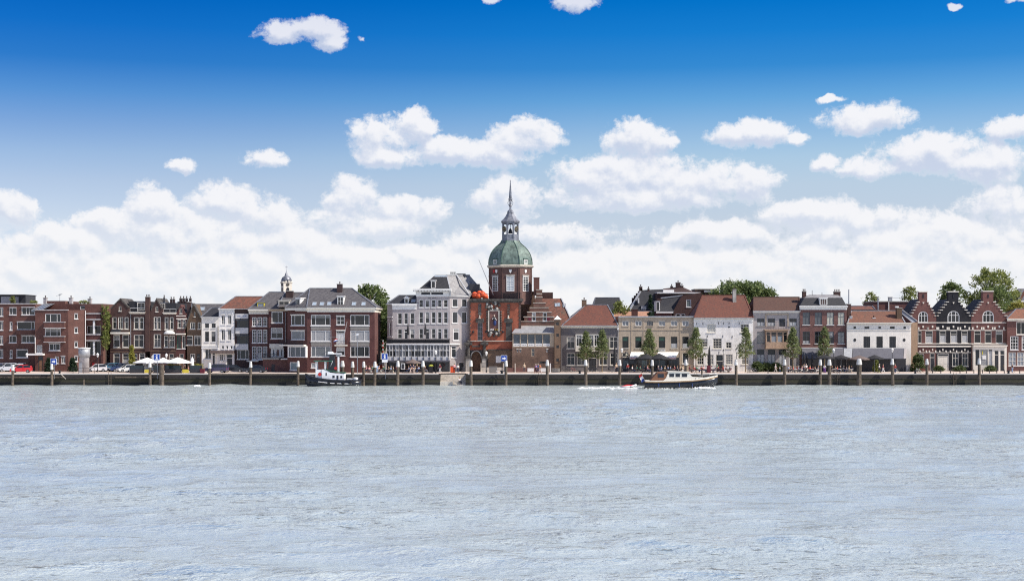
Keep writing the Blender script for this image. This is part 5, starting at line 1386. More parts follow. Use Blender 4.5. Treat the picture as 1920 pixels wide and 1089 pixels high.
# --- low grey house with red hipped roof
z = Zm(1040, 530, 5.185)
fr = front(274.0)
Lh = house('grey_house', 'low dark grey plastered house with large cream windows and red hipped roof', fr, 1105)
bw = dict(fc='trim_cream', sill='trim_cream', nx=2, tr=0.66, fw=0.13)
facade(Lh, fr, 'plaster_grey', [(1051.8, None), (1159.7, None), (1159.7, 613), (1051.8, 613)],
       [z(118, 197, 525, 640, **bw), z(533, 614, 525, 640, **bw), z(118, 197, 683, 800, **bw), z(216, 300, 683, 800, **bw), z(433, 513, 683, 800, **bw), z(538, 612, 683, 800, **bw)],
       doors=[z(328, 408, 690, None, leaf='trim_dark', fc='trim_cream', light=0.25, n=2)], depth=11)
cornice(Lh, fr, 1051.8, 1159.7, z.Y(418), z.Y(440), 0.5, 'trim_cream')
hip_roof(Lh, fr, z.X(68), z.X(616), z.Y(416), z.X(303), z.X(512), z.Y(215), 11, 'tile_red', 0.4)
chimney(Lh, fr, z.X(264), z.X(309), z.Y(165), z.Y(250), 5.5, 'brick_tan', 1, 0.9)
fbay = front(273.2)
facade(Lh, fbay, 'trim_cream', [z.p(203, 668), z.p(433, 668), z.p(433, 500), z.p(203, 500)], [z(208, 262, 508, 618, nx=2, tr=0.7, sill=None), z(268, 326, 508, 618, nx=2, tr=0.7, sill=None), z(332, 377, 508, 618, nx=2, tr=0.7, sill=None), z(383, 430, 508, 618, nx=2, tr=0.7, sill=None)], depth=0.79, name='bay', reveal=0.15)
pipe(Lh, fr, z.X(617), z.Y(440), None)
MB(fr).box(fr.u(z.X(608)), fr.u(z.X(622)), -0.3, -0.02, fr.z(z.Y(458)), fr.z(z.Y(435))).build('hopper', 'trim_white', Lh)

# --- beige building
z = Zm(1150, 520, 4.952)
fr = front(274.3)
Mb = house('beige_house', 'wide beige flat roofed building with small attic windows and terrace awnings below', fr, 1230)
CO = ((84, 141), (204, 263), (312, 368), (422, 481), (535, 594), (641, 699))
ww = [z(a, b, 405, 450, nx=2, fw=0.08, fc='trim_white' if k != 2 else 'trim_dark', sill='trim_beige', pane=(0.22, 0.23, 0.24) if k != 2 else None) for k, (a, b) in enumerate(CO)]
for k, (a, b) in enumerate(CO):
    ww.append(z(a, b, 550, 656, nx=1, tr=0.62, fw=0.07, fc='trim_dark', sill='trim_cream', half=(-0.36, (0.02, 0.075, 0.05)) if k in (0, 1, 3) else ((0.4, CURT) if k > 3 else None)))
ww += [z(84, 141, 700, 740, fw=0.08, fc='trim_cream', sill=None), z(641, 699, 700, 800, fw=0.09, fc='trim_cream')]
facade(Mb, fr, 'plaster_beige', [(1159.9, None), (1301, None), (1301, 594.2), (1159.9, 594.2)], ww, depth=12)
band(Mb, fr, 1159.6, 1301.2, 592.6, 595, 0.28, 'zinc', 'roof_edge', 12)
band(Mb, fr, 1160, 1301, z.Y(484), z.Y(490), 0.08, 'trim_beige', 'string_course')
for x in (167, 280, 617): MB(fr).box(fr.u(z.X(x - 2)), fr.u(z.X(x + 2)), -0.05, -0.003, QZ, fr.z(z.Y(378))).build('pilaster', 'trim_beige', Mb)
MB(fr).box(fr.u(z.X(85)), fr.u(z.X(610)), -0.12, -0.055, QZ, fr.z(z.Y(744))).build('shopfront', 'trim_dark', Mb)
for k in range(9):
    ua = fr.u(z.X(92 + k * 57)); MB(fr).poly([(ua, -0.124, QZ + 0.5), (ua + 1.0, -0.124, QZ + 0.5), (ua + 1.0, -0.124, QZ + 2.2), (ua, -0.124, QZ + 2.2)]).build('shop_pane', 'glass', Mb, colour=dk() if k % 3 else (0.05, 0.07, 0.08))
sb = MB(fr).box(fr.u(z.X(420)), fr.u(z.X(482)), -0.10, -0.004, fr.z(z.Y(684)), fr.z(z.Y(668))).build('sign_board', 'trim_white', Mb)
lt = MB(fr)
for k in range(9): lt.box(fr.u(z.X(425 + k * 6)), fr.u(z.X(428.5 + k * 6)), -0.115, -0.102, fr.z(z.Y(680)), fr.z(z.Y(674 - (k * 3) % 4)))
lt.build('lettering', 'trim_dark', sb)
# sloping white awnings with red valance
for (a, b, lab) in ((152, 300, 'left'), (402, 612, 'right')):
    u0, u1 = fr.u(z.X(a + 12)), fr.u(z.X(b - 6)); fo = 2.4
    v0, v1 = fr.u(z.X(a), -fo), fr.u(z.X(b - 30), -fo)
    zt, zb = fr.z(z.Y(692)), fr.z(z.Y(740), 0, -fo)
    aw = thing('awning', 'white sloping awning with red lettered valance on the beige building, the %s one' % lab, 'awning', fr((u0 + u1) / 2, 0, zt))
    MB(fr).add([(v0, -fo, zb), (v1, -fo, zb), (u1, -0.13, zt), (u0, -0.13, zt), (v0, -fo, zb - 0.04), (v1, -fo, zb - 0.04), (u1, -0.13, zt - 0.04), (u0, -0.13, zt - 0.04)], [(0, 1, 2, 3), (7, 6, 5, 4), (0, 4, 5, 1), (0, 3, 7, 4), (1, 5, 6, 2)]).build('canvas', 'canvas_white', aw)
    MB(fr).box(v0, v1, -fo - 0.03, -fo, zb - 0.36, zb).build('valance', 'canvas_white', aw)
    w = (v1 - v0) * 0.5; s0 = v0 + 0.12 if lab == 'left' else v1 - w - 0.1
    MB(fr).box(s0, s0 + w, -fo - 0.045, -fo - 0.032, zb - 0.30, zb - 0.06).build('red_sign', 'canvas_red', aw)
    lt = MB(fr); q = s0 + 0.1
    while q < s0 + w - 0.15: lt.box(q, q + 0.10, -fo - 0.056, -fo - 0.047, zb - 0.25, zb - rnd.uniform(0.10, 0.14)); q += 0.17
    lt.build('lettering', 'sign_white', aw)

# --- white house with red roof
z = Zm(1290, 520, 4.95)
fr = front(274.0)
Nh = house('white_house', 'broad white plastered house with iron wall anchors and big red hipped roof', fr, 1355)
gr = dict(nx=3, nz=3, fw=0.13, mw=0.055, fc='trim_cream', sill='trim_cream')
facade(Nh, fr, 'plaster_white', [(1301, None), (1412.2, None), (1412.2, 598), (1301, 598)],
       [z(175, 256, 433, 511, pane=(0.5, 0.5, 0.47), **gr), z(488, 567, 433, 511, **gr), z(110, 182, 567, 645, **gr), z(231, 314, 565, 661, **{**gr, 'nz': 4}), z(351, 404, 600, 659, **{**gr, 'nx': 2, 'nz': 2}),
        z(83, 147, 715, 810, **gr), z(172, 237, 715, 810, **gr), z(349, 415, 712, 808, pane=(0.25, 0.25, 0.25), **{**gr, 'nz': 4}), z(498, 563, 740, 806, **gr)],
       doors=[z(258, 328, 715, None, fc='trim_cream', leaf='trim_dark', light=0.4)], depth=11)
band(Nh, fr, 1300.6, 1412.4, z.Y(386), z.Y(410), 0.10, 'trim_white', 'frieze'); band(Nh, fr, 1300.4, 1412.6, z.Y(376), z.Y(386), 0.4, 'trim_cream', 'cornice')
hip_roof(Nh, fr, z.X(55), z.X(606), z.Y(376), z.X(135), z.X(523), z.Y(166), 11, 'tile_red', 0.4, ridge='tile_red')
chimney(Nh, fr, z.X(414), z.X(446), z.Y(110), z.Y(225), 4.0, 'stone_grey', 1, 0.7)
for x, y in ((80, 418), (138, 418), (282, 415), (330, 415), (381, 415), (475, 415), (180, 535), (324, 535), (411, 540), (288, 685)): MB(fr).box(fr.u(z.X(x - 2.2)), fr.u(z.X(x + 2.2)), -0.06, -0.003, fr.z(z.Y(y + 22)), fr.z(z.Y(y))).build('wall_anchor', 'trim_dark', Nh)
MB(fr).lathe([(0.16, fr.z(z.Y(466))), (0.18, fr.z(z.Y(460))), (0.12, fr.z(z.Y(453)))], fr.u(z.X(381)), -0.0, 8, sy=0.2).build('vent', 'trim_dark', Nh)

# --- mauve house with timber bay
fr = front(274.2)
Oh = house('mauve_house', 'pale mauve plastered house with timber bay, balcony and brown tiled roof', fr, 1456)
dk2 = dict(nx=2, fc='trim_blue_grey', fw=0.08, sill='stone_grey')
facade(Oh, fr, 'plaster_mauve', [(1412.4, None), (1499.6, None), (1499.6, 584.5), (1412.4, 584.5)],
       [z(640, 708, 380, 451, half=(0.5, CURT), **dk2), z(740, 807, 380, 451, half=(0.5, CURT), **dk2), z(941, 1010, 380, 451, half=(0.5, CURT), **dk2), z(640, 709, 505, 614, **{**dk2, 'nx': 1}), z(941, 1010, 505, 614, **{**dk2, 'nx': 1}),
        z(640, 709, 665, 802, half=(0.62, CURT), **{**dk2, 'tr': 0.63}), z(740, 810, 665, 802, half=(0.62, CURT), **{**dk2, 'tr': 0.63}), z(843, 911, 665, 802, half=(0.62, CURT), **{**dk2, 'tr': 0.63})],
       doors=[z(845, 902, 382, 455, light=0, leaf='trim_dark', fc='trim_blue_grey'), z(940, 985, 690, None)], depth=10)
cornice(Oh, fr, 1412.4, 1499.8, z.Y(312), z.Y(328), 0.45, 'trim_white')
hip_roof(Oh, fr, 1412.8, 1498.5, z.Y(312), 1413.6, 1498.4, z.Y(184), 10, 'tile_brown', 0.4, ridge='tile_brown')
for x in (722, 927): MB(fr).box(fr.u(z.X(x - 5)), fr.u(z.X(x + 5)), -0.12, -0.003, fr.z(z.Y(455)), fr.z(z.Y(335))).build('pilaster', 'trim_beige', Oh)
band(Oh, fr, z.X(718), z.X(932), z.Y(335), z.Y(346), 0.15, 'trim_beige', 'lintel')
fbay = front(273.0)
facade(Oh, fbay, 'wood_pale', [z.p(724, 660), z.p(926, 660), z.p(926, 493), z.p(724, 493)], [z(728, 766, 504, 604, sill=None, fc='wood_pale', tr=0.72), z(770, 822, 504, 604, sill=None, fc='wood_pale', tr=0.72, half=(0.6, (0.25, 0.27, 0.29))), z(828, 880, 504, 604, sill=None, fc='wood_pale', tr=0.72, half=(0.6, (0.25, 0.27, 0.29))), z(884, 922, 504, 604, sill=None, fc='wood_pale', tr=0.72)], depth=1.19, name='bay', reveal=0.15)
MB(fbay).box(fbay.u(z.X(712)), fbay.u(z.X(940)), -0.25, 1.19, fbay.z(z.Y(492)), fbay.z(z.Y(482))).build('balcony', 'wood_pale', Oh)
railing(Oh, fbay, fbay.u(z.X(718)), fbay.u(z.X(934)), -0.18, fbay.z(z.Y(482)), fbay.z(z.Y(415)), 'black_metal', 0.5)
MB(fbay).box(fbay.u(z.X(720)), fbay.u(z.X(930)), -0.15, 1.19, fbay.z(z.Y(662)) , fbay.z(z.Y(652))).build('bay_sill', 'wood_pale', Oh)
pipe(Oh, fr, z.X(1028), z.Y(345), None)

# --- brick house with black mansard
z = Zm(1480, 520, 4.95)
fr = front(274.0)
Ph = house('brick_house', 'rose brick house with black mansard, single dormer and grey terrace awning', fr, 1543)
pc = dict(nx=2, tr=0.66, fc='trim_blue_grey', fw=0.08, sill='trim_white')
cols_ = ((124, 190), (236, 302), (348, 412), (450, 512))
cream_p = (0.50, 0.48, 0.40)
facade(Ph, fr, 'brick_rose', [(1499.7, None), (1588, None), (1588, 579), (1499.7, 579)],
       [z(a, b, 325, 440, pane=cream_p if k > 1 else (0.10, 0.11, 0.12), **pc) for k, (a, b) in enumerate(cols_)] + [z(a, b, 502, 613, half=(0.22, CURT) if k == 0 else ((0.9, (0.28, 0.28, 0.27)) if k == 3 else None), **pc) for k, (a, b) in enumerate(cols_)], depth=10)
cornice(Ph, fr, 1499.2, 1588, z.Y(264), z.Y(300), 0.5, 'trim_white')
ze, zr = fr.z(z.Y(264)), fr.z(z.Y(190), 0, 1.2)
uL, uR = fr.u(z.X(95)), fr.u(z.X(530)); vL, vR = fr.u(z.X(140), 1.2), fr.u(z.X(490), 1.2)
pr_ = MB(fr).add([(uL, -0.2, ze), (uR, -0.2, ze), (vR, 1.2, zr), (vL, 1.2, zr), (uL, 10, ze), (uR, 10, ze), (vR, 9, zr), (vL, 9, zr)], [(0, 1, 2, 3), (1, 5, 6, 2), (5, 4, 7, 6), (4, 0, 3, 7)]).build('roof', 'tile_black', Ph)
MB(fr).add([(vL - 0.1, 1.1, zr), (vR + 0.1, 1.1, zr), (fr.u(z.X(445), 5), 5, fr.z(z.Y(160), 0, 5)), (fr.u(z.X(190), 5), 5, fr.z(z.Y(160), 0, 5)), (vR, 9, zr), (vL, 9, zr)], [(0, 1, 2, 3), (1, 4, 2), (4, 5, 3, 2), (5, 0, 3)]).build('roof_top', 'slate_silver', Ph)
dormer_full(Ph, fr, z.X(280), z.X(352), z.Y(192), z.Y(260), 0.0, 3, 'trim_white', 'trim_white', nx=3, pane=(0.08, 0.05, 0.045))
chimney(Ph, fr, z.X(121), z.X(153), z.Y(128), z.Y(215), 3, 'brick_brown', 2, 0.9)
chimney(Ph, fr, z.X(413), z.X(470), z.Y(130), z.Y(190), 5, 'brick_brown', 3, 0.9)
for x, y in ((212, 120), (303, 140)): MB(fr).tube((fr.u(z.X(x), 4), 4, fr.z(z.Y(190), 0, 4)), (fr.u(z.X(x), 4), 4, fr.z(z.Y(y), 0, 4)), 0.05, n=5).build('aerial_mast', 'black_metal', Ph)
chimney(Ph, fr, z.X(534), z.X(568), z.Y(245), z.Y(330), 1.0, 'brick_brown', 0, 0.8)
MB(fr).tube((fr.u(z.X(552), 1), 1, fr.z(z.Y(250), 0, 1)), (fr.u(z.X(552), 1), 1, fr.z(z.Y(112), 0, 1)), 0.12, n=8).build('flue', 'zinc', Ph)
MB(fr).box(fr.u(z.X(115)), fr.u(z.X(525)), -0.12, -0.004, QZ, fr.z(z.Y(652))).build('shopfront', 'trim_dark', Ph)
band(Ph, fr, z.X(110), z.X(535), z.Y(650), z.Y(657), 0.35, 'trim_white', 'fascia')
# --- low white house
fr = front(273.4)
Qh = house('white_house', 'low white house with orange pantile roof, round windows and grey awning', fr, 1648)
gq = dict(nx=3, nz=4, fc='trim_dark', fw=0.07, mw=0.04, sill=None)
facade(Qh, fr, 'plaster_cream', [(1588.2, None), (1708.3, None), (1708.3, 606), (1588.2, 606)],
       [z(688, 750, 548, 652, **gq), z(808, 867, 548, 652, **{**gq, 'nx': 2, 'nz': 2}), z(928, 989, 548, 652, **gq)] +
       [z(a, b, 455, 476, fc='trim_dark', fw=0.04, sill=None) for a, b in ((595, 618), (697, 742), (826, 850), (934, 978), (1059, 1082))], depth=10)
cornice(Qh, fr, 1588, 1708.4, z.Y(420), z.Y(443), 0.45, 'trim_cream')
band(Qh, fr, 1588.2, 1708.3, z.Y(482), z.Y(492), 0.08, 'trim_cream', 'string_course')
hip_roof(Qh, fr, z.X(540), z.X(1070), z.Y(420), z.X(575), z.X(1010), z.Y(310), 7, 'tile_russet', 0.3, ridge='zinc')
for x in (608, 1066): MB(fr).lathe([(0.001, fr.z(z.Y(580)) - 0.001)] + [(0.0011, fr.z(z.Y(580)))], fr.u(z.X(x)), 0, 6) if False else MB(fr).prism([(fr.u(z.X(x)) + 0.27 * math.cos(a * PI / 8), fr.z(z.Y(580)) + 0.32 * math.sin(a * PI / 8)) for a in range(16)], -0.03, -0.003).build('round_window', 'glass', Qh, colour=(0.02, 0.02, 0.025))
chimney(Qh, fr, z.X(992), z.X(1040), z.Y(282), z.Y(420), 1.4, 'brick_umber', 0, 1.0)
MB(fr).box(fr.u(z.X(1000)), fr.u(z.X(1032)), 1.2, 1.6, fr.z(z.Y(278)), fr.z(z.Y(266))).build('chimney_hood', 'trim_white', Qh)
for x, y in ((570, 385), (783, 400)): chimney(Qh, fr, z.X(x - 12), z.X(x + 12), z.Y(y - 25), z.Y(y + 10), 1.2, 'zinc', 1, 0.5, cap='trim_white')
# its right flank gable, seen edge on, with a white barge board
zq = Zm(1680, 490, 4.5375)
fq = Frame(fr.u(1708.3), 273.4, R(55))
facade(Qh, fq, 'brick_tan', [(1708.32, None), (1720.4, None), (1720.4, 604.5), (1708.32, 604.5)], [], depth=0.5, name='flank_wall')
m = MB(); p = Vector((wx(1719.5, 273), 273.0, wz(605, 273))); q = Vector((wx(1690, 276), 276.6, wz(582, 276.6))); m.add([tuple(p + Vector((0, 0, 0.25))), tuple(p - Vector((0.9, 0, 0))), tuple(q - Vector((0.5, 0, 0))), tuple(q + Vector((0, 0, 0.3)))], [(0, 1, 2, 3)]); m.bar(p + Vector((0, -0.1, 0.3)), q + Vector((0, -0.1, 0.35)), 0.16, 0.14); m.build('barge_board', 'zinc', Qh)
MB(fr).box(fr.u(z.X(535)), fr.u(z.X(1080)), -0.12, -0.004, QZ, fr.z(z.Y(660))).build('shopfront', 'trim_dark', Qh)
# terrace awning shared by both fronts
TA = thing('terrace_awning', 'long dark grey cloth awning running across the rose brick and low white fronts', 'awning', (wx(1600, 272), 272, fr.z(z.Y(658))))
for (a, b, mt) in ((115, 498, 'canvas_grey'), (502, 580, 'zinc'), (584, 1056, 'canvas_grey'), (1060, 1084, 'plaster_mauve')):
    fo = 2.2; u0, u1 = fr.u(z.X(a)), fr.u(z.X(b)); v0, v1 = fr.u(z.X(a), -fo), fr.u(z.X(b), -fo); zt, zb = fr.z(z.Y(658)), fr.z(z.Y(752), 0, -fo)
    MB(fr).add([(v0, -fo, zb), (v1, -fo, zb), (u1, -0.5, zt), (u0, -0.5, zt), (v0, -fo, zb - 0.05), (v1, -fo, zb - 0.05), (u1, -0.5, zt - 0.05), (u0, -0.5, zt - 0.05)], [(0, 1, 2, 3), (7, 6, 5, 4), (0, 4, 5, 1), (0, 3, 7, 4), (1, 5, 6, 2), (2, 6, 7, 3)]).build('canvas', mt, TA)
MB(fr).box(fr.u(z.X(115), -2.2), fr.u(z.X(1084), -2.2), -2.26, -2.2, fr.z(z.Y(762), 0, -2.2), fr.z(z.Y(752), 0, -2.2)).build('front_bar', 'trim_dark', TA)
for x in (118, 400, 590, 820, 1060): MB(fr).box(fr.u(z.X(x), -2.2) - 0.04, fr.u(z.X(x), -2.2) + 0.04, -2.24, -2.16, QZ, fr.z(z.Y(762), 0, -2.2)).build('post', 'trim_dark', TA)

# --- three stepped gables
z = Zm(1680, 490, 4.5375)
fr = front(277.0)
def step_gable(nm, lab, mat, wl, wr, c, top_w, top_y, wins, ydrop=460, arched=None, doors=(), dead=None):
    Hs = house(nm, lab, fr, z.X(c))
    half_l, half_r = c - wl, wr - c
    ny = 6
    ys = [345, 368, 391, 414, 437, 462]
    rights = [c + top_w / 2] + [c + top_w / 2 + (half_r - top_w / 2) * k / 6 for k in range(1, 7)]
    lefts = [c - top_w / 2] + [c - top_w / 2 - (half_l - top_w / 2) * k / 6 for k in range(1, 7)]
    out = [(z.X(wl), None), (z.X(wr), None), (z.X(wr), z.Y(ys[5]))]
    for k in range(5, 0, -1): out += [(z.X(rights[k]), z.Y(ys[k])), (z.X(rights[k]), z.Y(ys[k - 1]))]
    out += [(z.X(rights[0]), z.Y(ys[0])), (z.X(rights[0]), z.Y(top_y)), (z.X(lefts[0]), z.Y(top_y)), (z.X(lefts[0]), z.Y(ys[0]))]
    for k in range(1, 6): out += [(z.X(lefts[k]), z.Y(ys[k - 1])), (z.X(lefts[k]), z.Y(ys[k]))]
    out += [(z.X(wl), z.Y(ys[5]))]
    q = []
    for p_ in out:
        if not q or abs(p_[0] - q[-1][0]) > 1e-4 or p_[1] != q[-1][1]: q.append(p_)
    facade(Hs, fr, mat, q, wins, depth=1.2, doors=doors)
    for k in range(6):
        for a, b in ((lefts[k + 1], lefts[k]), (rights[k], rights[k + 1])):
            MB(fr).box(fr.u(z.X(a)) - 0.08, fr.u(z.X(b)) + 0.08, -0.10, 1.25, fr.z(z.Y(ys[k] + 2)), fr.z(z.Y(ys[k] - 4))).build('step_cap', 'trim_cream', Hs)
    MB(fr).box(fr.u(z.X(lefts[0])) - 0.1, fr.u(z.X(rights[0])) + 0.1, -0.10, 1.25, fr.z(z.Y(top_y)) + 0.002, fr.z(z.Y(top_y - 8))).build('step_cap', 'trim_cream', Hs)
    MB(fr).prism([(fr.u(z.X(c - 9)), fr.z(z.Y(347))), (fr.u(z.X(c + 9)), fr.z(z.Y(347))), (fr.u(z.X(c)), fr.z(z.Y(361)))], -0.1, -0.003).build('keystone', 'trim_cream', Hs)
    MB(fr).box(fr.u(z.X(c - 5)), fr.u(z.X(c + 5)), -0.06, -0.003, fr.z(z.Y(310)), fr.z(z.Y(280))).build('wall_anchor', 'black_metal', Hs)
    # steep roof behind the gable
    m = MB(fr); zr_ = fr.z(z.Y(318)); ze_ = fr.z(z.Y(470))
    m.prism([(fr.u(z.X(wl + 4)), ze_), (fr.u(z.X(wr - 4)), ze_), (fr.u(z.X(c)), zr_)], 1.22, 9); m.build('roof', 'tile_black', Hs)
    MB(fr).box(fr.u(z.X(wl)), fr.u(z.X(wr)), 1.21, 9, QZ, ze_ - 0.003).build('rear_wall', mat, Hs)
    return Hs
aw_ = dict(nx=3, tr=0.62, fw=0.16, mw=0.09)
g3 = dict(fw=0.10, tr=0.70, sill='trim_cream', fc='trim_cream')
R1 = step_gable('gable_house', 'left of the three stepped gable houses, red brick, partly behind the low white house', 'brick_pink', 122, 342, 232, 68, 262,
   [z(190, 273, 425, 521, rise=0.9, **aw_), z(186, 217, 590, 695, **g3), z(250, 313, 590, 695, half=(0.55, CURT), **g3), z(195, 240, 785, 880, **g3)], doors=[z(288, 328, 780, None, leaf='trim_dark', fc='trim_cream')])
R2 = step_gable('gable_house', 'middle of the three stepped gable houses, painted black with white trim', 'brick_black', 342.2, 640, 489, 86, 262,
   [z(439, 541, 420, 521, rise=1.1, **aw_), z(371, 427, 590, 692, half=(0.6, CURT), **g3), z(463, 521, 590, 692, half=(0.6, CURT), **g3), z(557, 611, 590, 692, half=(0.6, CURT), **g3), z(479, 533, 780, 890, nx=2, tr=0.6, fc='trim_cream', sill='trim_cream'), z(561, 615, 780, 890, nx=2, tr=0.6, fc='trim_cream', sill='trim_cream')],
   doors=[z(354, 450, 785, None, leaf='trim_cream', fc='trim_cream', n=2, light=0.15)])
R3 = step_gable('gable_house', 'right of the three stepped gable houses, red brick with a wide white shopfront', 'brick_pink', 640.2, 945, 784, 88, 258,
   [z(736, 833, 418, 521, rise=1.1, **aw_), z(664, 722, 588, 694, **g3), z(756, 813, 588, 694, **g3), z(849, 908, 588, 694, **g3)], doors=[])
for Hs, a, b, mt in ((R1, 183, 341.8, 'trim_cream'), (R2, 342.4, 639.8, 'trim_cream'), (R3, 640.4, 944.8, 'trim_cream')):
    for y0, y1, pj in ((517, 524, 0.12), (583, 588, 0.05), (696, 703, 0.14)): band(Hs, fr, z.X(a), z.X(b), z.Y(y0), z.Y(y1), pj, mt, 'string_course')
    if Hs is not R3: band(Hs, fr, z.X(a), z.X(b), z.Y(716), z.Y(728), 0.16, mt, 'string_course'); band(Hs, fr, z.X(a), z.X(b), z.Y(772), z.Y(777), 0.05, mt, 'string_course')
    xs = {R1: (230, 310), R2: (398, 488, 585), R3: (690, 783, 878)}[Hs]
    for x in xs:
        for (dx, y) in ((0, 555), (-38, 568), (38, 568)):
            MB(fr).box(fr.u(z.X(x + dx - 6)), fr.u(z.X(x + dx + 6)), -0.10, -0.004, fr.z(z.Y(y + 9)), fr.z(z.Y(y - 9))).build('keystone', 'trim_cream', Hs)
            if Hs is not R3: MB(fr).box(fr.u(z.X(x + dx * 0.7 - 5)), fr.u(z.X(x + dx * 0.7 + 5)), -0.10, -0.004, fr.z(z.Y(y + 204)), fr.z(z.Y(y + 188))).build('keystone', 'trim_cream', Hs)
fsx = front(276.2)
facade(R3, fsx, 'trim_cream', [z.p(658, None), z.p(942, None), z.p(942, 722), z.p(658, 722)],
       [z(674, 712, 748, 886, fc='trim_cream', sill=None, fw=0.06), z(716, 782, 748, 886, fc='trim_cream', sill=None, fw=0.06), z(788, 820, 748, 886, fc='trim_cream', sill=None, fw=0.06, half=(0.9, CURT))],
       doors=[z(836, 874, 755, None, fc='trim_cream', light=0.22), z(884, 924, 755, None, fc='trim_cream', light=0.22)], depth=0.79, name='shopfront')
MB(fsx).box(fsx.u(z.X(655)), fsx.u(z.X(945)), -0.3, 0.79, fsx.z(z.Y(722)) + 0.003, fsx.z(z.Y(712))).build('shop_cornice', 'trim_cream', R3)
MB(fsx).box(fsx.u(z.X(733)), fsx.u(z.X(740)), 0.02, 0.04, fsx.z(z.Y(790)), fsx.z(z.Y(760))).build('yellow_banner', 'yellow_paint', R3)
MB(fsx).box(fsx.u(z.X(735)), fsx.u(z.X(768)), 0.02, 0.04, fsx.z(z.Y(832)), fsx.z(z.Y(800))).build('poster', 'trim_white', R3)
# --- house at the right edge
fr = front(276.4)
Sh = house('brick_house', 'red brick house with orange hipped roof and cream shop windows at the right edge', fr, 1908)
facade(Sh, fr, 'brick_pink', [(1888.4, None), (1945, None), (1945, 600), (1888.4, 600)],
       [z(1024, 1105, 515, 622, nx=2, fw=0.13, fc='trim_cream', sill='trim_cream'), z(972, 1042, 636, 752, nx=3, nz=4, fw=0.15), z(1070, 1140, 636, 752, nx=3, nz=4, fw=0.15), z(958, 1022, 772, 888, nx=2, nz=3, fc='trim_cream', pane=(0.28, 0.31, 0.34)), z(1030, 1110, 772, 888, nx=3, nz=3, fc='trim_cream', pane=(0.28, 0.31, 0.34))], depth=10)
cornice(Sh, fr, 1888.4, 1945, z.Y(487), z.Y(508), 0.45, 'trim_cream')
hip_roof(Sh, fr, z.X(938), 1946, z.Y(488), z.X(1022), 1930, z.Y(404), 10, 'tile_orange', 0.3, dr=4)

# ------------------------------------------------------------------ roofs and walls behind the first row
z = Zm(1040, 530, 5.185)
fb = front(298.0)
b = house('rear_house', 'black hipped roof rising behind the low grey house', fb, 1135)
MB(fb).box(fb.u(1108), fb.u(1168), 0, 9, QZ, fb.z(604)).build('wall', 'brick_brown', b)
hip_roof(b, fb, 1104, 1172, 604, z.X(395), z.X(630), z.Y(146), 9, 'tile_black', 0.3, gut=None)
fb = front(289.0)
b = house('rear_house', 'pale orange pantile roof with brick chimney just above the beige parapet', fb, 1180)
MB(fb).box(fb.u(1150), fb.u(1222), 0, 8, QZ, fb.z(598)).build('wall', 'brick_tan', b)
hip_roof(b, fb, 1148, 1224, 598, 1152, 1220, 583.5, 8, 'tile_pale', 0.3, gut=None)
chimney(b, fb, z.X(748), z.X(806), z.Y(258), z.Y(330), 0.5, 'brick_red', 0, 1.0, cap='brick_red')
z = Zm(1150, 520, 4.952)
fb = front(304.0)
b = house('rear_house', 'tall black roofed house with crow stepped gable and chimneys behind the beige building', fb, 1215)
out = [z.p(150, None), z.p(520, None), z.p(520, 300), z.p(150, 300)]
MB(fb).box(fb.u(z.X(150)), fb.u(z.X(560)), 0, 10, QZ, fb.z(z.Y(300))).build('wall', 'brick_dark', b)
m = MB(fb); m.add([(fb.u(z.X(150)), -0.2, fb.z(z.Y(302))), (fb.u(z.X(560)), -0.2, fb.z(z.Y(302))), (fb.u(z.X(575), 5), 5, fb.z(z.Y(104), 0, 5)), (fb.u(z.X(258), 5), 5, fb.z(z.Y(118), 0, 5)), (fb.u(z.X(560)), 10, fb.z(z.Y(302))), (fb.u(z.X(150)), 10, fb.z(z.Y(302)))], [(0, 1, 2, 3), (1, 4, 2), (4, 5, 3, 2), (5, 0, 3)])
m.build('roof', 'tile_black', b)
for k in range(5):
    x = 172 + k * 19; y = 190 - k * 21
    MB(fb).box(fb.u(z.X(x), 5), fb.u(z.X(x + 22), 5), 4.6, 5.5, fb.z(z.Y(y + 40), 0, 5), fb.z(z.Y(y), 0, 5)).build('gable_step', 'brick_dark', b)
m = MB(fb); m.bar((fb.u(z.X(150)), -0.3, fb.z(z.Y(304))), (fb.u(z.X(256), 5), 4.9, fb.z(z.Y(120), 0, 5)), 0.4, 0.2); m.build('verge', 'zinc', b)
for x0, x1, y in ((240, 268, 84), (318, 334, 102), (530, 552, 80)): chimney(b, fb, z.X(x0), z.X(x1), z.Y(y), z.Y(130), 5, 'brick_brown', 1, 0.8)
MB(fb).box(fb.u(z.X(232)), fb.u(z.X(244)), 0.8, 2, fb.z(z.Y(238)), fb.z(z.Y(190))).build('vent', 'trim_white', b)
dormer_full(b, fb, z.X(258), z.X(306), z.Y(265), z.Y(312), 0.0, 2, 'trim_white', nx=2, pane=(0.4, 0.4, 0.4))
fb = front(295.0)
b = house('rear_house', 'brown brick house with black lean-to roof and white dormer behind the beige building', fb, 1275)
facade(b, fb, 'brick_brown', [z.p(545, None), z.p(818, None), z.p(818, 140), z.p(640, 168), z.p(545, 330)], [z(677, 722, 205, 275, fw=0.12, pane=(0.14, 0.17, 0.17)), z(580, 622, 336, 372, nx=1), z(626, 668, 336, 372, nx=1), z(712, 750, 330, 372)], depth=9)
m = MB(fb); m.add([(fb.u(z.X(395)), -0.3, fb.z(z.Y(322))), (fb.u(z.X(560)), -0.3, fb.z(z.Y(322))), (fb.u(z.X(642), 3), 3, fb.z(z.Y(170), 0, 3)), (fb.u(z.X(455), 3), 3, fb.z(z.Y(195), 0, 3))], [(0, 1, 2, 3)])
m.build('roof', 'tile_black', b)
MB(fb).box(fb.u(z.X(400)), fb.u(z.X(560)), 0, 4, QZ, fb.z(z.Y(324))).build('side_wall', 'brick_maroon', b)
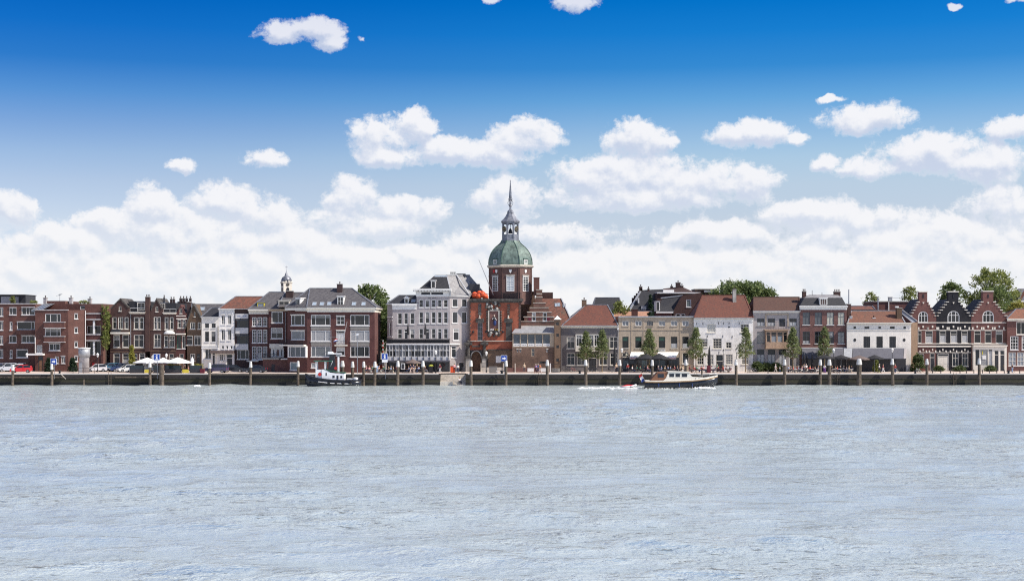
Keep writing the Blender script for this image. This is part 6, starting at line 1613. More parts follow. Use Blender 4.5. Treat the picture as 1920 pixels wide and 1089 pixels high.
band(b, fb, z.X(396), z.X(555), z.Y(318), z.Y(332), 0.3, 'trim_white', 'cornice')
dormer_full(b, fb, z.X(392), z.X(432), z.Y(222), z.Y(315), 0.0, 3, 'trim_white', 'zinc', nx=1)
m = MB(fb); m.bar((fb.u(z.X(440), 3), 2.9, fb.z(z.Y(192), 0, 3)), (fb.u(z.X(645), 3), 2.9, fb.z(z.Y(168), 0, 3)), 0.3, 0.25); m.build('ridge_cap', 'zinc', b)
f6 = front(303.0)
MB(f6).box(f6.u(z.X(405)), f6.u(z.X(820)), 0, 6, f6.z(z.Y(300)), f6.z(z.Y(145))).build('rear_wall', 'brick_brown', b)
band(b, f6, z.X(405), z.X(808), z.Y(138), z.Y(150), 0.3, 'trim_white', 'roof_edge', 6)
m = MB(f6); m.add([(f6.u(z.X(462)), 1, f6.z(z.Y(142))), (f6.u(z.X(760)), 1, f6.z(z.Y(136))), (f6.u(z.X(640), 4), 4, f6.z(z.Y(88), 0, 4)), (f6.u(z.X(560), 4), 4, f6.z(z.Y(92), 0, 4)), (f6.u(z.X(462), 4), 4, f6.z(z.Y(105), 0, 4))], [(0, 1, 2, 3, 4)]); m.build('attic_roof', 'brick_dark', b)
MB(f6).box(f6.u(z.X(466)), f6.u(z.X(566)), 0.4, 1.2, f6.z(z.Y(139)), f6.z(z.Y(114))).build('attic_window', 'trim_white', b)
chimney(b, f6, z.X(580), z.X(622), z.Y(46), z.Y(110), 4, 'brick_dark', 1, 1.0); chimney(b, f6, z.X(626), z.X(648), z.Y(75), z.Y(110), 4, 'brick_dark', 1, 1.0)
fb = front(308.0)
b = house('rear_house', 'low flat roofed rear block with skylight strip left of the round tree', fb, 1315)
MB(fb).box(fb.u(z.X(760)), fb.u(z.X(960)), 0, 6, QZ, fb.z(z.Y(112))).build('wall', 'brick_brown', b)
band(b, fb, z.X(755), z.X(962), z.Y(106), z.Y(114), 0.3, 'stone_grey', 'roof_edge', 6)
MB(fb).box(fb.u(z.X(840)), fb.u(z.X(945)), -0.5, -0.02, fb.z(z.Y(140)), fb.z(z.Y(120))).build('skylight_strip', 'zinc', b)
# behind the low white house
z = Zm(1480, 520, 4.95)
fb = front(292.0)
b = house('rear_house', 'flat roofed red brick block with rooftop vent behind the low white house', fb, 1665)
MB(fb).box(fb.u(z.X(778)), fb.u(z.X(1110)), 0, 8, QZ, fb.z(z.Y(226))).build('wall', 'brick_pink', b)
band(b, fb, z.X(775), z.X(1112), z.Y(220), z.Y(228), 0.15, 'stone_grey', 'roof_edge', 8)
chimney(b, fb, z.X(920), z.X(950), z.Y(182), z.Y(225), 3, 'zinc', 0, 0.9)
railing(b, fb, fb.u(z.X(950)), fb.u(z.X(1080)), 2, fb.z(z.Y(222), 0, 2), fb.z(z.Y(190), 0, 2), 'zinc', 2.0)
pipe(b, fb, z.X(920), z.Y(225), z.Y(320), 'trim_white', 0.12)
chimney(b, fb, z.X(818), z.X(828), z.Y(190), z.Y(310), -1.0, 'zinc', 0, 0.4)
fb = front(288.0)
b = house('rear_house', 'low brown tiled shed roof beside the rose brick house chimney', fb, 1615)
MB(fb).box(fb.u(z.X(560)), fb.u(z.X(790)), 0, 6, QZ, fb.z(z.Y(296))).build('wall', 'brick_brown', b)
hip_roof(b, fb, z.X(555), z.X(795), z.Y(298), z.X(570), z.X(770), z.Y(266), 6, 'tile_mottled', 0.2, gut=None)
fb = front(310.0)
z = Zm(1680, 490, 4.5375)
b = house('rear_house', 'house with blue slate gable roof above the trees at the right edge', fb, 1915)
MB(fb).box(fb.u(1905), fb.u(1960), 0, 8, QZ, fb.z(566)).build('wall', 'brick_pink', b)
band(b, fb, 1903, 1960, 563.5, 566.5, 0.3, 'trim_white', 'cornice')
m = MB(fb); m.add([(fb.u(1908), -0.2, fb.z(564)), (fb.u(1965), -0.2, fb.z(564)), (fb.u(1965, 5), 5, fb.z(541, 0, 5)), (fb.u(1909, 5), 5, fb.z(541, 0, 5)), (fb.u(1908), 9, fb.z(564))], [(0, 1, 2, 3), (0, 3, 4)]); m.build('roof', 'canvas_grey', b)
m = MB(fb); m.add([(fb.u(1909), -0.5, fb.z(564)), (fb.u(1913), -0.5, fb.z(564)), (fb.u(1924), -0.3, fb.z(545)), (fb.u(1920), -0.3, fb.z(542))], [(0, 1, 2, 3)]); m.build('verge', 'tile_red', b)

# small clock turret far behind
TX2, TY2 = wx(537, 330), 330.0
cz = lambda py: wz(py, 330)
b = thing('clock_turret', 'small cream clock turret with blue grey dome rising behind the maroon houses', 'turret', (TX2, TY2, QZ))
r = 9.2 * 330 / FPX
MB().lathe([(r * 1.3, QZ), (r * 1.3, cz(552)), (r * 1.3, cz(550))], TX2, TY2, 8, PI / 8).build('base', 'brick_brown', b)
MB().lathe([(r * 1.25, cz(550)), (r * 1.25, cz(532)), (r * 1.4, cz(530.5)), (r * 1.4, cz(529))], TX2, TY2, 4, R(72)).build('drum', 'trim_cream', b)
for k in range(4):
    ang = R(72 + 45) + k * PI / 2
    f8 = Frame(TX2 + math.cos(ang) * r * 0.9, TY2 + math.sin(ang) * r * 0.9, ang + PI / 2)
    MB(f8).prism([(-0.9, cz(529)), (0.9, cz(529)), (0, cz(525))], -0.15, 0.3).build('pediment', 'trim_cream', b)
    c = MB(f8); c.tube((0, -0.02, cz(533.5)), (0, -0.10, cz(533.5)), 0.40, 0.40, 14); c.build('clock_face', 'stone_dark', b)
    MB(f8).prism(arch(-0.35, 0.35, cz(548), cz(539), 0.35), -0.06, -0.01).build('louvre', 'trim_dark', b)
MB().lathe([(r * 1.05, cz(529)), (r * 1.1, cz(525)), (r * 0.85, cz(520)), (r * 0.4, cz(517.5)), (r * 0.28, cz(514)), (0.2, cz(512)), (0.06, cz(509)), (0.02, cz(498))], TX2, TY2, 10).build('dome', 'lead', b, True)
railing(b, front(328.8), TX2 + 0.2, TX2 + 1.3, 0, cz(527), cz(523.5), 'lead', 0.2)
m = MB(); m.bar((TX2 - 0.3, TY2, cz(501)), (TX2 + 0.3, TY2, cz(501)), 0.06); m.build('vane', 'black_metal', b)

# ------------------------------------------------------------------ trees and plants
def leafmat(name, c1, c2, c3):
    m, nt, b = newmat(name)
    g = nt.nodes.new('ShaderNodeNewGeometry')
    rv = X(g.outputs['Random Per Island'])
    X.put(b.inputs['Base Color'], ramp(rv, [(0.0, c1), (0.55, c2), (1.0, c3)]))
    b.inputs['Roughness'].default_value = 0.55; b.inputs['Specular IOR Level'].default_value = 0.35
    tr = nt.nodes.new('ShaderNodeBsdfTranslucent'); X.put(tr.inputs['Color'], ramp(rv, [(0.0, tuple(q * 1.3 for q in c1)), (1.0, tuple(q * 1.4 for q in c3))]))
    mx = nt.nodes.new('ShaderNodeMixShader'); mx.inputs[0].default_value = 0.38
    nt.links.new(b.outputs[0], mx.inputs[1]); nt.links.new(tr.outputs[0], mx.inputs[2])
    nt.links.new(mx.outputs[0], nt.nodes['Material Output'].inputs['Surface'])
leafmat('leaf_green', (0.065, 0.10, 0.030), (0.12, 0.165, 0.055), (0.20, 0.24, 0.09))
leafmat('leaf_quay', (0.085, 0.115, 0.042), (0.16, 0.195, 0.08), (0.29, 0.32, 0.15))
leafmat('leaf_dark', (0.040, 0.064, 0.022), (0.070, 0.10, 0.034), (0.12, 0.155, 0.055))
leafmat('leaf_light', (0.11, 0.14, 0.035), (0.18, 0.21, 0.06), (0.27, 0.29, 0.09))
leafmat('leaf_yellow', (0.17, 0.17, 0.03), (0.26, 0.25, 0.05), (0.36, 0.33, 0.08))
leafmat('leaf_fir', (0.012, 0.028, 0.016), (0.022, 0.045, 0.024), (0.035, 0.065, 0.032))
plain('bark', (0.12, 0.092, 0.065), 0.9, var=0.35, scale=5)
plain('bark_pale', (0.24, 0.18, 0.10), 0.85, var=0.2, scale=5)

def make_tree(name, label, base, height, trunk_h, radius, shape, leaves, lsize, lmat, seed, bark='bark', tr=0.14, clumps=46, group=None, cspread=0.5, cat='tree'):
    """shape(t) gives the crown's relative radius at height t (0 bottom .. 1 top). Local origin at the trunk foot."""
    r = random.Random(seed)
    T = thing(name, label, cat, base, group)
    ORG[T.name] = (0, 0, 0)
    tk = MB()
    segs = 5; pts = []
    for k in range(segs + 1):
        t = k / segs
        pts.append(Vector((r.uniform(-1, 1) * 0.05 * t * radius, r.uniform(-1, 1) * 0.05 * t * radius, height * 0.86 * t)))
    for k in range(segs): tk.tube(pts[k] - Vector((0, 0, 0.02)), pts[k + 1], tr * (1 - 0.85 * k / segs), tr * (1 - 0.85 * (k + 1) / segs), 7)
    V = []; Fc = []
    cr = MB()
    ch = height - trunk_h
    per = max(1, leaves // clumps)
    for c in range(clumps):
        t = r.random() ** 0.85
        a = r.random() * 2 * PI
        rad = radius * shape(t) * math.sqrt(r.uniform(0.15, 1.0))
        cen = Vector((rad * math.cos(a), rad * math.sin(a), trunk_h + ch * t * 0.97))
        if c % 2 == 0 and rad > radius * 0.25:
            st = Vector((0, 0, max(trunk_h * 0.8, cen.z - rad * 0.8)))
            tk.tube(st, cen, tr * 0.28, tr * 0.08, 5)
        sp = cspread * r.uniform(0.7, 1.25) * (0.55 + 0.45 * shape(t))
        for q in range(per):
            p = cen + Vector((r.gauss(0, sp), r.gauss(0, sp), r.gauss(0, sp * 0.75)))
            s = lsize * r.uniform(0.6, 1.3)
            n = Vector((r.gauss(0, 1), r.gauss(0, 1), r.gauss(0.6, 0.8))).normalized()
            u = n.orthogonal().normalized(); w = n.cross(u)
            ca, sa = math.cos(r.random() * 6.28), math.sin(r.random() * 6.28)
            u2 = u * ca + w * sa; w2 = n.cross(u2)
            o = len(V)
            V += [tuple(p - u2 * s), tuple(p + w2 * s * 0.55 + n * s * 0.12), tuple(p + u2 * s), tuple(p - w2 * s * 0.55 + n * s * 0.12)]
            Fc.append((o, o + 1, o + 2, o + 3))
    tk.build('trunk', bark, T)
    me = bpy.data.meshes.new('crown'); me.from_pydata(V, [], Fc); me.materials.append(MATS[lmat])
    co = bpy.data.objects.new('crown', me); col.objects.link(co); co.parent = T
    return T
cone = lambda t: max(0.05, (0.70 + 0.30 * min(1, t / 0.16)) * (1 - t) ** 0.78)
ball = lambda t: max(0.12, math.sqrt(max(0.0, 1 - (2 * t - 0.85) ** 2 / 1.32)))
dome_ = lambda t: max(0.1, math.sqrt(max(0, 1 - t * t * 0.98)))
wide = lambda t: 1.0 if t < 0.62 else max(0.15, math.sqrt(max(0, 1 - ((t - 0.62) / 0.40) ** 2)))
fir = lambda t: max(0.03, 1 - t)
def at(px, Y): return (wx(px, Y), Y, QZ)
GP = 'young trees along the quay'
spec = [(1099, 'before the cream bay of the dark grey house', 621, 3.1, 668), (1129, 'right of the cream bay of the dark grey house', 618, 3.0, 668), (1217, 'in the middle of the beige building', 616, 3.4, 668),
        (1305, 'at the joint of the beige and broad white houses', 613, 4.0, 667), (1398, 'at the right part of the broad white house', 613, 3.4, 665), (1487, 'between the mauve and rose brick houses', 613, 3.2, 665), (1546, 'before the rose brick house', 612, 2.9, 665)]
for k, (px, lb, pt, wd, pb) in enumerate(spec):
    Y = 270.5
    hgt = wz(pt, Y) - QZ; th = wz(pb + 4, Y) - QZ
    make_tree('quay_tree', 'slim young tree %s' % lb, at(px, Y), hgt, th, wd * 0.60, cone, 3600, 0.15, 'leaf_quay', 40 + k, 'bark_pale', 0.11, 110, GP, 0.27)
BG = 'trees behind the houses'
make_tree('leafy_tree', 'tall dark green tree between the corner house and the hotel', at(694, 286), wz(534, 286) - QZ, 4.0, 4.9, ball, 11000, 0.30, 'leaf_green', 71, 'bark', 0.4, 120, BG, 0.75)
make_tree('leafy_tree', 'yellowish round tree top above the beige roof beside the black hipped roof', at(1163, 293), wz(566, 293) - QZ, 8.0, 1.9, ball, 2600, 0.22, 'leaf_light', 72, 'bark', 0.25, 40, BG, 0.45)
make_tree('fir_tree', 'dark conical fir rising behind the beige building', at(1219.5, 287), wz(549, 287) - QZ, 6.0, 1.35, fir, 4200, 0.16, 'leaf_fir', 73, 'bark', 0.2, 90, BG, 0.22)
make_tree('leafy_tree', 'broad domed green tree behind the broad white house roof', at(1388, 300), wz(529, 300) - QZ, 10.0, 6.9, wide, 9500, 0.30, 'leaf_green', 74, 'bark', 0.4, 150, BG, 0.75)
make_tree('leafy_tree', 'lower green tree behind the brown roof of the mauve house', at(1440, 297), wz(541, 297) - QZ, 9.0, 3.2, dome_, 4200, 0.26, 'leaf_green', 75, 'bark', 0.3, 70, BG, 0.5)
make_tree('leafy_tree', 'thin light green tree right of the tall flue', at(1634, 301), wz(547, 301) - QZ, 8.5, 1.7, ball, 1300, 0.22, 'leaf_light', 76, 'bark', 0.2, 34, BG, 0.4)
make_tree('leafy_tree', 'small tree top left of the first stepped gable', at(1707, 305), wz(536, 305) - QZ, 9.5, 2.0, ball, 1700, 0.22, 'leaf_light', 77, 'bark', 0.2, 40, BG, 0.45)
make_tree('leafy_tree', 'green tree showing above the black stepped gable', at(1784, 306), wz(528, 306) - QZ, 9.5, 2.7, ball, 3000, 0.25, 'leaf_green', 78, 'bark', 0.25, 60, BG, 0.5)
make_tree('leafy_tree', 'largest open crowned tree above the right stepped gable', at(1858, 312), wz(504, 312) - QZ, 10.5, 6.3, ball, 6400, 0.28, 'leaf_light', 79, 'bark', 0.35, 100, BG, 0.60)
make_tree('leafy_tree', 'dense darker tree under the large crown on the right', at(1868, 300), wz(536, 300) - QZ, 8.5, 4.2, ball, 5600, 0.26, 'leaf_green', 80, 'bark', 0.3, 80, BG, 0.6)
make_tree('leafy_tree', 'yellow green bush top over the orange roof at the right edge', at(1906, 287), wz(566, 287) - QZ, 8.5, 2.4, dome_, 2600, 0.2, 'leaf_yellow', 81, 'bark', 0.2, 50, BG, 0.4)
make_tree('ivy', 'tall green ivy growing up the gap beside the apartment block', at(198.5, 277.0), wz(573, 277) - QZ, 4.6, 0.6, lambda t: 0.9, 2600, 0.16, 'leaf_light', 82, 'bark', 0.1, 70, None, 0.22, 'ivy')
SH = 'shrubs in front of the houses'
for px, w, pt, lb, mt, sh, Y in ((91, 0.65, 671, 'narrow dark conifer left of the arrow sign', 'leaf_fir', fir, 272), (136, 0.85, 671, 'dark conifer left of the round concrete tower', 'leaf_fir', fir, 272),
                             (1721, 1.25, 665, 'dense dark green bush at the foot of the first stepped gable', 'leaf_dark', dome_, 272), (1420, 1.1, 679, 'round bush before the left window of the mauve house', 'leaf_dark', dome_, 271.5),
                             (1437, 1.1, 681, 'middle bush before the mauve house', 'leaf_dark', dome_, 271.8), (1455, 1.1, 681, 'right bush before the mauve house', 'leaf_dark', dome_, 271.6), (247, 0.6, 648, 'tall thin yellow green plant left of the white parasols', 'leaf_yellow', fir, 272),
                             (1643, 0.3, 676, 'narrow yellow green shrub in a tub on the grey terrace', 'leaf_light', fir, 269), (1760, 0.7, 688, 'low plant under the window of the black gable house', 'leaf_dark', dome_, 275), (1800, 0.9, 688, 'low planting right of the cream doors', 'leaf_dark', dome_, 275), (1858, 0.9, 688, 'low planting below the white shop window', 'leaf_dark', dome_, 274.8)):
    make_tree('shrub', lb, at(px, Y), wz(pt, Y) - QZ, 0.15, w, sh, 3200, 0.16, mt, px, 'bark', 0.06, 70, SH, 0.24, 'shrub')
# roof-garden greenery on the apartment block
for px, py, w, lb in ((24, 556, 0.5, 'trailing plant on the dark penthouse front'), (63, 564, 0.7, 'small roof shrub left of the glass slope'), (158, 564, 1.0, 'leafy roof shrub near the right chimney of the apartment block')):
    Y = 282.5; T = make_tree('roof_plant', lb, (wx(px, Y), Y, wz(569.4, Y)), wz(py, Y) - wz(569.4, Y), 0.1, w, dome_, 420, 0.12, 'leaf_light', px, 'bark', 0.05, 18, 'roof plants on the apartment block', 0.18, 'plant')

# ------------------------------------------------------------------ boats
def hull(name, mat, parent, st, smooth=False):
    """st: stations (x, half beam at deck, z deck, half beam at chine, z chine, z keel); local y=0 on the centre line."""
    mb = MB(); n = 7; P = []
    for x, bd, zd, bc, zc, zk in st:
        P += [(x, -bd, zd), (x, -(bd + bc) / 2 * 1.03, (zd + zc) / 2), (x, -bc, zc), (x, 0, zk), (x, bc, zc), (x, (bd + bc) / 2 * 1.03, (zd + zc) / 2), (x, bd, zd)]
    F = []
    for k in range(len(st) - 1):
        for i in range(n - 1): F.append((k * n + i, (k + 1) * n + i, (k + 1) * n + i + 1, k * n + i + 1))
        F.append((k * n, k * n + 6, (k + 1) * n + 6, (k + 1) * n))
    F += [tuple(range(n)), tuple(range((len(st) - 1) * n, len(st) * n))]
    mb.add(P, F); return mb.build(name, mat, parent, smooth)
def local_thing(name, label, cat, loc, group=None, rz=0.0):
    T = thing(name, label, cat, loc, group); ORG[T.name] = (0, 0, 0); T.rotation_euler = (0, 0, rz); return T
def side_panes(parent, xs, z0, z1, y, lean=0.0):
    for a, b in xs:
        for s in (-1, 1):
            MB().add([(a, s * y, z0), (b, s * y, z0), (b, s * (y - lean), z1), (a, s * (y - lean), z1)], [(0, 1, 2, 3)]).build('window', 'glass', parent, colour=(0.02, 0.025, 0.035))
# motor yacht heading right: stern at px 1204, bow at px 1344
YY = 246.0
Y_ = local_thing('motor_yacht', 'cream and black motor yacht with brown cockpit hood sailing past the quay', 'motor yacht', (wx(1274, YY), YY, 0.22))
hb = [(-6.2, 1.55, 0.95, 1.45, -0.1, -0.5), (-4.5, 1.75, 0.92, 1.6, -0.15, -0.6), (-1, 1.85, 0.98, 1.65, -0.15, -0.6), (2, 1.75, 1.12, 1.4, -0.1, -0.55), (4.6, 1.25, 1.4, 0.75, 0.0, -0.4), (6.0, 0.6, 1.68, 0.25, 0.25, 0.0), (6.75, 0.08, 1.85, 0.04, 0.9, 0.85)]
H_ = hull('hull', 'hull_black', Y_, hb, True)
hull('sheer_band', 'teak', Y_, [(x, bd + 0.05, zd + 0.12, bd + 0.05, zd - 0.06, zd - 0.04) for x, bd, zd, *_ in hb])
hull('bulwark', 'cream_paint', Y_, [(x, bd - 0.02, zd + 0.30, bd - 0.02, zd + 0.1, zd + 0.12) for x, bd, zd, *_ in hb])
MB().prism([(-3.0, 1.2), (4.6, 1.35), (4.2, 1.72), (2.1, 1.85), (1.5, 2.62), (-2.1, 2.75), (-2.5, 1.7)], -1.25, 1.25).build('cabin', 'cream_paint', Y_)
MB().prism([(-2.25, 2.76), (1.75, 2.63), (1.7, 2.74), (-2.2, 2.88)], -1.38, 1.38).build('cabin_roof', 'cream_paint', Y_)
MB().prism([(-5.3, 1.2), (-2.52, 1.2), (-2.2, 2.74), (-4.0, 2.66)], -1.22, 1.22).build('cockpit_hood', 'tan_canvas', Y_)
side_panes(Y_, ((-4.0, -2.9),), 1.75, 2.4, 1.232)
side_panes(Y_, ((-1.95, -1.1), (-0.85, -0.05), (0.25, 1.2)), 1.85, 2.45, 1.262)
MB().add([(2.06, -1.0, 1.92), (2.06, 1.0, 1.92), (1.62, 1.0, 2.56), (1.62, -1.0, 2.56)], [(0, 1, 2, 3)]).build('windscreen', 'glass', Y_, colour=(0.02, 0.025, 0.035))
for x in (2.7, 3.3): MB().tube((x, -1.24, 1.55), (x, -1.27, 1.55), 0.12, n=10).build('porthole', 'trim_dark', Y_)
for x, zt in ((4.2, 2.15), (5.2, 2.3), (6.2, 2.5)):
    for s in (-1, 1): b_ = {4.2: 1.2, 5.2: 0.95, 6.2: 0.5}[x]; MB().tube((x, s * b_, 1.6), (x, s * b_, zt), 0.025, n=5).build('stanchion', 'grey_metal', Y_)
m = MB()
for s in (-1, 1): m.tube((3.4, s * 1.3, 2.05), (5.2, s * 0.95, 2.3), 0.025, n=5); m.tube((5.2, s * 0.95, 2.3), (6.6, s * 0.25, 2.55), 0.025, n=5)
m.build('pulpit_rail', 'grey_metal', Y_)
for x in (-3.9, -0.3, 2.0): MB().tube((x, -1.95, 0.15), (x, -1.95, 0.75), 0.09, n=8).build('fender', 'robe_blue', Y_)
MB().tube((-0.2, 0, 2.8), (-0.2, 0, 3.3), 0.03, n=5).build('mast', 'grey_metal', Y_)
MB().lathe([(0.12, 2.86), (0.2, 2.95), (0.1, 3.05)], 0.6, 0.3, 8).build('search_light', 'cream_paint', Y_)
fp = MB().tube((-6.1, 0, 1.1), (-6.75, 0, 2.5), 0.03, n=5).build('flagstaff', 'teak', Y_)
def flag(parent, x, y, zt, w, h, lean, ang=0.0):
    for i, mt in enumerate(('red_paint', 'sign_white', 'blue_paint')):
        P = []; N = 6
        for k in range(N + 1):
            t = k / N; P += [(x - w * t * math.cos(ang) + lean * 0, y + 0.10 * math.sin(t * 7) * t, zt - h * i / 3 - 0.35 * t * t * w), (x - w * t * math.cos(ang), y + 0.10 * math.sin(t * 7) * t, zt - h * (i + 1) / 3 - 0.35 * t * t * w)]
        MB().add(P, [(2 * k, 2 * k + 2, 2 * k + 3, 2 * k + 1) for k in range(N)]).build('flag', mt, parent)
for i, mt in enumerate(('red_paint', 'sign_white', 'blue_paint')):      # limp ensign, hanging from the staff
    a, b = 2.45 - i * 0.42, 2.45 - (i + 1) * 0.42
    xa, xb = -6.72 + i * 0.19, -6.72 + (i + 1) * 0.19
    MB().add([(xa, 0.02, a), (xa - 0.5, 0.12, a - 0.35), (xa - 0.42, -0.06, a - 0.62), (xb - 0.35, -0.05, b - 0.55), (xb - 0.45, 0.1, b - 0.3), (xb, 0.0, b)], [(0, 1, 4, 5), (1, 2, 3, 4)]).build('ensign', mt, Y_)
# red dinghy towed behind
YD = 247.5
D_ = local_thing('dinghy', 'small inflatable dinghy with red cover towed behind the motor yacht', 'dinghy', (wx(1178, YD), YD, 0.02))
for s in (-1, 1):
    m = MB(); pts = [(-1.35, s * 0.55, 0.12), (0.3, s * 0.6, 0.2), (0.95, s * 0.42, 0.36), (1.4, 0.0, 0.5)]
    for p, q in zip(pts[:-1], pts[1:]): m.tube(p, q, 0.19, 0.19, 9)
    m.build('float_tube', 'sign_white', D_, True)
MB().add([(-1.35, -0.5, 0.28), (0.7, -0.5, 0.40), (1.1, 0, 0.55), (0.7, 0.5, 0.40), (-1.35, 0.5, 0.28), (-0.2, 0, 0.62)], [(0, 1, 5), (1, 2, 5), (2, 3, 5), (3, 4, 5), (4, 0, 5)]).build('cover', 'red_paint', D_)
m = MB(); m.tube((-1.35, -0.74, 0.12), (0.3, -0.79, 0.2), 0.04, n=5); m.tube((0.3, -0.79, 0.2), (1.0, -0.6, 0.36), 0.04, n=5); m.build('rubbing_strake', 'hull_black', D_)
MB().box(-1.35, -1.25, -0.5, 0.5, 0.0, 0.35).build('transom', 'hull_black', D_)
MB().tube((1.5, 0, 0.5), (3.6, -0.1, 0.75), 0.02, n=4).build('tow_rope', 'trim_cream', D_)
# tug moored bow to the left
YT = 256.3
T_ = local_thing('tugboat', 'small moored tug with black hull, white wheelhouse, green top and tall funnel', 'tugboat', (wx(624.5, YT), YT, 0.0))
th = [(5.2, 1.5, 0.95, 1.2, 0.0, -0.5), (3.6, 1.85, 0.85, 1.6, -0.1, -0.8), (0, 2.0, 0.95, 1.7, -0.15, -0.9), (-2.5, 1.75, 1.25, 1.4, -0.1, -0.8), (-4.2, 1.1, 1.65, 0.7, 0.1, -0.4), (-5.15, 0.12, 2.05, 0.06, 0.6, 0.4)]
hull('hull', 'hull_black', T_, th, True)
hull('rubbing_strake', 'sign_white', T_, [(x, bd + 0.06, zd - 0.32, bd + 0.06, zd - 0.42, zd - 0.38) for x, bd, zd, *_ in th[1:4]])
hull('bulwark', 'hull_black', T_, [(x, bd + 0.02, zd + 0.32, bd + 0.02, zd + 0.02, zd + 0.05) for x, bd, zd, *_ in th])
dh = MB().prism([(-1.9, 1.2), (2.2, 1.2), (2.2, 2.35), (0.6, 2.4), (-0.4, 2.55), (-1.3, 3.1), (-1.9, 3.1)], -1.15, 1.15).build('deckhouse', 'sign_white', T_)
MB().prism([(-1.4, 3.1), (2.3, 2.38), (2.3, 2.52), (0.6, 2.58), (-0.5, 2.75), (-1.4, 3.2)], -1.2, 1.2).build('house_top', 'deck_green', T_)
for x0, x1, z0, z1 in ((0.05, 0.45, 1.55, 2.0), (0.8, 1.15, 1.35, 2.0), (1.5, 1.85, 1.5, 1.95), (-1.2, -1.0, 2.0, 2.5)): MB().box(x0, x1, -1.18, -1.152, z0, z1).build('window', 'glass', dh, colour=(0.02, 0.02, 0.03))
for x, y in ((-3.0, -0.95), (-1.35, -0.95), (-3.0, 0.95), (-1.35, 0.95)): MB().box(x - 0.09, x + 0.09, y - 0.09, y + 0.09, 3.05, 4.55).build('wheelhouse_post', 'sign_white', T_)
MB().box(-3.1, -1.25, -1.0, 1.0, 1.5, 3.05).build('wheelhouse', 'sign_white', T_)
MB().box(-3.45, -0.1, -1.15, 1.15, 4.55, 4.72).build('wheelhouse_roof', 'deck_green', T_)
MB().tube((-2.3, -1.03, 2.2), (-2.3, -1.10, 2.2), 0.33, n=14).build('life_ring', 'red_paint', T_)
fn = MB(); fn.taper(-0.9, 0.5, -0.5, 0.5, 2.6, -0.6, 0.25, -0.4, 0.4, 5.9); fo_ = fn.build('funnel', 'hull_black', T_)
MB().taper(-0.95, 0.2, -0.45, 0.45, 5.9, -0.9, -0.1, -0.42, 0.42, 6.35).build('funnel_cap', 'sign_white', fo_)
MB().add([(-0.42, -0.47, 3.6), (-0.2, -0.46, 3.6), (0.0, -0.44, 4.7), (-0.12, -0.43, 4.7)], [(0, 1, 2, 3)]).build('funnel_mark', 'sign_white', fo_)
MB().tube((0.5, -0.42, 3.3), (0.5, -0.50, 3.3), 0.26, n=12).build('life_ring', 'red_paint', T_)
MB().box(0.85, 1.15, -0.15, 0.15, 2.5, 5.4).build('vent_shaft', 'sign_white', T_)
MB().taper(0.95, 1.05, -0.1, 0.1, 5.4, 0.35, 1.75, -0.3, 0.3, 5.9).build('radar_base', 'grey_metal', T_)
MB().box(0.1, 1.6, -0.15, 0.15, 5.9, 6.08).build('radar', 'sign_white', T_)
MB().tube((-0.35, 0, 6.3), (-0.35, 0, 10.4), 0.05, 0.025, 6).build('mast', 'grey_metal', T_)
MB().tube((-1.5, 0, 9.0), (0.9, 0, 9.0), 0.025, n=5).build('yard', 'grey_metal', T_)
MB().tube((-1.5, 0, 8.5), (-1.5, 0, 10.2), 0.02, n=5).build('whip_aerial', 'grey_metal', T_)
MB().tube((0.9, 0, 8.2), (1.0, 0, 10.2), 0.02, n=5).build('whip_aerial', 'grey_metal', T_)
flag(T_, 0.86, 0, 8.75, 0.75, 0.42, 0.0)
MB().box(2.6, 4.3, -0.5, 0.5, 1.25, 1.42).build('tow_beam', 'sign_white', T_)
MB().lathe([(0.42, 1.1), (0.45, 1.45), (0.3, 1.62)], 4.2, -0.4, 10).build('winch', 'sign_white', T_)
m = MB()
for s in (-1, 1): m.tube((2.0, s * 1.85, 1.3), (4.6, s * 1.6, 1.55), 0.03, n=5); m.tube((4.6, s * 1.6, 1.3), (4.6, s * 1.6, 1.55), 0.03, n=5)
m.build('deck_rail', 'grey_metal', T_)
for q in range(7): MB().lathe([(0.14, 0.45), (0.27, 0.5), (0.3, 0.62), (0.27, 0.75), (0.14, 0.8)], -4.4 + q * 1.3, -(0.95 + 0.9 * min(1, q * 0.45) + 0.15), 10, sy=0.45).build('tyre_fender', 'tyre', T_)
# broken water round the yacht
rf = random.Random(9)
V = []; Fq = []
def foam(x0, x1, yc, n, sx, sy, h, spread):
    for _ in range(n):
        t = rf.random(); x = x0 + (x1 - x0) * t; y = yc + rf.gauss(0, spread)
        a, b, hh = sx * rf.uniform(0.3, 1.2), sy * rf.uniform(0.3, 1.2), h * rf.uniform(0.3, 1.2)
        o = len(V); V.extend([(x - a, y, 0.05), (x, y - b, 0.05), (x + a, y, 0.05), (x, y + b, 0.05), (x + rf.uniform(-.1, .1), y, 0.06 + hh)])
        Fq.extend([(o, o + 1, o + 4), (o + 1, o + 2, o + 4), (o + 2, o + 3, o + 4), (o + 3, o, o + 4)])
foam(wx(1204, YY) + 0.4, wx(1335, YY), YY - 1.75, 120, 0.25, 0.10, 0.07, 0.15)
foam(wx(1300, YY), wx(1338, YY), YY - 1.4, 110, 0.22, 0.15, 0.34, 0.35)
foam(wx(1085, YY), wx(1205, YY), YY + 0.8, 120, 0.36, 0.22, 0.09, 1.6)
foam(wx(368, 256), wx(376, 256), 255, 40, 0.25, 0.15, 0.2, 0.2)
plain('foam', (0.85, 0.86, 0.85), 0.7, var=0.05)
me = bpy.data.meshes.new('wake_foam'); me.from_pydata(V, [], Fq); me.materials.append(MATS['foam'])
fo = bpy.data.objects.new('wake_foam', me); col.objects.link(fo); tag(fo, 'white broken water in the wake of the motor yacht', 'foam'); fo['kind'] = 'stuff'

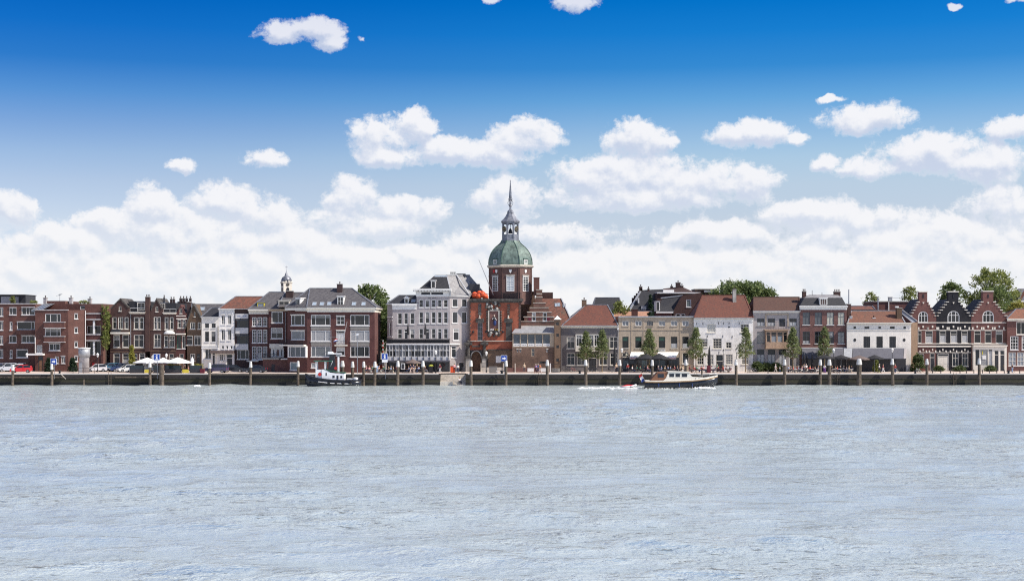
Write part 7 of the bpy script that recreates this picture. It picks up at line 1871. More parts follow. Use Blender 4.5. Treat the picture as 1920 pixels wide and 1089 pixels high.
# ------------------------------------------------------------------ mooring poles, signs, lamps, bollards
poles = [(24, 685, 1.0, 'at the white and red parked cars'), (97, 683, 1.0, 'under the left arrow sign'), (281, 679, 1.0, 'left of the information sign by the white parasols'), (393, 681, 1.0, 'at the purple car'), (470, 679, 1.0, 'at the dark car left of the garage terrace'),
         (559, 678, 1.0, 'left of the tug bow'), (642, 678, 1.35, 'right of the tug funnel'), (661, 679, 1.1, 'over the tug stern, second from the funnel'), (682, 679, 1.0, 'left of the information sign by the corner house'), (703, 679, 1.1, 'just left of the second information sign'),
         (746, 678, 1.15, 'left of the landing stairs, below the hotel balcony'), (793, 678, 1.15, 'left of the landing stairs, nearest the stairs'), (883, 677, 1.1, 'right of the landing stairs before the gate arch'), (949, 677, 1.0, 'under the arrow sign by the gate'), (1026, 676, 1.1, 'right of the walking group in pink'),
         (1098, 676, 1.15, 'before the trees of the dark grey house'), (1162, 676, 1.05, 'at the joint of the dark grey and beige houses'), (1223, 676, 1.0, 'behind the yacht stern'), (1286, 675, 1.05, 'behind the yacht cabin'), (1380, 675, 1.05, 'right of the yacht bow'),
         (1471, 675, 1.1, 'at the right edge of the mauve house'), (1538, 675, 1.05, 'left of the close pair before the rose brick house'), (1555, 675, 1.3, 'right of the close pair before the rose brick house'), (1611, 674, 1.75, 'thickest one, before the low white house'), (1673, 674, 1.15, 'under the lamp of the low white house'),
         (1738, 674, 1.05, 'before the left stepped gable'), (1836, 673, 1.1, 'before the right stepped gable')]
PY = 259.0
for px, pt, w, lb in poles:
    x = wx(px, PY); zt = wz(pt - 1.5, PY); zc = wz(pt + 9.5, PY); r = 0.265 * w
    tl = rnd.uniform(-0.06, 0.06)
    T = thing('mooring_pole', 'wooden mooring pole with white cap %s' % lb, 'mooring pole', (x, PY, 0), 'white capped mooring poles along the quay')
    MB().tube((x + tl * 2 - 0.02, PY, -1.5), (x, PY, zc + 0.02), r * 1.08, r * 0.92, 9).build('shaft', 'pile_wood', T)
    MB().lathe([(r * 1.16, zc), (r * 1.10, zc + (zt - zc) * 0.3), (r * 0.80, zt - 0.08), (r * 0.62, zt)], x, PY, 9).build('cap', 'cap_white', T)
for px, pt, w, lb in ((303, 683, 2.4, 'thick bare timber dolphin right of the first information sign'), (157, 711, 0.8, 'short broken post at the foot of the quay wall on the left'), (1316, 693, 0.8, 'short dark post behind the yacht windscreen')):
    x = wx(px, PY); T = tag(MB().tube((x, PY, -1.5), (x, PY, wz(pt, PY)), 0.2 * w, 0.18 * w, 9).build('timber_post', 'pile_wood'), lb, 'timber post')
def square_sign(px, pt, pb, lb, kind, Y=259.4, w=1.05):
    x = wx(px, Y); zt, zb = wz(pt, Y), wz(pb, Y)
    T = thing('river_sign', lb, 'sign', (x, Y, QZ if kind != 'i' else QZ), 'blue river signs')
    MB().tube((x + 0.12, Y + 0.1, 1.2), (x + 0.12, Y + 0.1, zt), 0.05, n=6).build('post', 'grey_metal', T)
    zq = zt - 2 * w * 0.5 * 1.0
    MB().box(x - w / 2 - 0.06, x + w / 2 + 0.06, Y - 0.01, Y + 0.03, zq - 0.06, zt + 0.06).build('border', 'sign_white', T)
    MB().box(x - w / 2, x + w / 2, Y - 0.025, Y - 0.012, zq, zt).build('plate', 'sign_blue', T)
    c = (zt + zq) / 2
    if kind == 'arrow': MB(front(Y)).prism([(x - w * .3, c - .13), (x + w * .05, c - .13), (x + w * .05, c - .3), (x + w * .36, c), (x + w * .05, c + .3), (x + w * .05, c + .13), (x - w * .3, c + .13)], -0.05, -0.027).build('arrow', 'sign_white', T)
    else:
        m = MB(); m.box(x - .12, x + .12, Y - .05, Y - .027, c + .24, c + .42); m.box(x - .12, x + .12, Y - .05, Y - .027, c - .30, c + .16); m.box(x - .22, x - .121, Y - .05, Y - .027, c + .06, c + .16); m.box(x - .24, x - .121, Y - .05, Y - .027, c - .40, c - .3005); m.box(x - .12, x + .24, Y - .05, Y - .027, c - .40, c - .3005); m.build('letter_i', 'sign_white', T)
        MB().box(x - w / 2, x + w / 2, Y - 0.02, Y + 0.03, zb, zq - 0.065).build('text_plate', 'sign_white', T)
    return T
square_sign(100.5, 672.5, 682, 'blue square sign with white arrow at the left by the apartment block', 'arrow')
square_sign(945, 666.5, 678, 'blue square sign with white arrow before the gate', 'arrow')
S1 = square_sign(294, 664, 677, 'blue information sign with white side shield by the white parasols', 'i')
xs_ = wx(288.5, 259.4); MB(front(259.4)).prism([(xs_ + .3, wz(664, 259.4)), (xs_ + .3, wz(674, 259.4)), (xs_ - .15, wz(674, 259.4)), (xs_ - .5, wz(669, 259.4)), (xs_ - .15, wz(664, 259.4))], 0.0, 0.05).build('side_shield', 'panel_white', S1)
square_sign(721.5, 663, 679, 'blue information sign with white plate before the tall tree', 'i')
T = thing('signal_post', 'thin red and white striped post before the tall tree', 'post', (wx(718, 268), 268, QZ))
for k in range(9): MB().tube((wx(718, 268), 268, wz(641 + k * 4, 268)), (wx(718, 268), 268, wz(637.2 + k * 4, 268)), 0.06, n=6).build('band', 'red_paint' if k % 2 else 'sign_white', T)
MB().tube((wx(718, 268), 268, QZ), (wx(718, 268), 268, wz(673, 268)), 0.05, n=6).build('pole', 'grey_metal', T)
# lamps
def lamp(px, pt, lb, Y, h=None, globe=False):
    x = wx(px, Y); zt = wz(pt, Y)
    T = thing('street_lamp', lb, 'street lamp', (x, Y, QZ), 'lantern street lamps on the quay')
    MB().lathe([(0.14, QZ), (0.12, QZ + 0.5), (0.06, QZ + 0.6), (0.045, zt - 0.95), (0.10, zt - 0.9)], x, Y, 8).build('pole', 'black_metal', T)
    MB().lathe([(0.10, zt - 0.9), (0.24, zt - 0.38), (0.23, zt - 0.36)], x, Y, 6).build('glass', 'painted', T, colour=(0.75, 0.75, 0.72))
    MB().lathe([(0.30, zt - 0.36), (0.22, zt - 0.22), (0.05, zt - 0.08), (0.03, zt)], x, Y, 8).build('hood', 'trim_white' if globe else 'black_metal', T)
lamp(50.5, 661, 'street lamp with white hood at the apartment block entrance', 270, globe=True)
lamp(183, 661, 'street lamp with white hood right of the round concrete tower', 270, globe=True)
lamp(312, 662, 'street lamp with white hood above the white parasols', 268, globe=True)
lamp(817, 656, 'street lamp before the hotel veranda', 264, globe=True)
lamp(912, 658, 'street lamp with white hood before the gate', 268, globe=True)
lamp(1357, 654, 'black lantern lamp at the door of the broad white house', 270); lamp(1381, 652, 'black lantern lamp at the right window of the broad white house', 268)
lamp(1563, 653, 'street lamp with white hood right of the rose brick tree', 268, globe=True); lamp(1673, 652, 'street lamp with white hood before the low white house', 268, globe=True)
lamp(1166, 652, 'white hooded street lamp right of the folded black parasol', 268, globe=True)
x = wx(1174, 273.9); T = thing('wall_lamp', 'round globe lamp on the left end of the beige building', 'lamp', (x, 274.2, wz(665, 274)))
MB().lathe([(0.05, wz(665, 274) - .3), (0.28, wz(665, 274)), (0.05, wz(665, 274) + .3)], x, 273.8, 10).build('globe', 'painted', T, True, (0.6, 0.58, 0.45)); MB().lathe([(0.34, wz(661.5, 274)), (0.02, wz(658, 274))], x, 273.8, 8).build('hood', 'trim_dark', T); MB().box(x - .03, x + .03, 273.8, 274.2, wz(661, 274), wz(660, 274)).build('bracket', 'black_metal', T)
T = thing('mast_lamp', 'tall grey lamp mast behind the tug stern', 'lamp mast', (wx(670, 262), 262, QZ)); x = wx(670, 262)
MB().tube((x, 262, QZ), (x, 262, wz(629, 262)), 0.09, 0.06, 8).build('mast', 'grey_metal', T); MB().taper(x - .3, x + .15, 261.85, 262.15, wz(629, 262), x - .1, x + .35, 261.8, 262.2, wz(625, 262)).build('lamp_head', 'sign_white', T); MB().box(x - .1, x + .2, 261.9, 262.1, wz(633, 262), wz(631, 262)).build('sensor', 'grey_metal', T)
# quay edge bollards and railings
bl = [(941, 1.7, 'squat iron mooring bollard right of the grey cabinet'), (1087, 1.5, 'squat iron mooring bollard left of the first quay tree'), (1236, 1.5, 'squat iron mooring bollard behind the yacht stern'), (1716, 1.3, 'squat iron mooring bollard left of the bicycles'), (1891, 1.5, 'squat iron mooring bollard at the right edge house'), (112, 1.4, 'squat iron mooring bollard at the slanting white pole')]
for px, w, lb in bl:
    x = wx(px, 261); tag(MB().lathe([(0.20 * w, QZ), (0.14 * w, QZ + 0.1), (0.13 * w, QZ + 0.36), (0.24 * w, QZ + 0.44), (0.22 * w, QZ + 0.56), (0.08 * w, QZ + 0.60)], x, 261, 10).build('mooring_bollard', 'black_metal'), lb, 'bollard')
first = None
for kk, px in enumerate((1748, 1764, 1782, 1800, 1812, 1826, 1842, 1855, 1869, 1883, 1912, 1440, 1250)):
    if first is None: first = tag(MB().lathe([(0.09, 0), (0.08, 0.55), (0.10, 0.6), (0.07, 0.68)], 0, 0, 8).build('kerb_post', 'black_metal'), 'short black post along the quay edge', 'post', 'short black posts along the quay edge'); o = first
    else: o = copy_tree(first)
    o.location = (wx(px, 262.5), 262.5, QZ)
    o['label'] = ('%s short black post from the left before the stepped gables' % ('first', 'second', 'third', 'fourth', 'fifth', 'sixth', 'seventh', 'eighth', 'ninth', 'tenth', 'eleventh')[kk]) if kk < 11 else ('short black post before the mauve house bushes', 'short black post behind the yacht hood')[kk - 11]
m = thing('quay_railing', 'black tubular railing on the quay edge below the round concrete tower', 'railing', (wx(155, 260.6), 260.6, QZ))
for px in (137, 147, 157, 167, 177): MB().tube((wx(px, 260.6), 260.6, QZ), (wx(px, 260.6), 260.6, QZ + 1.05), 0.035, n=6).build('post', 'black_metal', m)
for h in (0.55, 1.05): MB().tube((wx(137, 260.6), 260.6, QZ + h), (wx(177, 260.6), 260.6, QZ + h), 0.03, n=6).build('rail', 'black_metal', m)
tag(MB().tube((wx(113, 259.6), 259.6, QZ + 0.1), (wx(124, 259.6), 259.4, QZ - 0.95), 0.05, n=7).build('white_pole', 'stone_pale'), 'slanting white pole on the quay face at the left', 'pole')
yf = thing('yard_fence', 'dark spiked fence with white blocks at the foot of the brick turret', 'fence', (wx(1045, 268), 268, QZ))
railing(yf, front(268), wx(1033, 268), wx(1051, 268), 0, QZ, QZ + 1.7, 'black_metal', 0.18); MB().box(wx(1031, 268), wx(1033, 268) - 0.02, 267.9, 268.2, QZ, QZ + 1.75).build('pier', 'trim_white', yf); MB().box(wx(1034, 268.3), wx(1050, 268.3), 268.2, 268.5, QZ, QZ + 0.8).build('low_wall', 'stone_grey', yf)
gw_ = thing('garden_wall', 'pale low wall with pillars and rail before the gate base', 'wall', (wx(925, 269), 269, QZ))
MB().box(wx(902, 269), wx(943, 269), 269, 269.3, QZ, QZ + 0.95).build('wall', 'stone_pale', gw_)
for px in (902, 944): MB().box(wx(px - .9, 269), wx(px + .9, 269), 268.9, 269.4, QZ, QZ + 1.75).build('pillar', 'stone_pale', gw_)
railing(gw_, front(269.1), wx(903, 269), wx(943, 269), 0, QZ + 0.955, QZ + 1.75, 'black_metal', 0.2)
gv_ = thing('garden_wall', 'brown low wall with white panels right of the gate', 'wall', (wx(988, 269), 269, QZ))
MB().box(wx(951, 269), wx(1031, 269), 269, 269.3, QZ, QZ + 0.85).build('wall', 'brick_rose', gv_)
for a, b in ((989, 1001), (1014, 1024)): MB().box(wx(a, 269), wx(b, 269), 268.93, 268.99, QZ + 0.1, QZ + 0.8).build('panel', 'trim_white', gv_)
for px in (966, 1029): MB().box(wx(px - .8, 269), wx(px + .8, 269), 268.9, 269.4, QZ, QZ + 1.7).build('pillar', 'stone_pale', gv_)
tag(MB().box(wx(917, 264), wx(932, 264), 264, 264.5, QZ + 0.06, QZ + 1.2).box(wx(918.5, 264), wx(930.5, 264), 264.05, 264.45, QZ, QZ + 0.06).box(wx(916.6, 264), wx(932.4, 264), 263.95, 264.55, QZ + 1.2, QZ + 1.27).build('switch_cabinet', 'panel_grey'), 'grey switch cabinet on the quay before the gate', 'cabinet')
tag(MB().bar((wx(930, 262), 262, QZ + .42), (wx(941, 262), 262, QZ + .42), 0.4, 0.07).box(wx(932, 262), wx(933, 262), 261.9, 262.1, QZ, QZ + .39).box(wx(938.5, 262), wx(939.5, 262), 261.9, 262.1, QZ, QZ + .39).build('stone_bench', 'trim_white'), 'white bench right of the grey cabinet', 'bench')

# iron ladders down the quay face
for px, lb in ((206, 'iron ladder on the quay face below the teal cars'), (1012, 'iron ladder on the quay face below the walking group'), (1304, 'iron ladder on the quay face behind the yacht'), (1572, 'iron ladder on the quay face right of the close pair of poles'), (1790, 'iron ladder on the quay face below the black gable')):
    x = wx(px, 259.9); T = thing('quay_ladder', lb, 'ladder', (x, 259.85, QZ), 'iron ladders on the quay face')
    for s_ in (-1, 1): MB().box(x + s_ * 0.25 - 0.03, x + s_ * 0.25 + 0.03, 259.8, 259.86, -0.4, QZ + 0.3).build('rail', 'pile_wood', T)
    for k in range(8): MB().box(x - 0.22, x + 0.22, 259.81, 259.85, -0.2 + k * 0.3, -0.16 + k * 0.3).build('rung', 'pile_wood', T)

# ------------------------------------------------------------------ cars
def make_car(kind):
    """Local: nose towards -x, origin on the ground in the middle."""
    T = local_thing('parked_car', 'car', 'car', (0, 0, 0), 'cars parked along the quay')
    hatch = dict(L=4.0, body=[(-2.0, .35), (-2.02, .62), (-1.9, .74), (-1.05, .90), (1.75, .98), (1.98, .85), (2.0, .4), (1.8, .28), (-1.8, .26)], cab=[(-1.12, .88), (-0.35, 1.42), (1.15, 1.48), (1.72, 1.30), (1.85, .95)], w=.82, wb=1.25)
    sedan = dict(L=4.5, body=[(-2.25, .35), (-2.27, .62), (-2.15, .74), (-1.1, .90), (1.4, .95), (2.15, .92), (2.26, .8), (2.25, .4), (2.05, .28), (-2.05, .26)], cab=[(-1.15, .88), (-0.35, 1.38), (0.95, 1.42), (1.75, .94)], w=.84, wb=1.35)
    suv = dict(L=4.4, body=[(-2.2, .4), (-2.22, .75), (-2.1, .90), (-1.15, 1.05), (2.0, 1.1), (2.2, .95), (2.2, .45), (2.0, .32), (-2.0, .3)], cab=[(-1.25, 1.03), (-0.5, 1.62), (1.55, 1.66), (2.05, 1.4), (2.12, 1.08)], w=.86, wb=1.32)
    van = dict(L=4.9, body=[(-2.45, .4), (-2.48, .85), (-2.3, 1.0), (-1.7, 1.15), (-1.65, 1.18), (2.42, 1.25), (2.45, .45), (2.2, .32), (-2.2, .3)], cab=[(-1.75, 1.15), (-0.95, 1.92), (2.3, 1.98), (2.42, 1.2)], w=.92, wb=1.5)
    d = dict(hatch=hatch, sedan=sedan, suv=suv, van=van)[kind]
    w = d['w']
    mb = MB()
    P = d['body']; n = len(P)
    # body: side profile, pinched at the ends
    def ring(y, k): return [(x * (1 - 0.02 * k), y, z) for x, z in P]
    mb.add(ring(-w, 1) + ring(-w * 0.93, 0) + ring(w * 0.93, 0) + ring(w, 1), [])
    R0 = [(x, -w, z) for x, z in P]
    mb = MB(); mb.prism(P, -w, w); bo = mb.build('body', 'car_paint', T)
    C = d['cab']; ci = w * 0.80
    V = [(x, -w * 0.97, z) if k in (0, len(C) - 1) else (x, -ci, z) for k, (x, z) in enumerate(C)] + [(x, w * 0.97, z) if k in (0, len(C) - 1) else (x, ci, z) for k, (x, z) in enumerate(C)]
    m = len(C)
    MB().add(V, [tuple(range(m)), tuple(reversed(range(m, 2 * m)))] + [(i, i + 1, m + i + 1, m + i) for i in range(m - 1)]).build('cabin_glass', 'glass', T, colour=(0.02, 0.024, 0.03))
    # roof panel and pillars in body colour
    xr0, zr0 = C[1]; xr1, zr1 = C[2]
    MB().box(xr0 - 0.02, xr1 + 0.05, -ci - 0.01, ci + 0.01, min(zr0, zr1) - 0.01, max(zr0, zr1) + 0.04).build('roof', 'car_paint', T)
    for s in (-1, 1):
        m_ = MB(); m_.bar((C[0][0], s * w * 0.95, C[0][1]), (C[1][0], s * ci, C[1][1]), 0.07); m_.bar((C[-1][0], s * w * 0.95, C[-1][1]), (C[-2][0], s * ci, C[-2][1]), 0.1); m_.bar(((C[1][0] + C[2][0]) / 2, s * (w * 0.96), C[0][1] + 0.04), ((C[1][0] + C[2][0]) / 2, s * (ci + .01), C[1][1]), 0.09)
        if kind == 'van': m_.prism([(0.1, 1.2), (2.36, 1.22), (2.28, 1.94), (0.1, 1.9)], s * (w * 0.90) - 0.02, s * (w * 0.90) + 0.02)
        m_.build('pillar', 'car_paint', T)
        for x in (-d['wb'], d['wb']):
            wh = MB().tube((x, s * (w - 0.16), 0.31), (x, s * (w + 0.02), 0.31), 0.31, n=14).build('wheel', 'tyre', T)
            MB().tube((x, s * (w + 0.021), 0.31), (x, s * (w + 0.035), 0.31), 0.19, n=10).build('rim', 'grey_metal', wh)
        MB().box(P[0][0] - 0.01, P[0][0] + 0.14, s * w * 0.72 - 0.14, s * w * 0.72 + 0.14, P[1][1] - 0.06, P[1][1] + 0.07).build('headlight', 'sign_white', T)
        xe = max(p[0] for p in P); MB().box(xe - 0.1, xe + 0.01, s * w * 0.8 - 0.1, s * w * 0.8 + 0.1, 0.72, 0.88).build('tail_light', 'red_paint', T)
        MB().box(C[0][0] + 0.25, C[0][0] + 0.4, s * (w + 0.1) - 0.08, s * (w + 0.1) + 0.08, C[0][1] + 0.04, C[0][1] + 0.18).build('mirror', 'car_paint', T)
    return T
protos = {}
def car(kind, px, Y, rz, c, lb):
    if kind not in protos: protos[kind] = make_car(kind); o = protos[kind]
    else: o = copy_tree(protos[kind])
    o.location = (wx(px, Y), Y, QZ); o.rotation_euler = (0, 0, R(rz)); o['label'] = lb
    for ch in o.children_recursive:
        if ch.name.split('.')[0] in ('body', 'roof', 'pillar', 'mirror'): ch.color = (*c, 1)
    return o
car('hatch', -3, 272, 50, (0.02, 0.04, 0.10), 'dark blue car cut by the left picture edge')
car('suv', 13, 272, 40, (0.42, 0.45, 0.50), 'silver car third from the left picture edge')
car('hatch', 30, 273, 35, (0.72, 0.72, 0.72), 'white car half hidden behind the red one')
car('hatch', 40, 267, 12, (0.55, 0.02, 0.03), 'small red car before the apartment block')
car('hatch', 182, 272, 10, (0.72, 0.72, 0.73), 'small white car right of the round concrete tower')
car('sedan', 197, 275, 40, (0.05, 0.13, 0.20), 'teal blue car in the row beside the ivy')
car('suv', 206, 273.5, 40, (0.06, 0.16, 0.24), 'second teal car in the row before the brown gable')
car('suv', 226, 272.5, 30, (0.025, 0.045, 0.12), 'navy blue car before the brown gabled house')
car('hatch', 239, 270, 35, (0.62, 0.63, 0.63), 'white car beside the tall thin yellow green plant')
car('van', 268, 269, 6, (0.70, 0.73, 0.73), 'white van behind the white parasols')
car('suv', 406, 266, -5, (0.05, 0.045, 0.10), 'dark purple car before the white houses')
car('sedan', 438, 270, 180, (0.014, 0.018, 0.026), 'black car behind the purple one')
car('sedan', 478, 266.5, -4, (0.012, 0.016, 0.03), 'near black car left of the garage terrace')
car('van', 675, 272, 30, (0.70, 0.70, 0.70), 'white van behind the capped poles of the corner house')

# ------------------------------------------------------------------ parasols, planters, terrace furniture
def parasol(px, Y, ptop, pedge, half, mat, lb, n=8, group='open parasols on the terraces'):
    x = wx(px, Y); zt, ze = wz(ptop, Y), wz(pedge, Y); r = half * Y / FPX
    T = thing('parasol', lb, 'parasol', (x, Y, QZ), group)
    MB().tube((x, Y, QZ), (x, Y, zt), 0.04, n=6).build('pole', 'grey_metal', T)
    m = MB(); P = [(x, Y, zt)]
    for k in range(2 * n):
        t = 2 * PI * (k + 0.5) / (2 * n); rr_ = r / math.cos(PI / n) if k % 2 == 0 else r
        P.append((x + rr_ * math.cos(t), Y + rr_ * math.sin(t), ze + (0.0 if k % 2 == 0 else 0.06)))
    N = 2 * n
    P += [(p[0], p[1], p[2] - 0.18) for p in P[1:]]
    F = [(0, 1 + k, 1 + (k + 1) % N) for k in range(N)] + [(1 + k, 1 + N + k, 1 + N + (k + 1) % N, 1 + (k + 1) % N) for k in range(N)]
    m.add(P, F); m.build('canopy', mat, T)
    for k in range(n):
        t = 2 * PI * (2 * k + 0.5) / (2 * n); MB().bar((x + 0.05 * math.cos(t), Y + 0.05 * math.sin(t), zt - 0.12), (x + r * 0.97 * math.cos(t), Y + r * 0.97 * math.sin(t), ze - 0.02), 0.03).build('rib', 'grey_metal', T)
parasol(276, 268, 670, 679, 24, 'canvas_white', 'leftmost large white parasol, over the white van')
parasol(306, 266, 670, 679, 17, 'canvas_white', 'middle white parasol right of the first information sign')
parasol(333, 264.5, 669.5, 679, 25, 'canvas_white', 'rightmost large white parasol, left of the folded white one')
parasol(746, 266.5, 674, 680, 12, 'canvas_black', 'black parasol behind the capped pole under the hotel')
parasol(774, 266, 673, 680, 15, 'canvas_taupe', 'brown parasol in the middle of the hotel terrace')
parasol(1212, 268.5, 663, 672, 20, 'canvas_black', 'left black parasol between the two white awnings')
parasol(1236, 268, 662, 672, 20, 'canvas_black', 'right black parasol between the two white awnings')
parasol(1548, 267.5, 665, 671, 18, 'canvas_black', 'black parasol behind the quay tree of the rose brick house')
parasol(1577, 267.5, 665, 671, 17, 'canvas_black', 'black parasol right of the rose brick lamp')
parasol(1611, 267, 666, 673, 20, 'canvas_taupe', 'taupe parasol above the thickest mooring pole')
parasol(1640, 267, 665, 672, 17, 'canvas_black', 'black parasol right of the thickest mooring pole')
def closed(px, Y, pt, pb, mat, lb, w=1.0):
    x = wx(px, Y); zt, zb = wz(pt, Y), wz(pb, Y)
    T = thing('closed_parasol', lb, 'parasol', (x, Y, QZ), 'folded parasols')
    MB().tube((x, Y, QZ), (x, Y, zt + 0.1), 0.045, n=6).build('pole', 'grey_metal', T)
    MB().lathe([(0.10 * w, zb), (0.30 * w, zb + 0.1), (0.26 * w, zb + (zt - zb) * 0.35), (0.20 * w, zb + (zt - zb) * 0.8), (0.05, zt)], x, Y, 9).build('canopy', mat, T)
closed(360.5, 265, 669, 690, 'canvas_white', 'folded white parasol at the right end of the white parasols', 1.3)
closed(1152.5, 269, 649, 686, 'canvas_black', 'tall folded black parasol left of the beige building', 1.1)
closed(1330, 269, 649, 686, 'canvas_black', 'tall folded black parasol before the broad white house', 1.0)
closed(1508, 270, 664, 690, 'canvas_black', 'left folded black parasol under the grey awning', 0.8); closed(1513, 270.5, 665, 690, 'canvas_black', 'middle folded black parasol under the grey awning', 0.8); closed(1523, 270, 664, 690, 'canvas_black', 'right folded black parasol under the grey awning', 0.8)
# wind screens and planters of the left terrace
WS = 'dark terrace wind screens'
for k, (a, b) in enumerate(((244, 270), (288, 298), (309, 340), (356, 378))):
    T = thing('wind_screen', 'dark glazed terrace wind screen, %s of four under the white parasols' % ('leftmost', 'second from left', 'third from left', 'rightmost')[k], 'wind screen', (wx((a + b) / 2, 262.6), 262.6, QZ), WS)
    MB().box(wx(a, 262.6), wx(b, 262.6), 262.55, 262.65, QZ + 0.04, QZ + 0.85).build('panel', 'trim_dark', T)
    MB().box(wx(a, 262.6), wx(b, 262.6), 262.58, 262.62, QZ + 0.853, QZ + 1.5).build('pane', 'glass', T, colour=(0.025, 0.035, 0.04))
    for px in (a, b): MB().box(wx(px, 262.6) - .03, wx(px, 262.6) + .03, 262.5, 262.7, QZ, QZ + 1.55).build('post', 'black_metal', T)
for px, lb in ((275, 'yellow cafe board left of the first information sign'), (348, 'yellow cafe board before the right white parasol')):
    T = thing('cafe_board', lb, 'board', (wx(px, 262.3), 262.3, QZ)); w = 0.4 if px < 300 else 0.6
    MB().box(wx(px, 262.3) - w, wx(px, 262.3) + w, 262.25, 262.3, QZ + 0.1, QZ + 0.75).build('panel', 'yellow_paint', T)
    for s in (-1, 1): MB().box(wx(px, 262.3) + s * w * .8 - .03, wx(px, 262.3) + s * w * .8 + .03, 262.31, 262.4, QZ, QZ + 0.7).build('leg', 'black_metal', T)
for px, w, lb in ((325, 14, 'long planter of yellow green plants under the white parasols'), (373, 10, 'planter of yellow green plants right of the folded white parasol')):
    T = make_tree('planter', lb, at(px, 264), 1.75, 0.7, w * 0.1 * 0.8, lambda t: 1.0, 900, 0.09, 'leaf_yellow', px, 'bark', 0.05, 40, None, 0.14, 'planter')
    MB().box(-w * 0.1, w * 0.1, -0.25, 0.25, 0.0, 0.75).build('box', 'trim_blue_grey', T)
tag(MB().taper(-.35, .35, -.3, .3, 0, -.45, .45, -.35, .35, .85).build('flower_tub', 'maroon_paint'), 'dark red tub at the right end of the left terrace', 'tub').location = (wx(379.5, 262.6), 262.6, QZ)
tag(MB().taper(-.35, .35, -.3, .3, 0, -.3, .3, -.3, .3, 1.4).build('waste_bin', 'maroon_paint'), 'dark red bin before the broad white house', 'bin').location = (wx(1329, 266), 266, QZ)
T = thing('market_stall', 'small stall with orange counter and white roof under the tall tree', 'stall', (wx(712, 275), 275, QZ)); xs = wx(712, 275)
MB().box(xs - .8, xs + .8, 275, 276.5, QZ, QZ + 1.3).build('counter', 'orange_rubber', T); MB().box(xs - .8, xs + .8, 275.1, 276.5, QZ + 1.3, QZ + 2.1).build('cabin', 'trim_cream', T); MB().box(xs - 1, xs + 1.2, 274.5, 276.8, QZ + 2.1, QZ + 2.3).build('roof', 'deck_green', T)
T = thing('orange_kiosk', 'small orange wooden cabinet beside two people at the hotel corner', 'kiosk', (wx(849, 266), 266, QZ)); xs = wx(849, 266)
MB().box(xs - .45, xs + .45, 265.7, 266.3, QZ + .08, QZ + 1.25).build('cabinet', 'orange_rubber', T); MB().box(xs - .5, xs + .5, 265.65, 266.35, QZ + 1.253, QZ + 1.32).build('top', 'wood_brown', T); MB().box(xs - .4, xs + .4, 265.75, 266.25, QZ, QZ + .08).build('base', 'trim_dark', T)
T = thing('menu_board', 'white framed black menu board on the hotel terrace', 'board', (wx(755.5, 262.5), 262.5, QZ)); xs = wx(755.5, 262.5)
MB().box(xs - .38, xs + .38, 262.5, 262.55, QZ + .75, QZ + 1.9).build('frame', 'trim_white', T); MB().box(xs - .27, xs + .27, 262.48, 262.498, QZ + .86, QZ + 1.79).build('panel', 'trim_dark', T); MB().tube((xs, 262.6, QZ), (xs, 262.6, QZ + 1.8), .04, n=6).build('post', 'black_metal', T)
T = thing('yellow_topped_planter', 'dark planter with bright yellow green top right of the hotel terrace people', 'planter', (wx(808, 264.5), 264.5, QZ)); xs = wx(808, 264.5)
MB().taper(xs - .35, xs + .35, 264.2, 264.8, QZ, xs - .42, xs + .42, 264.15, 264.85, QZ + 1.25).build('pot', 'black_metal', T); MB().lathe([(.40, QZ + 1.25), (.46, QZ + 1.4), (.2, QZ + 1.62)], xs, 264.5, 9).build('plant', 'hay_yellow', T)
# tables and chairs
def make_chair():
    T = local_thing('terrace_chair', 'chair', 'chair', (0, 0, 0))
    MB().box(-.22, .22, -.22, .22, .43, .47).build('seat', 'painted', T); MB().add([(-.22, .2, .5), (.22, .2, .5), (.22, .28, .88), (-.22, .28, .88), (-.22, .23, .5), (.22, .23, .5), (.22, .31, .88), (-.22, .31, .88)], [(0, 1, 2, 3), (4, 5, 6, 7), (0, 1, 5, 4), (1, 2, 6, 5), (2, 3, 7, 6), (3, 0, 4, 7)]).build('backrest', 'painted', T)
    for sx in (-1, 1):
        for sy in (-1, 1): MB().bar((sx * .19, sy * .19, .43), (sx * .21, sy * .22, 0), .03).build('leg', 'grey_metal', T)
        MB().bar((sx * .20, .20, .45), (sx * .20, .24, .55), .03).build('upright', 'grey_metal', T)
    return T
def make_table():
    T = local_thing('terrace_table', 'table', 'table', (0, 0, 0))
    MB().lathe([(.40, .72), (.42, .73), (.42, .755), (.40, .765)], 0, 0, 16).build('top', 'painted', T); MB().tube((0, 0, .03), (0, 0, .72), .035, n=7).build('stem', 'grey_metal', T); MB().lathe([(.24, 0), (.22, .03), (.04, .05)], 0, 0, 10).build('base', 'black_metal', T)
    return T
CH0, TB0 = make_chair(), make_table(); used = {}
def put(proto, px, Y, rz, c, label, group):
    o = proto if proto.name not in used else copy_tree(proto)
    used[proto.name] = 1
    o.location = (wx(px, Y), Y, QZ); o.rotation_euler = (0, 0, rz); o['label'] = label; o['group'] = group
    for ch in o.children:
        if ch.name.split('.')[0] in ('seat', 'backrest', 'top'): ch.color = (*c, 1)
    return o

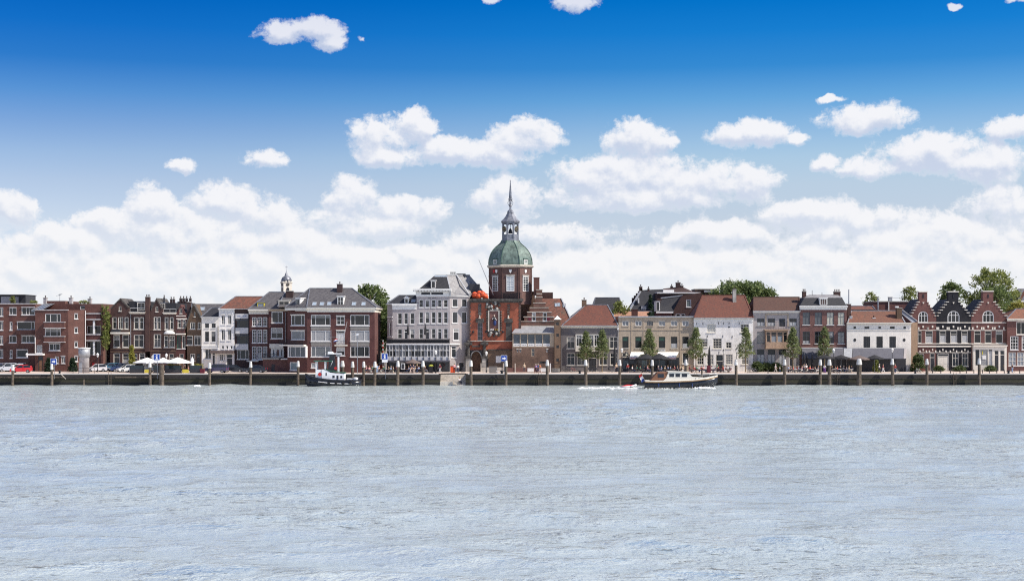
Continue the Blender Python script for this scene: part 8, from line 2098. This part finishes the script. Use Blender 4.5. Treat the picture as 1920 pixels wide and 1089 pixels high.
# ------------------------------------------------------------------ people
def skin_mesh(nm, verts, edges, radii, root=0, sub=1):
    me = bpy.data.meshes.new(nm); me.from_pydata(verts, edges, []); ob = bpy.data.objects.new(nm, me); col.objects.link(ob)
    ob.modifiers.new('s', 'SKIN'); sv = me.skin_vertices[0].data
    for k, r in enumerate(radii): sv[k].radius = (r, r) if not isinstance(r, tuple) else r
    sv[root].use_root = True
    sb = ob.modifiers.new('d', 'SUBSURF'); sb.levels = sub; sb.render_levels = sub
    dg = bpy.context.evaluated_depsgraph_get(); dg.update()
    out = bpy.data.meshes.new_from_object(ob.evaluated_get(dg)); bpy.data.objects.remove(ob)
    for p in out.polygons: p.use_smooth = True
    return out
def pose(kind):
    # joints: facing -y; z up; metres
    if kind == 'sit':
        pel, ch, nk, hd = (0, .02, .52), (0, .06, .88), (0, .04, 1.06), (0, .0, 1.24)
        legs = {s: [(s * .10, 0, .52), (s * .12, -.42, .52), (s * .12, -.46, .10), (s * .12, -.62, .05)] for s in (-1, 1)}
        arms = {s: [(s * .19, .06, 1.0), (s * .25, .0, .74), (s * .16, -.26, .72), (s * .12, -.36, .72)] for s in (-1, 1)}
    elif kind == 'walk':
        pel, ch, nk, hd = (0, 0, .94), (0, -.02, 1.30), (0, -.04, 1.48), (0, -.06, 1.65)
        legs = {1: [(.10, 0, .92), (.11, -.20, .52), (.11, -.30, .10), (.12, -.46, .06)], -1: [(-.10, 0, .92), (-.11, .10, .50), (-.11, .36, .16), (-.11, .26, .05)]}
        arms = {1: [(.19, 0, 1.42), (.25, .12, 1.14), (.24, .10, .90), (.24, .04, .80)], -1: [(-.19, 0, 1.42), (-.25, -.14, 1.14), (-.23, -.28, .94), (-.23, -.34, .86)]}
    else:
        pel, ch, nk, hd = (0, 0, .94), (0, 0, 1.30), (0, 0, 1.48), (0, -.02, 1.65)
        legs = {s: [(s * .10, 0, .92), (s * .11, -.01, .50), (s * .12, .01, .09), (s * .13, -.16, .04)] for s in (-1, 1)}
        arms = {1: [(.19, 0, 1.42), (.26, .0, 1.14), (.20, -.16, .98), (.14, -.24, 1.0)], -1: [(-.19, 0, 1.42), (-.25, .02, 1.14), (-.24, -.04, .88), (-.24, -.07, .80)]}
    v = Vector
    V = [pel, tuple((v(pel) + v(ch)) / 2), ch, nk, tuple(v(hd) - v((0, -.01, .09))), hd, tuple(v(hd) + v((0, .01, .09)))]
    E = [(0, 1), (1, 2), (2, 3), (3, 4), (4, 5), (5, 6)]; Rd = [(.14, .10), (.13, .095), (.155, .105), .055, .068, (.082, .098), .062]
    for s in (-1, 1):
        o = len(V); V += legs[s]; E += [(0, o), (o, o + 1), (o + 1, o + 2), (o + 2, o + 3)]; Rd += [.085, .062, .045, .035]
        o = len(V); V += arms[s]; E += [(2, o), (o, o + 1), (o + 1, o + 2), (o + 2, o + 3)]; Rd += [.058, .042, .032, .030]
    body = skin_mesh('body', V, E, Rd)
    # fingers, thumb, nose and ears joined onto the body
    bm = bmesh.new(); bm.from_mesh(body)
    def spike(p, d, l, r):
        d = v(d).normalized(); a = d.orthogonal().normalized() * r; b = d.cross(a).normalized() * r; p = v(p)
        vs = [bm.verts.new(p + q) for q in (a, b, -a, -b)] + [bm.verts.new(p + d * l * .6 + q * .8 + v((0, 0, -.004))) for q in (a, b, -a, -b)] + [bm.verts.new(p + d * l + v((0, 0, -.012)))]
        for k in range(4): bm.faces.new((vs[k], vs[(k + 1) % 4], vs[4 + (k + 1) % 4], vs[4 + k])); bm.faces.new((vs[4 + k], vs[4 + (k + 1) % 4], vs[8]))
    for s in (-1, 1):
        a, b = v(arms[s][2]), v(arms[s][3]); d = (b - a).normalized(); sd = d.cross(v((0, 0, 1))) if abs(d.z) < .9 else v((0, 1, 0)); sd.normalize()
        for k, l in enumerate((.075, .085, .08, .06)): spike(b + sd * (k - 1.5) * .018, d + sd * (k - 1.5) * .08, l, .009)
        spike(b - d * .05 - sd * .03, d * .6 - sd, .06, .010)
        spike(v(hd) + v((s * .075, .01, 0)), (s, .4, .3), .03, .02)
    spike(v(hd) + v((0, -.085, -.01)), (0, -1, -.4), .035, .014)
    bm.to_mesh(body); bm.free()
    sh = skin_mesh('shirt', [V[0], V[1], V[2], tuple(v(nk) - v((0, 0, .05)))] + [p for s in (-1, 1) for p in arms[s][:2]], [(0, 1), (1, 2), (2, 3), (2, 4), (4, 5), (2, 6), (6, 7)], [(.155, .115), (.15, .112), (.172, .122), .075, .075, .060, .075, .060], 2)
    tr = skin_mesh('trousers', [V[0]] + [p for s in (-1, 1) for p in legs[s][:3]], [(0, 1), (1, 2), (2, 3), (0, 4), (4, 5), (5, 6)], [(.15, .115), .10, .078, .062, .10, .078, .062], 0)
    hr = MB(); h = v(hd) + v((0, .022, .045)); prof = [(.092, h.z - .06), (.104, h.z - .01), (.098, h.z + .04), (.06, h.z + .085), (.005, h.z + .10)]
    hr.lathe(prof, h.x, h.y, 10, sx=.92); hair = hr.mesh('hair', 'cloth', smooth=True)
    for me, mt in ((body, 'skin'), (sh, 'cloth'), (tr, 'cloth')): me.materials.clear(); me.materials.append(MATS[mt])
    return dict(body=body, shirt=sh, trousers=tr, hair=hair)
POSES = {k: pose(k) for k in ('sit', 'walk', 'stand')}
rp = random.Random(21)
SHIRT = [('white', (.75, .74, .72)), ('black', (.02, .02, .025)), ('navy', (.02, .035, .09)), ('red', (.50, .04, .04)), ('pale blue', (.25, .38, .60)), ('grey', (.28, .28, .29)), ('pink', (.70, .35, .38)), ('green', (.06, .28, .18)), ('beige', (.50, .42, .30)), ('white', (.78, .77, .75)), ('maroon', (.25, .03, .05))]
SD = dict(SHIRT); SD.update(purple=(.16, .04, .30), lilac=(.50, .30, .55), orange=(.70, .25, .12), blue=(.03, .16, .40))
TRO = [(.02, .02, .03), (.03, .05, .11), (.06, .06, .065), (.35, .32, .26), (.55, .54, .50), (.04, .07, .16)]
HAIR = [(.03, .02, .015), (.09, .05, .03), (.22, .14, .07), (.45, .42, .38), (.32, .22, .10)]
def person(kind, px, Y, rz, shirt, label, tro=None, z=QZ, hair=None, group=None):
    T = local_thing('person', label, 'person', (wx(px, Y), Y, z), group, rz)
    skn = rp.choice([(.62, .38, .28), (.55, .32, .23), (.66, .42, .32), (.45, .26, .18)])
    for nm, c in (('body', skn), ('shirt', SD[shirt]), ('trousers', tro or rp.choice(TRO)), ('hair', hair or rp.choice(HAIR))):
        o = bpy.data.objects.new(nm, POSES[kind][nm]); col.objects.link(o); o.parent = T; o.color = (*c, 1)
    s = rp.uniform(.96, 1.05); T.scale = (s, s, s)
    return T
# terraces: rows of seated guests round small tables
ORD = ['first', 'second', 'third', 'fourth', 'fifth', 'sixth', 'seventh', 'eighth', 'ninth', 'tenth', 'eleventh', 'twelfth', '13th', '14th', '15th', '16th', '17th', '18th', '19th', '20th']
def terrace(px0, px1, n, Y, place, chair_c, tdark=False, seed=0):
    r = random.Random(seed); step = (px1 - px0) / n
    for k in range(n):
        px = px0 + step * (k + .5) + r.uniform(-1, 1); yy = Y + r.uniform(-1.0, 1.0)
        side = 1 if k % 2 == 0 else -1
        rz = side * R(r.uniform(50, 95))
        sn = r.choice(SHIRT)[0]
        person('sit', px, yy, rz, sn, '%s seated person from the left %s, %s top' % (ORD[k], place, sn), group='guests ' + place)
        put(CH0, px, yy + 0.02, rz, chair_c, 'cafe chair under the %s seated person from the left %s' % (ORD[k], place), 'chairs ' + place)
        if k % 2 == 0 and k + 1 < n:
            put(TB0, px + step * .5, yy, 0, (.05, .05, .055) if tdark else (.72, .71, .70), 'small round cafe table by the %s seated person %s' % (ORD[k], place), 'tables ' + place)
terrace(680, 745, 13, 264.5, 'left of the hotel terrace poles', (.05, .05, .06), True, 1)
terrace(757, 800, 7, 265.0, 'under the brown hotel parasol', (.05, .05, .06), True, 2)
terrace(1183, 1226, 6, 267.0, 'under the left white awning', (.03, .03, .035), True, 3)
terrace(1232, 1284, 9, 266.5, 'under the right white awning', (.03, .03, .035), True, 4)
terrace(1290, 1372, 12, 267.0, 'before the broad white house', (.25, .03, .05), True, 5)
terrace(1476, 1536, 12, 266.0, 'before the rose brick house', (.45, .43, .41), False, 6)
terrace(1558, 1600, 8, 266.2, 'left of the thickest mooring pole', (.70, .69, .67), False, 7)
terrace(312, 356, 7, 266.5, 'under the white parasols', (.04, .04, .05), True, 8)
for px, lb in ((1106, 'left of the second quay tree'), (1120, 'under the second quay tree'), (1143, 'left of the folded black parasol')):
    put(CH0, px, 269.5, R(40), (.02, .02, .025), 'empty black cafe chair %s' % lb, 'empty chairs before the dark grey house'); put(TB0, px + 5, 269.8, 0, (.03, .03, .035), 'black cafe table %s' % lb, 'tables before the dark grey house')
P_ = person
P_('stand', 852, 265, R(200), 'pink', 'person in pale pink top standing left of two at the orange cabinet', (.02, .02, .03))
P_('stand', 858.5, 264.6, R(20), 'white', 'person in white shirt standing right of two at the hotel corner', (.02, .03, .06))
P_('walk', 825, 263.5, R(-60), 'maroon', 'person in dark red top near the hotel lamp', (.5, .5, .5))
P_('sit', 862, QY + 0.9, R(30), 'white', 'person in white sitting on the lowest landing steps', (.05, .05, .07), z=QZ - 0.23 * 7 - .36)
P_('stand', 983, 266, R(10), 'beige', 'fair haired person in beige top left of the walking group', (.10, .09, .10), hair=(.6, .5, .32))
P_('walk', 1005, 263.5, R(-70), 'lilac', 'person in lilac top leading the group by the gate wall', (.02, .02, .03)); P_('walk', 1009, 264.3, R(-75), 'blue', 'person in blue in the middle of the walking group', (.03, .04, .10)); P_('walk', 1012.5, 263.6, R(-70), 'orange', 'person in orange pink top at the back of the walking group', (.5, .42, .4))
P_('stand', 1177, 267, R(-20), 'red', 'person in red vest left of the white awnings', (.02, .02, .03), hair=(.6, .58, .55)); P_('stand', 1155.5, 267.5, R(30), 'beige', 'person in beige beside the folded black parasol')
P_('stand', 1345, 266.5, R(90), 'green', 'person in green shirt standing before the broad white house door'); P_('walk', 1454, 264, R(80), 'white', 'person in pale clothes walking past the bushes', (.5, .45, .4)); P_('walk', 1462, 266, R(80), 'white', 'child in white beside the bushes').scale = (.72, .72, .72)
P_('walk', 1507, 263.2, R(75), 'grey', 'person in pale grey shirt and dark shorts striding along the terrace', (.03, .03, .05)); P_('stand', 1511.5, 264.5, R(10), 'white', 'person in white shirt standing among the rose brick house tables', (.02, .02, .02))
P_('stand', 1546, 262.3, R(160), 'white', 'person in white shirt and purple skirt between the close pair of poles', SD['purple'])
P_('walk', 1648.5, 262.6, R(70), 'white', 'person in white shirt walking before the grey terrace', (.03, .03, .04), hair=(.6, .58, .55)); P_('walk', 1655.5, 262.9, R(70), 'maroon', 'person in dark red shirt and white trousers walking before the grey terrace', (.7, .69, .67))
P_('stand', 707, 263, R(30), 'pale blue', 'person in pale blue beside the second information sign', (.3, .4, .55))
P_('walk', 770, 263, R(-40), 'navy', 'person in navy standing at the brown hotel parasol', (.5, .4, .36)); P_('stand', 775.5, 263.4, R(20), 'navy', 'second person in navy at the brown hotel parasol', (.5, .4, .36)); P_('stand', 782, 262.9, R(-30), 'black', 'fair haired person in black at the brown hotel parasol', hair=(.65, .55, .30))

# ------------------------------------------------------------------ bicycles
def make_bike():
    T = local_thing('bicycle', 'bicycle', 'bicycle', (0, 0, 0), 'bicycles parked on the quay')
    for x in (-.52, .52):
        m = MB()
        for k in range(16):
            a, b = 2 * PI * k / 16, 2 * PI * (k + 1) / 16; m.tube((x + .33 * math.cos(a), 0, .35 + .33 * math.sin(a)), (x + .33 * math.cos(b), 0, .35 + .33 * math.sin(b)), .022, n=5)
        w = m.build('wheel', 'tyre', T); s = MB()
        for k in range(6): s.tube((x, 0, .35), (x + .32 * math.cos(k * PI / 3), 0, .35 + .32 * math.sin(k * PI / 3)), .005, n=3)
        s.build('spokes', 'grey_metal', w)
    m = MB()
    for p, q in (((-.52, .35), (-.40, .92)), ((-.43, .80), (.14, .74)), ((-.45, .70), (.02, .32)), ((.02, .32), (.18, .88)), ((.02, .32), (.52, .35)), ((.14, .74), (.52, .35))): m.tube((p[0], 0, p[1]), (q[0], 0, q[1]), .022, n=6)
    m.build('frame', 'painted', T); MB().box(.06, .32, -.08, .08, .90, .96).build('saddle', 'tyre', T); MB().tube((-.40, -.28, 1.02), (-.40, .28, 1.02), .018, n=6).build('handlebar', 'grey_metal', T); MB().tube((-.40, 0, .90), (-.40, 0, 1.02), .02, n=5).build('stem', 'grey_metal', T)
    return T
BK = make_bike()
for k, (px, Y, rz, c, lb) in enumerate(((1409, 267, 10, (.35, .35, .36), 'grey bicycle left of the bushes, before the broad white house'), (1414, 267.6, -15, (.5, .5, .5), 'second pale bicycle left of the bushes'), (1404, 266, 60, (.05, .05, .06), 'dark bicycle by the right lantern lamp'), (1722, 264, 8, (.6, .6, .6), 'pale bicycle left of the first stepped gable pole'),
        (1729, 264.4, -12, (.5, .05, .05), 'red bicycle beside the pole of the left stepped gable'), (1747, 265, 15, (.05, .05, .06), 'black bicycle under the cream doors'), (1058, 270, 20, (.03, .03, .035), 'black bicycle nearest the brick turret fence'), (1066, 270.3, -25, (.05, .07, .1), 'dark bicycle below the left window of the dark grey house'), (1075, 270, 30, (.3, .05, .05), 'reddish bicycle left of the first quay tree'), (1895, 265, 10, (.05, .05, .06), 'black bicycle at the right edge house'), (868, 265.5, 70, (.04, .04, .05), 'black bicycle by the gate arch'), (1680, 263.5, 20, (.6, .6, .6), 'pale bicycle beside the pole of the low white house'))):
    o = BK if k == 0 else copy_tree(BK)
    o.location = (wx(px, Y), Y, QZ); o.rotation_euler = (R(4), 0, R(rz)); o['label'] = lb
    colour_part(o, 'frame', c)
P_('stand', 1898, 264.6, R(40), 'black', 'person in dark clothes with a bicycle at the right edge house', (.25, .35, .5)); P_('stand', 1678.5, 263, R(-60), 'red', 'person in red leaning on a bicycle by the low white house')
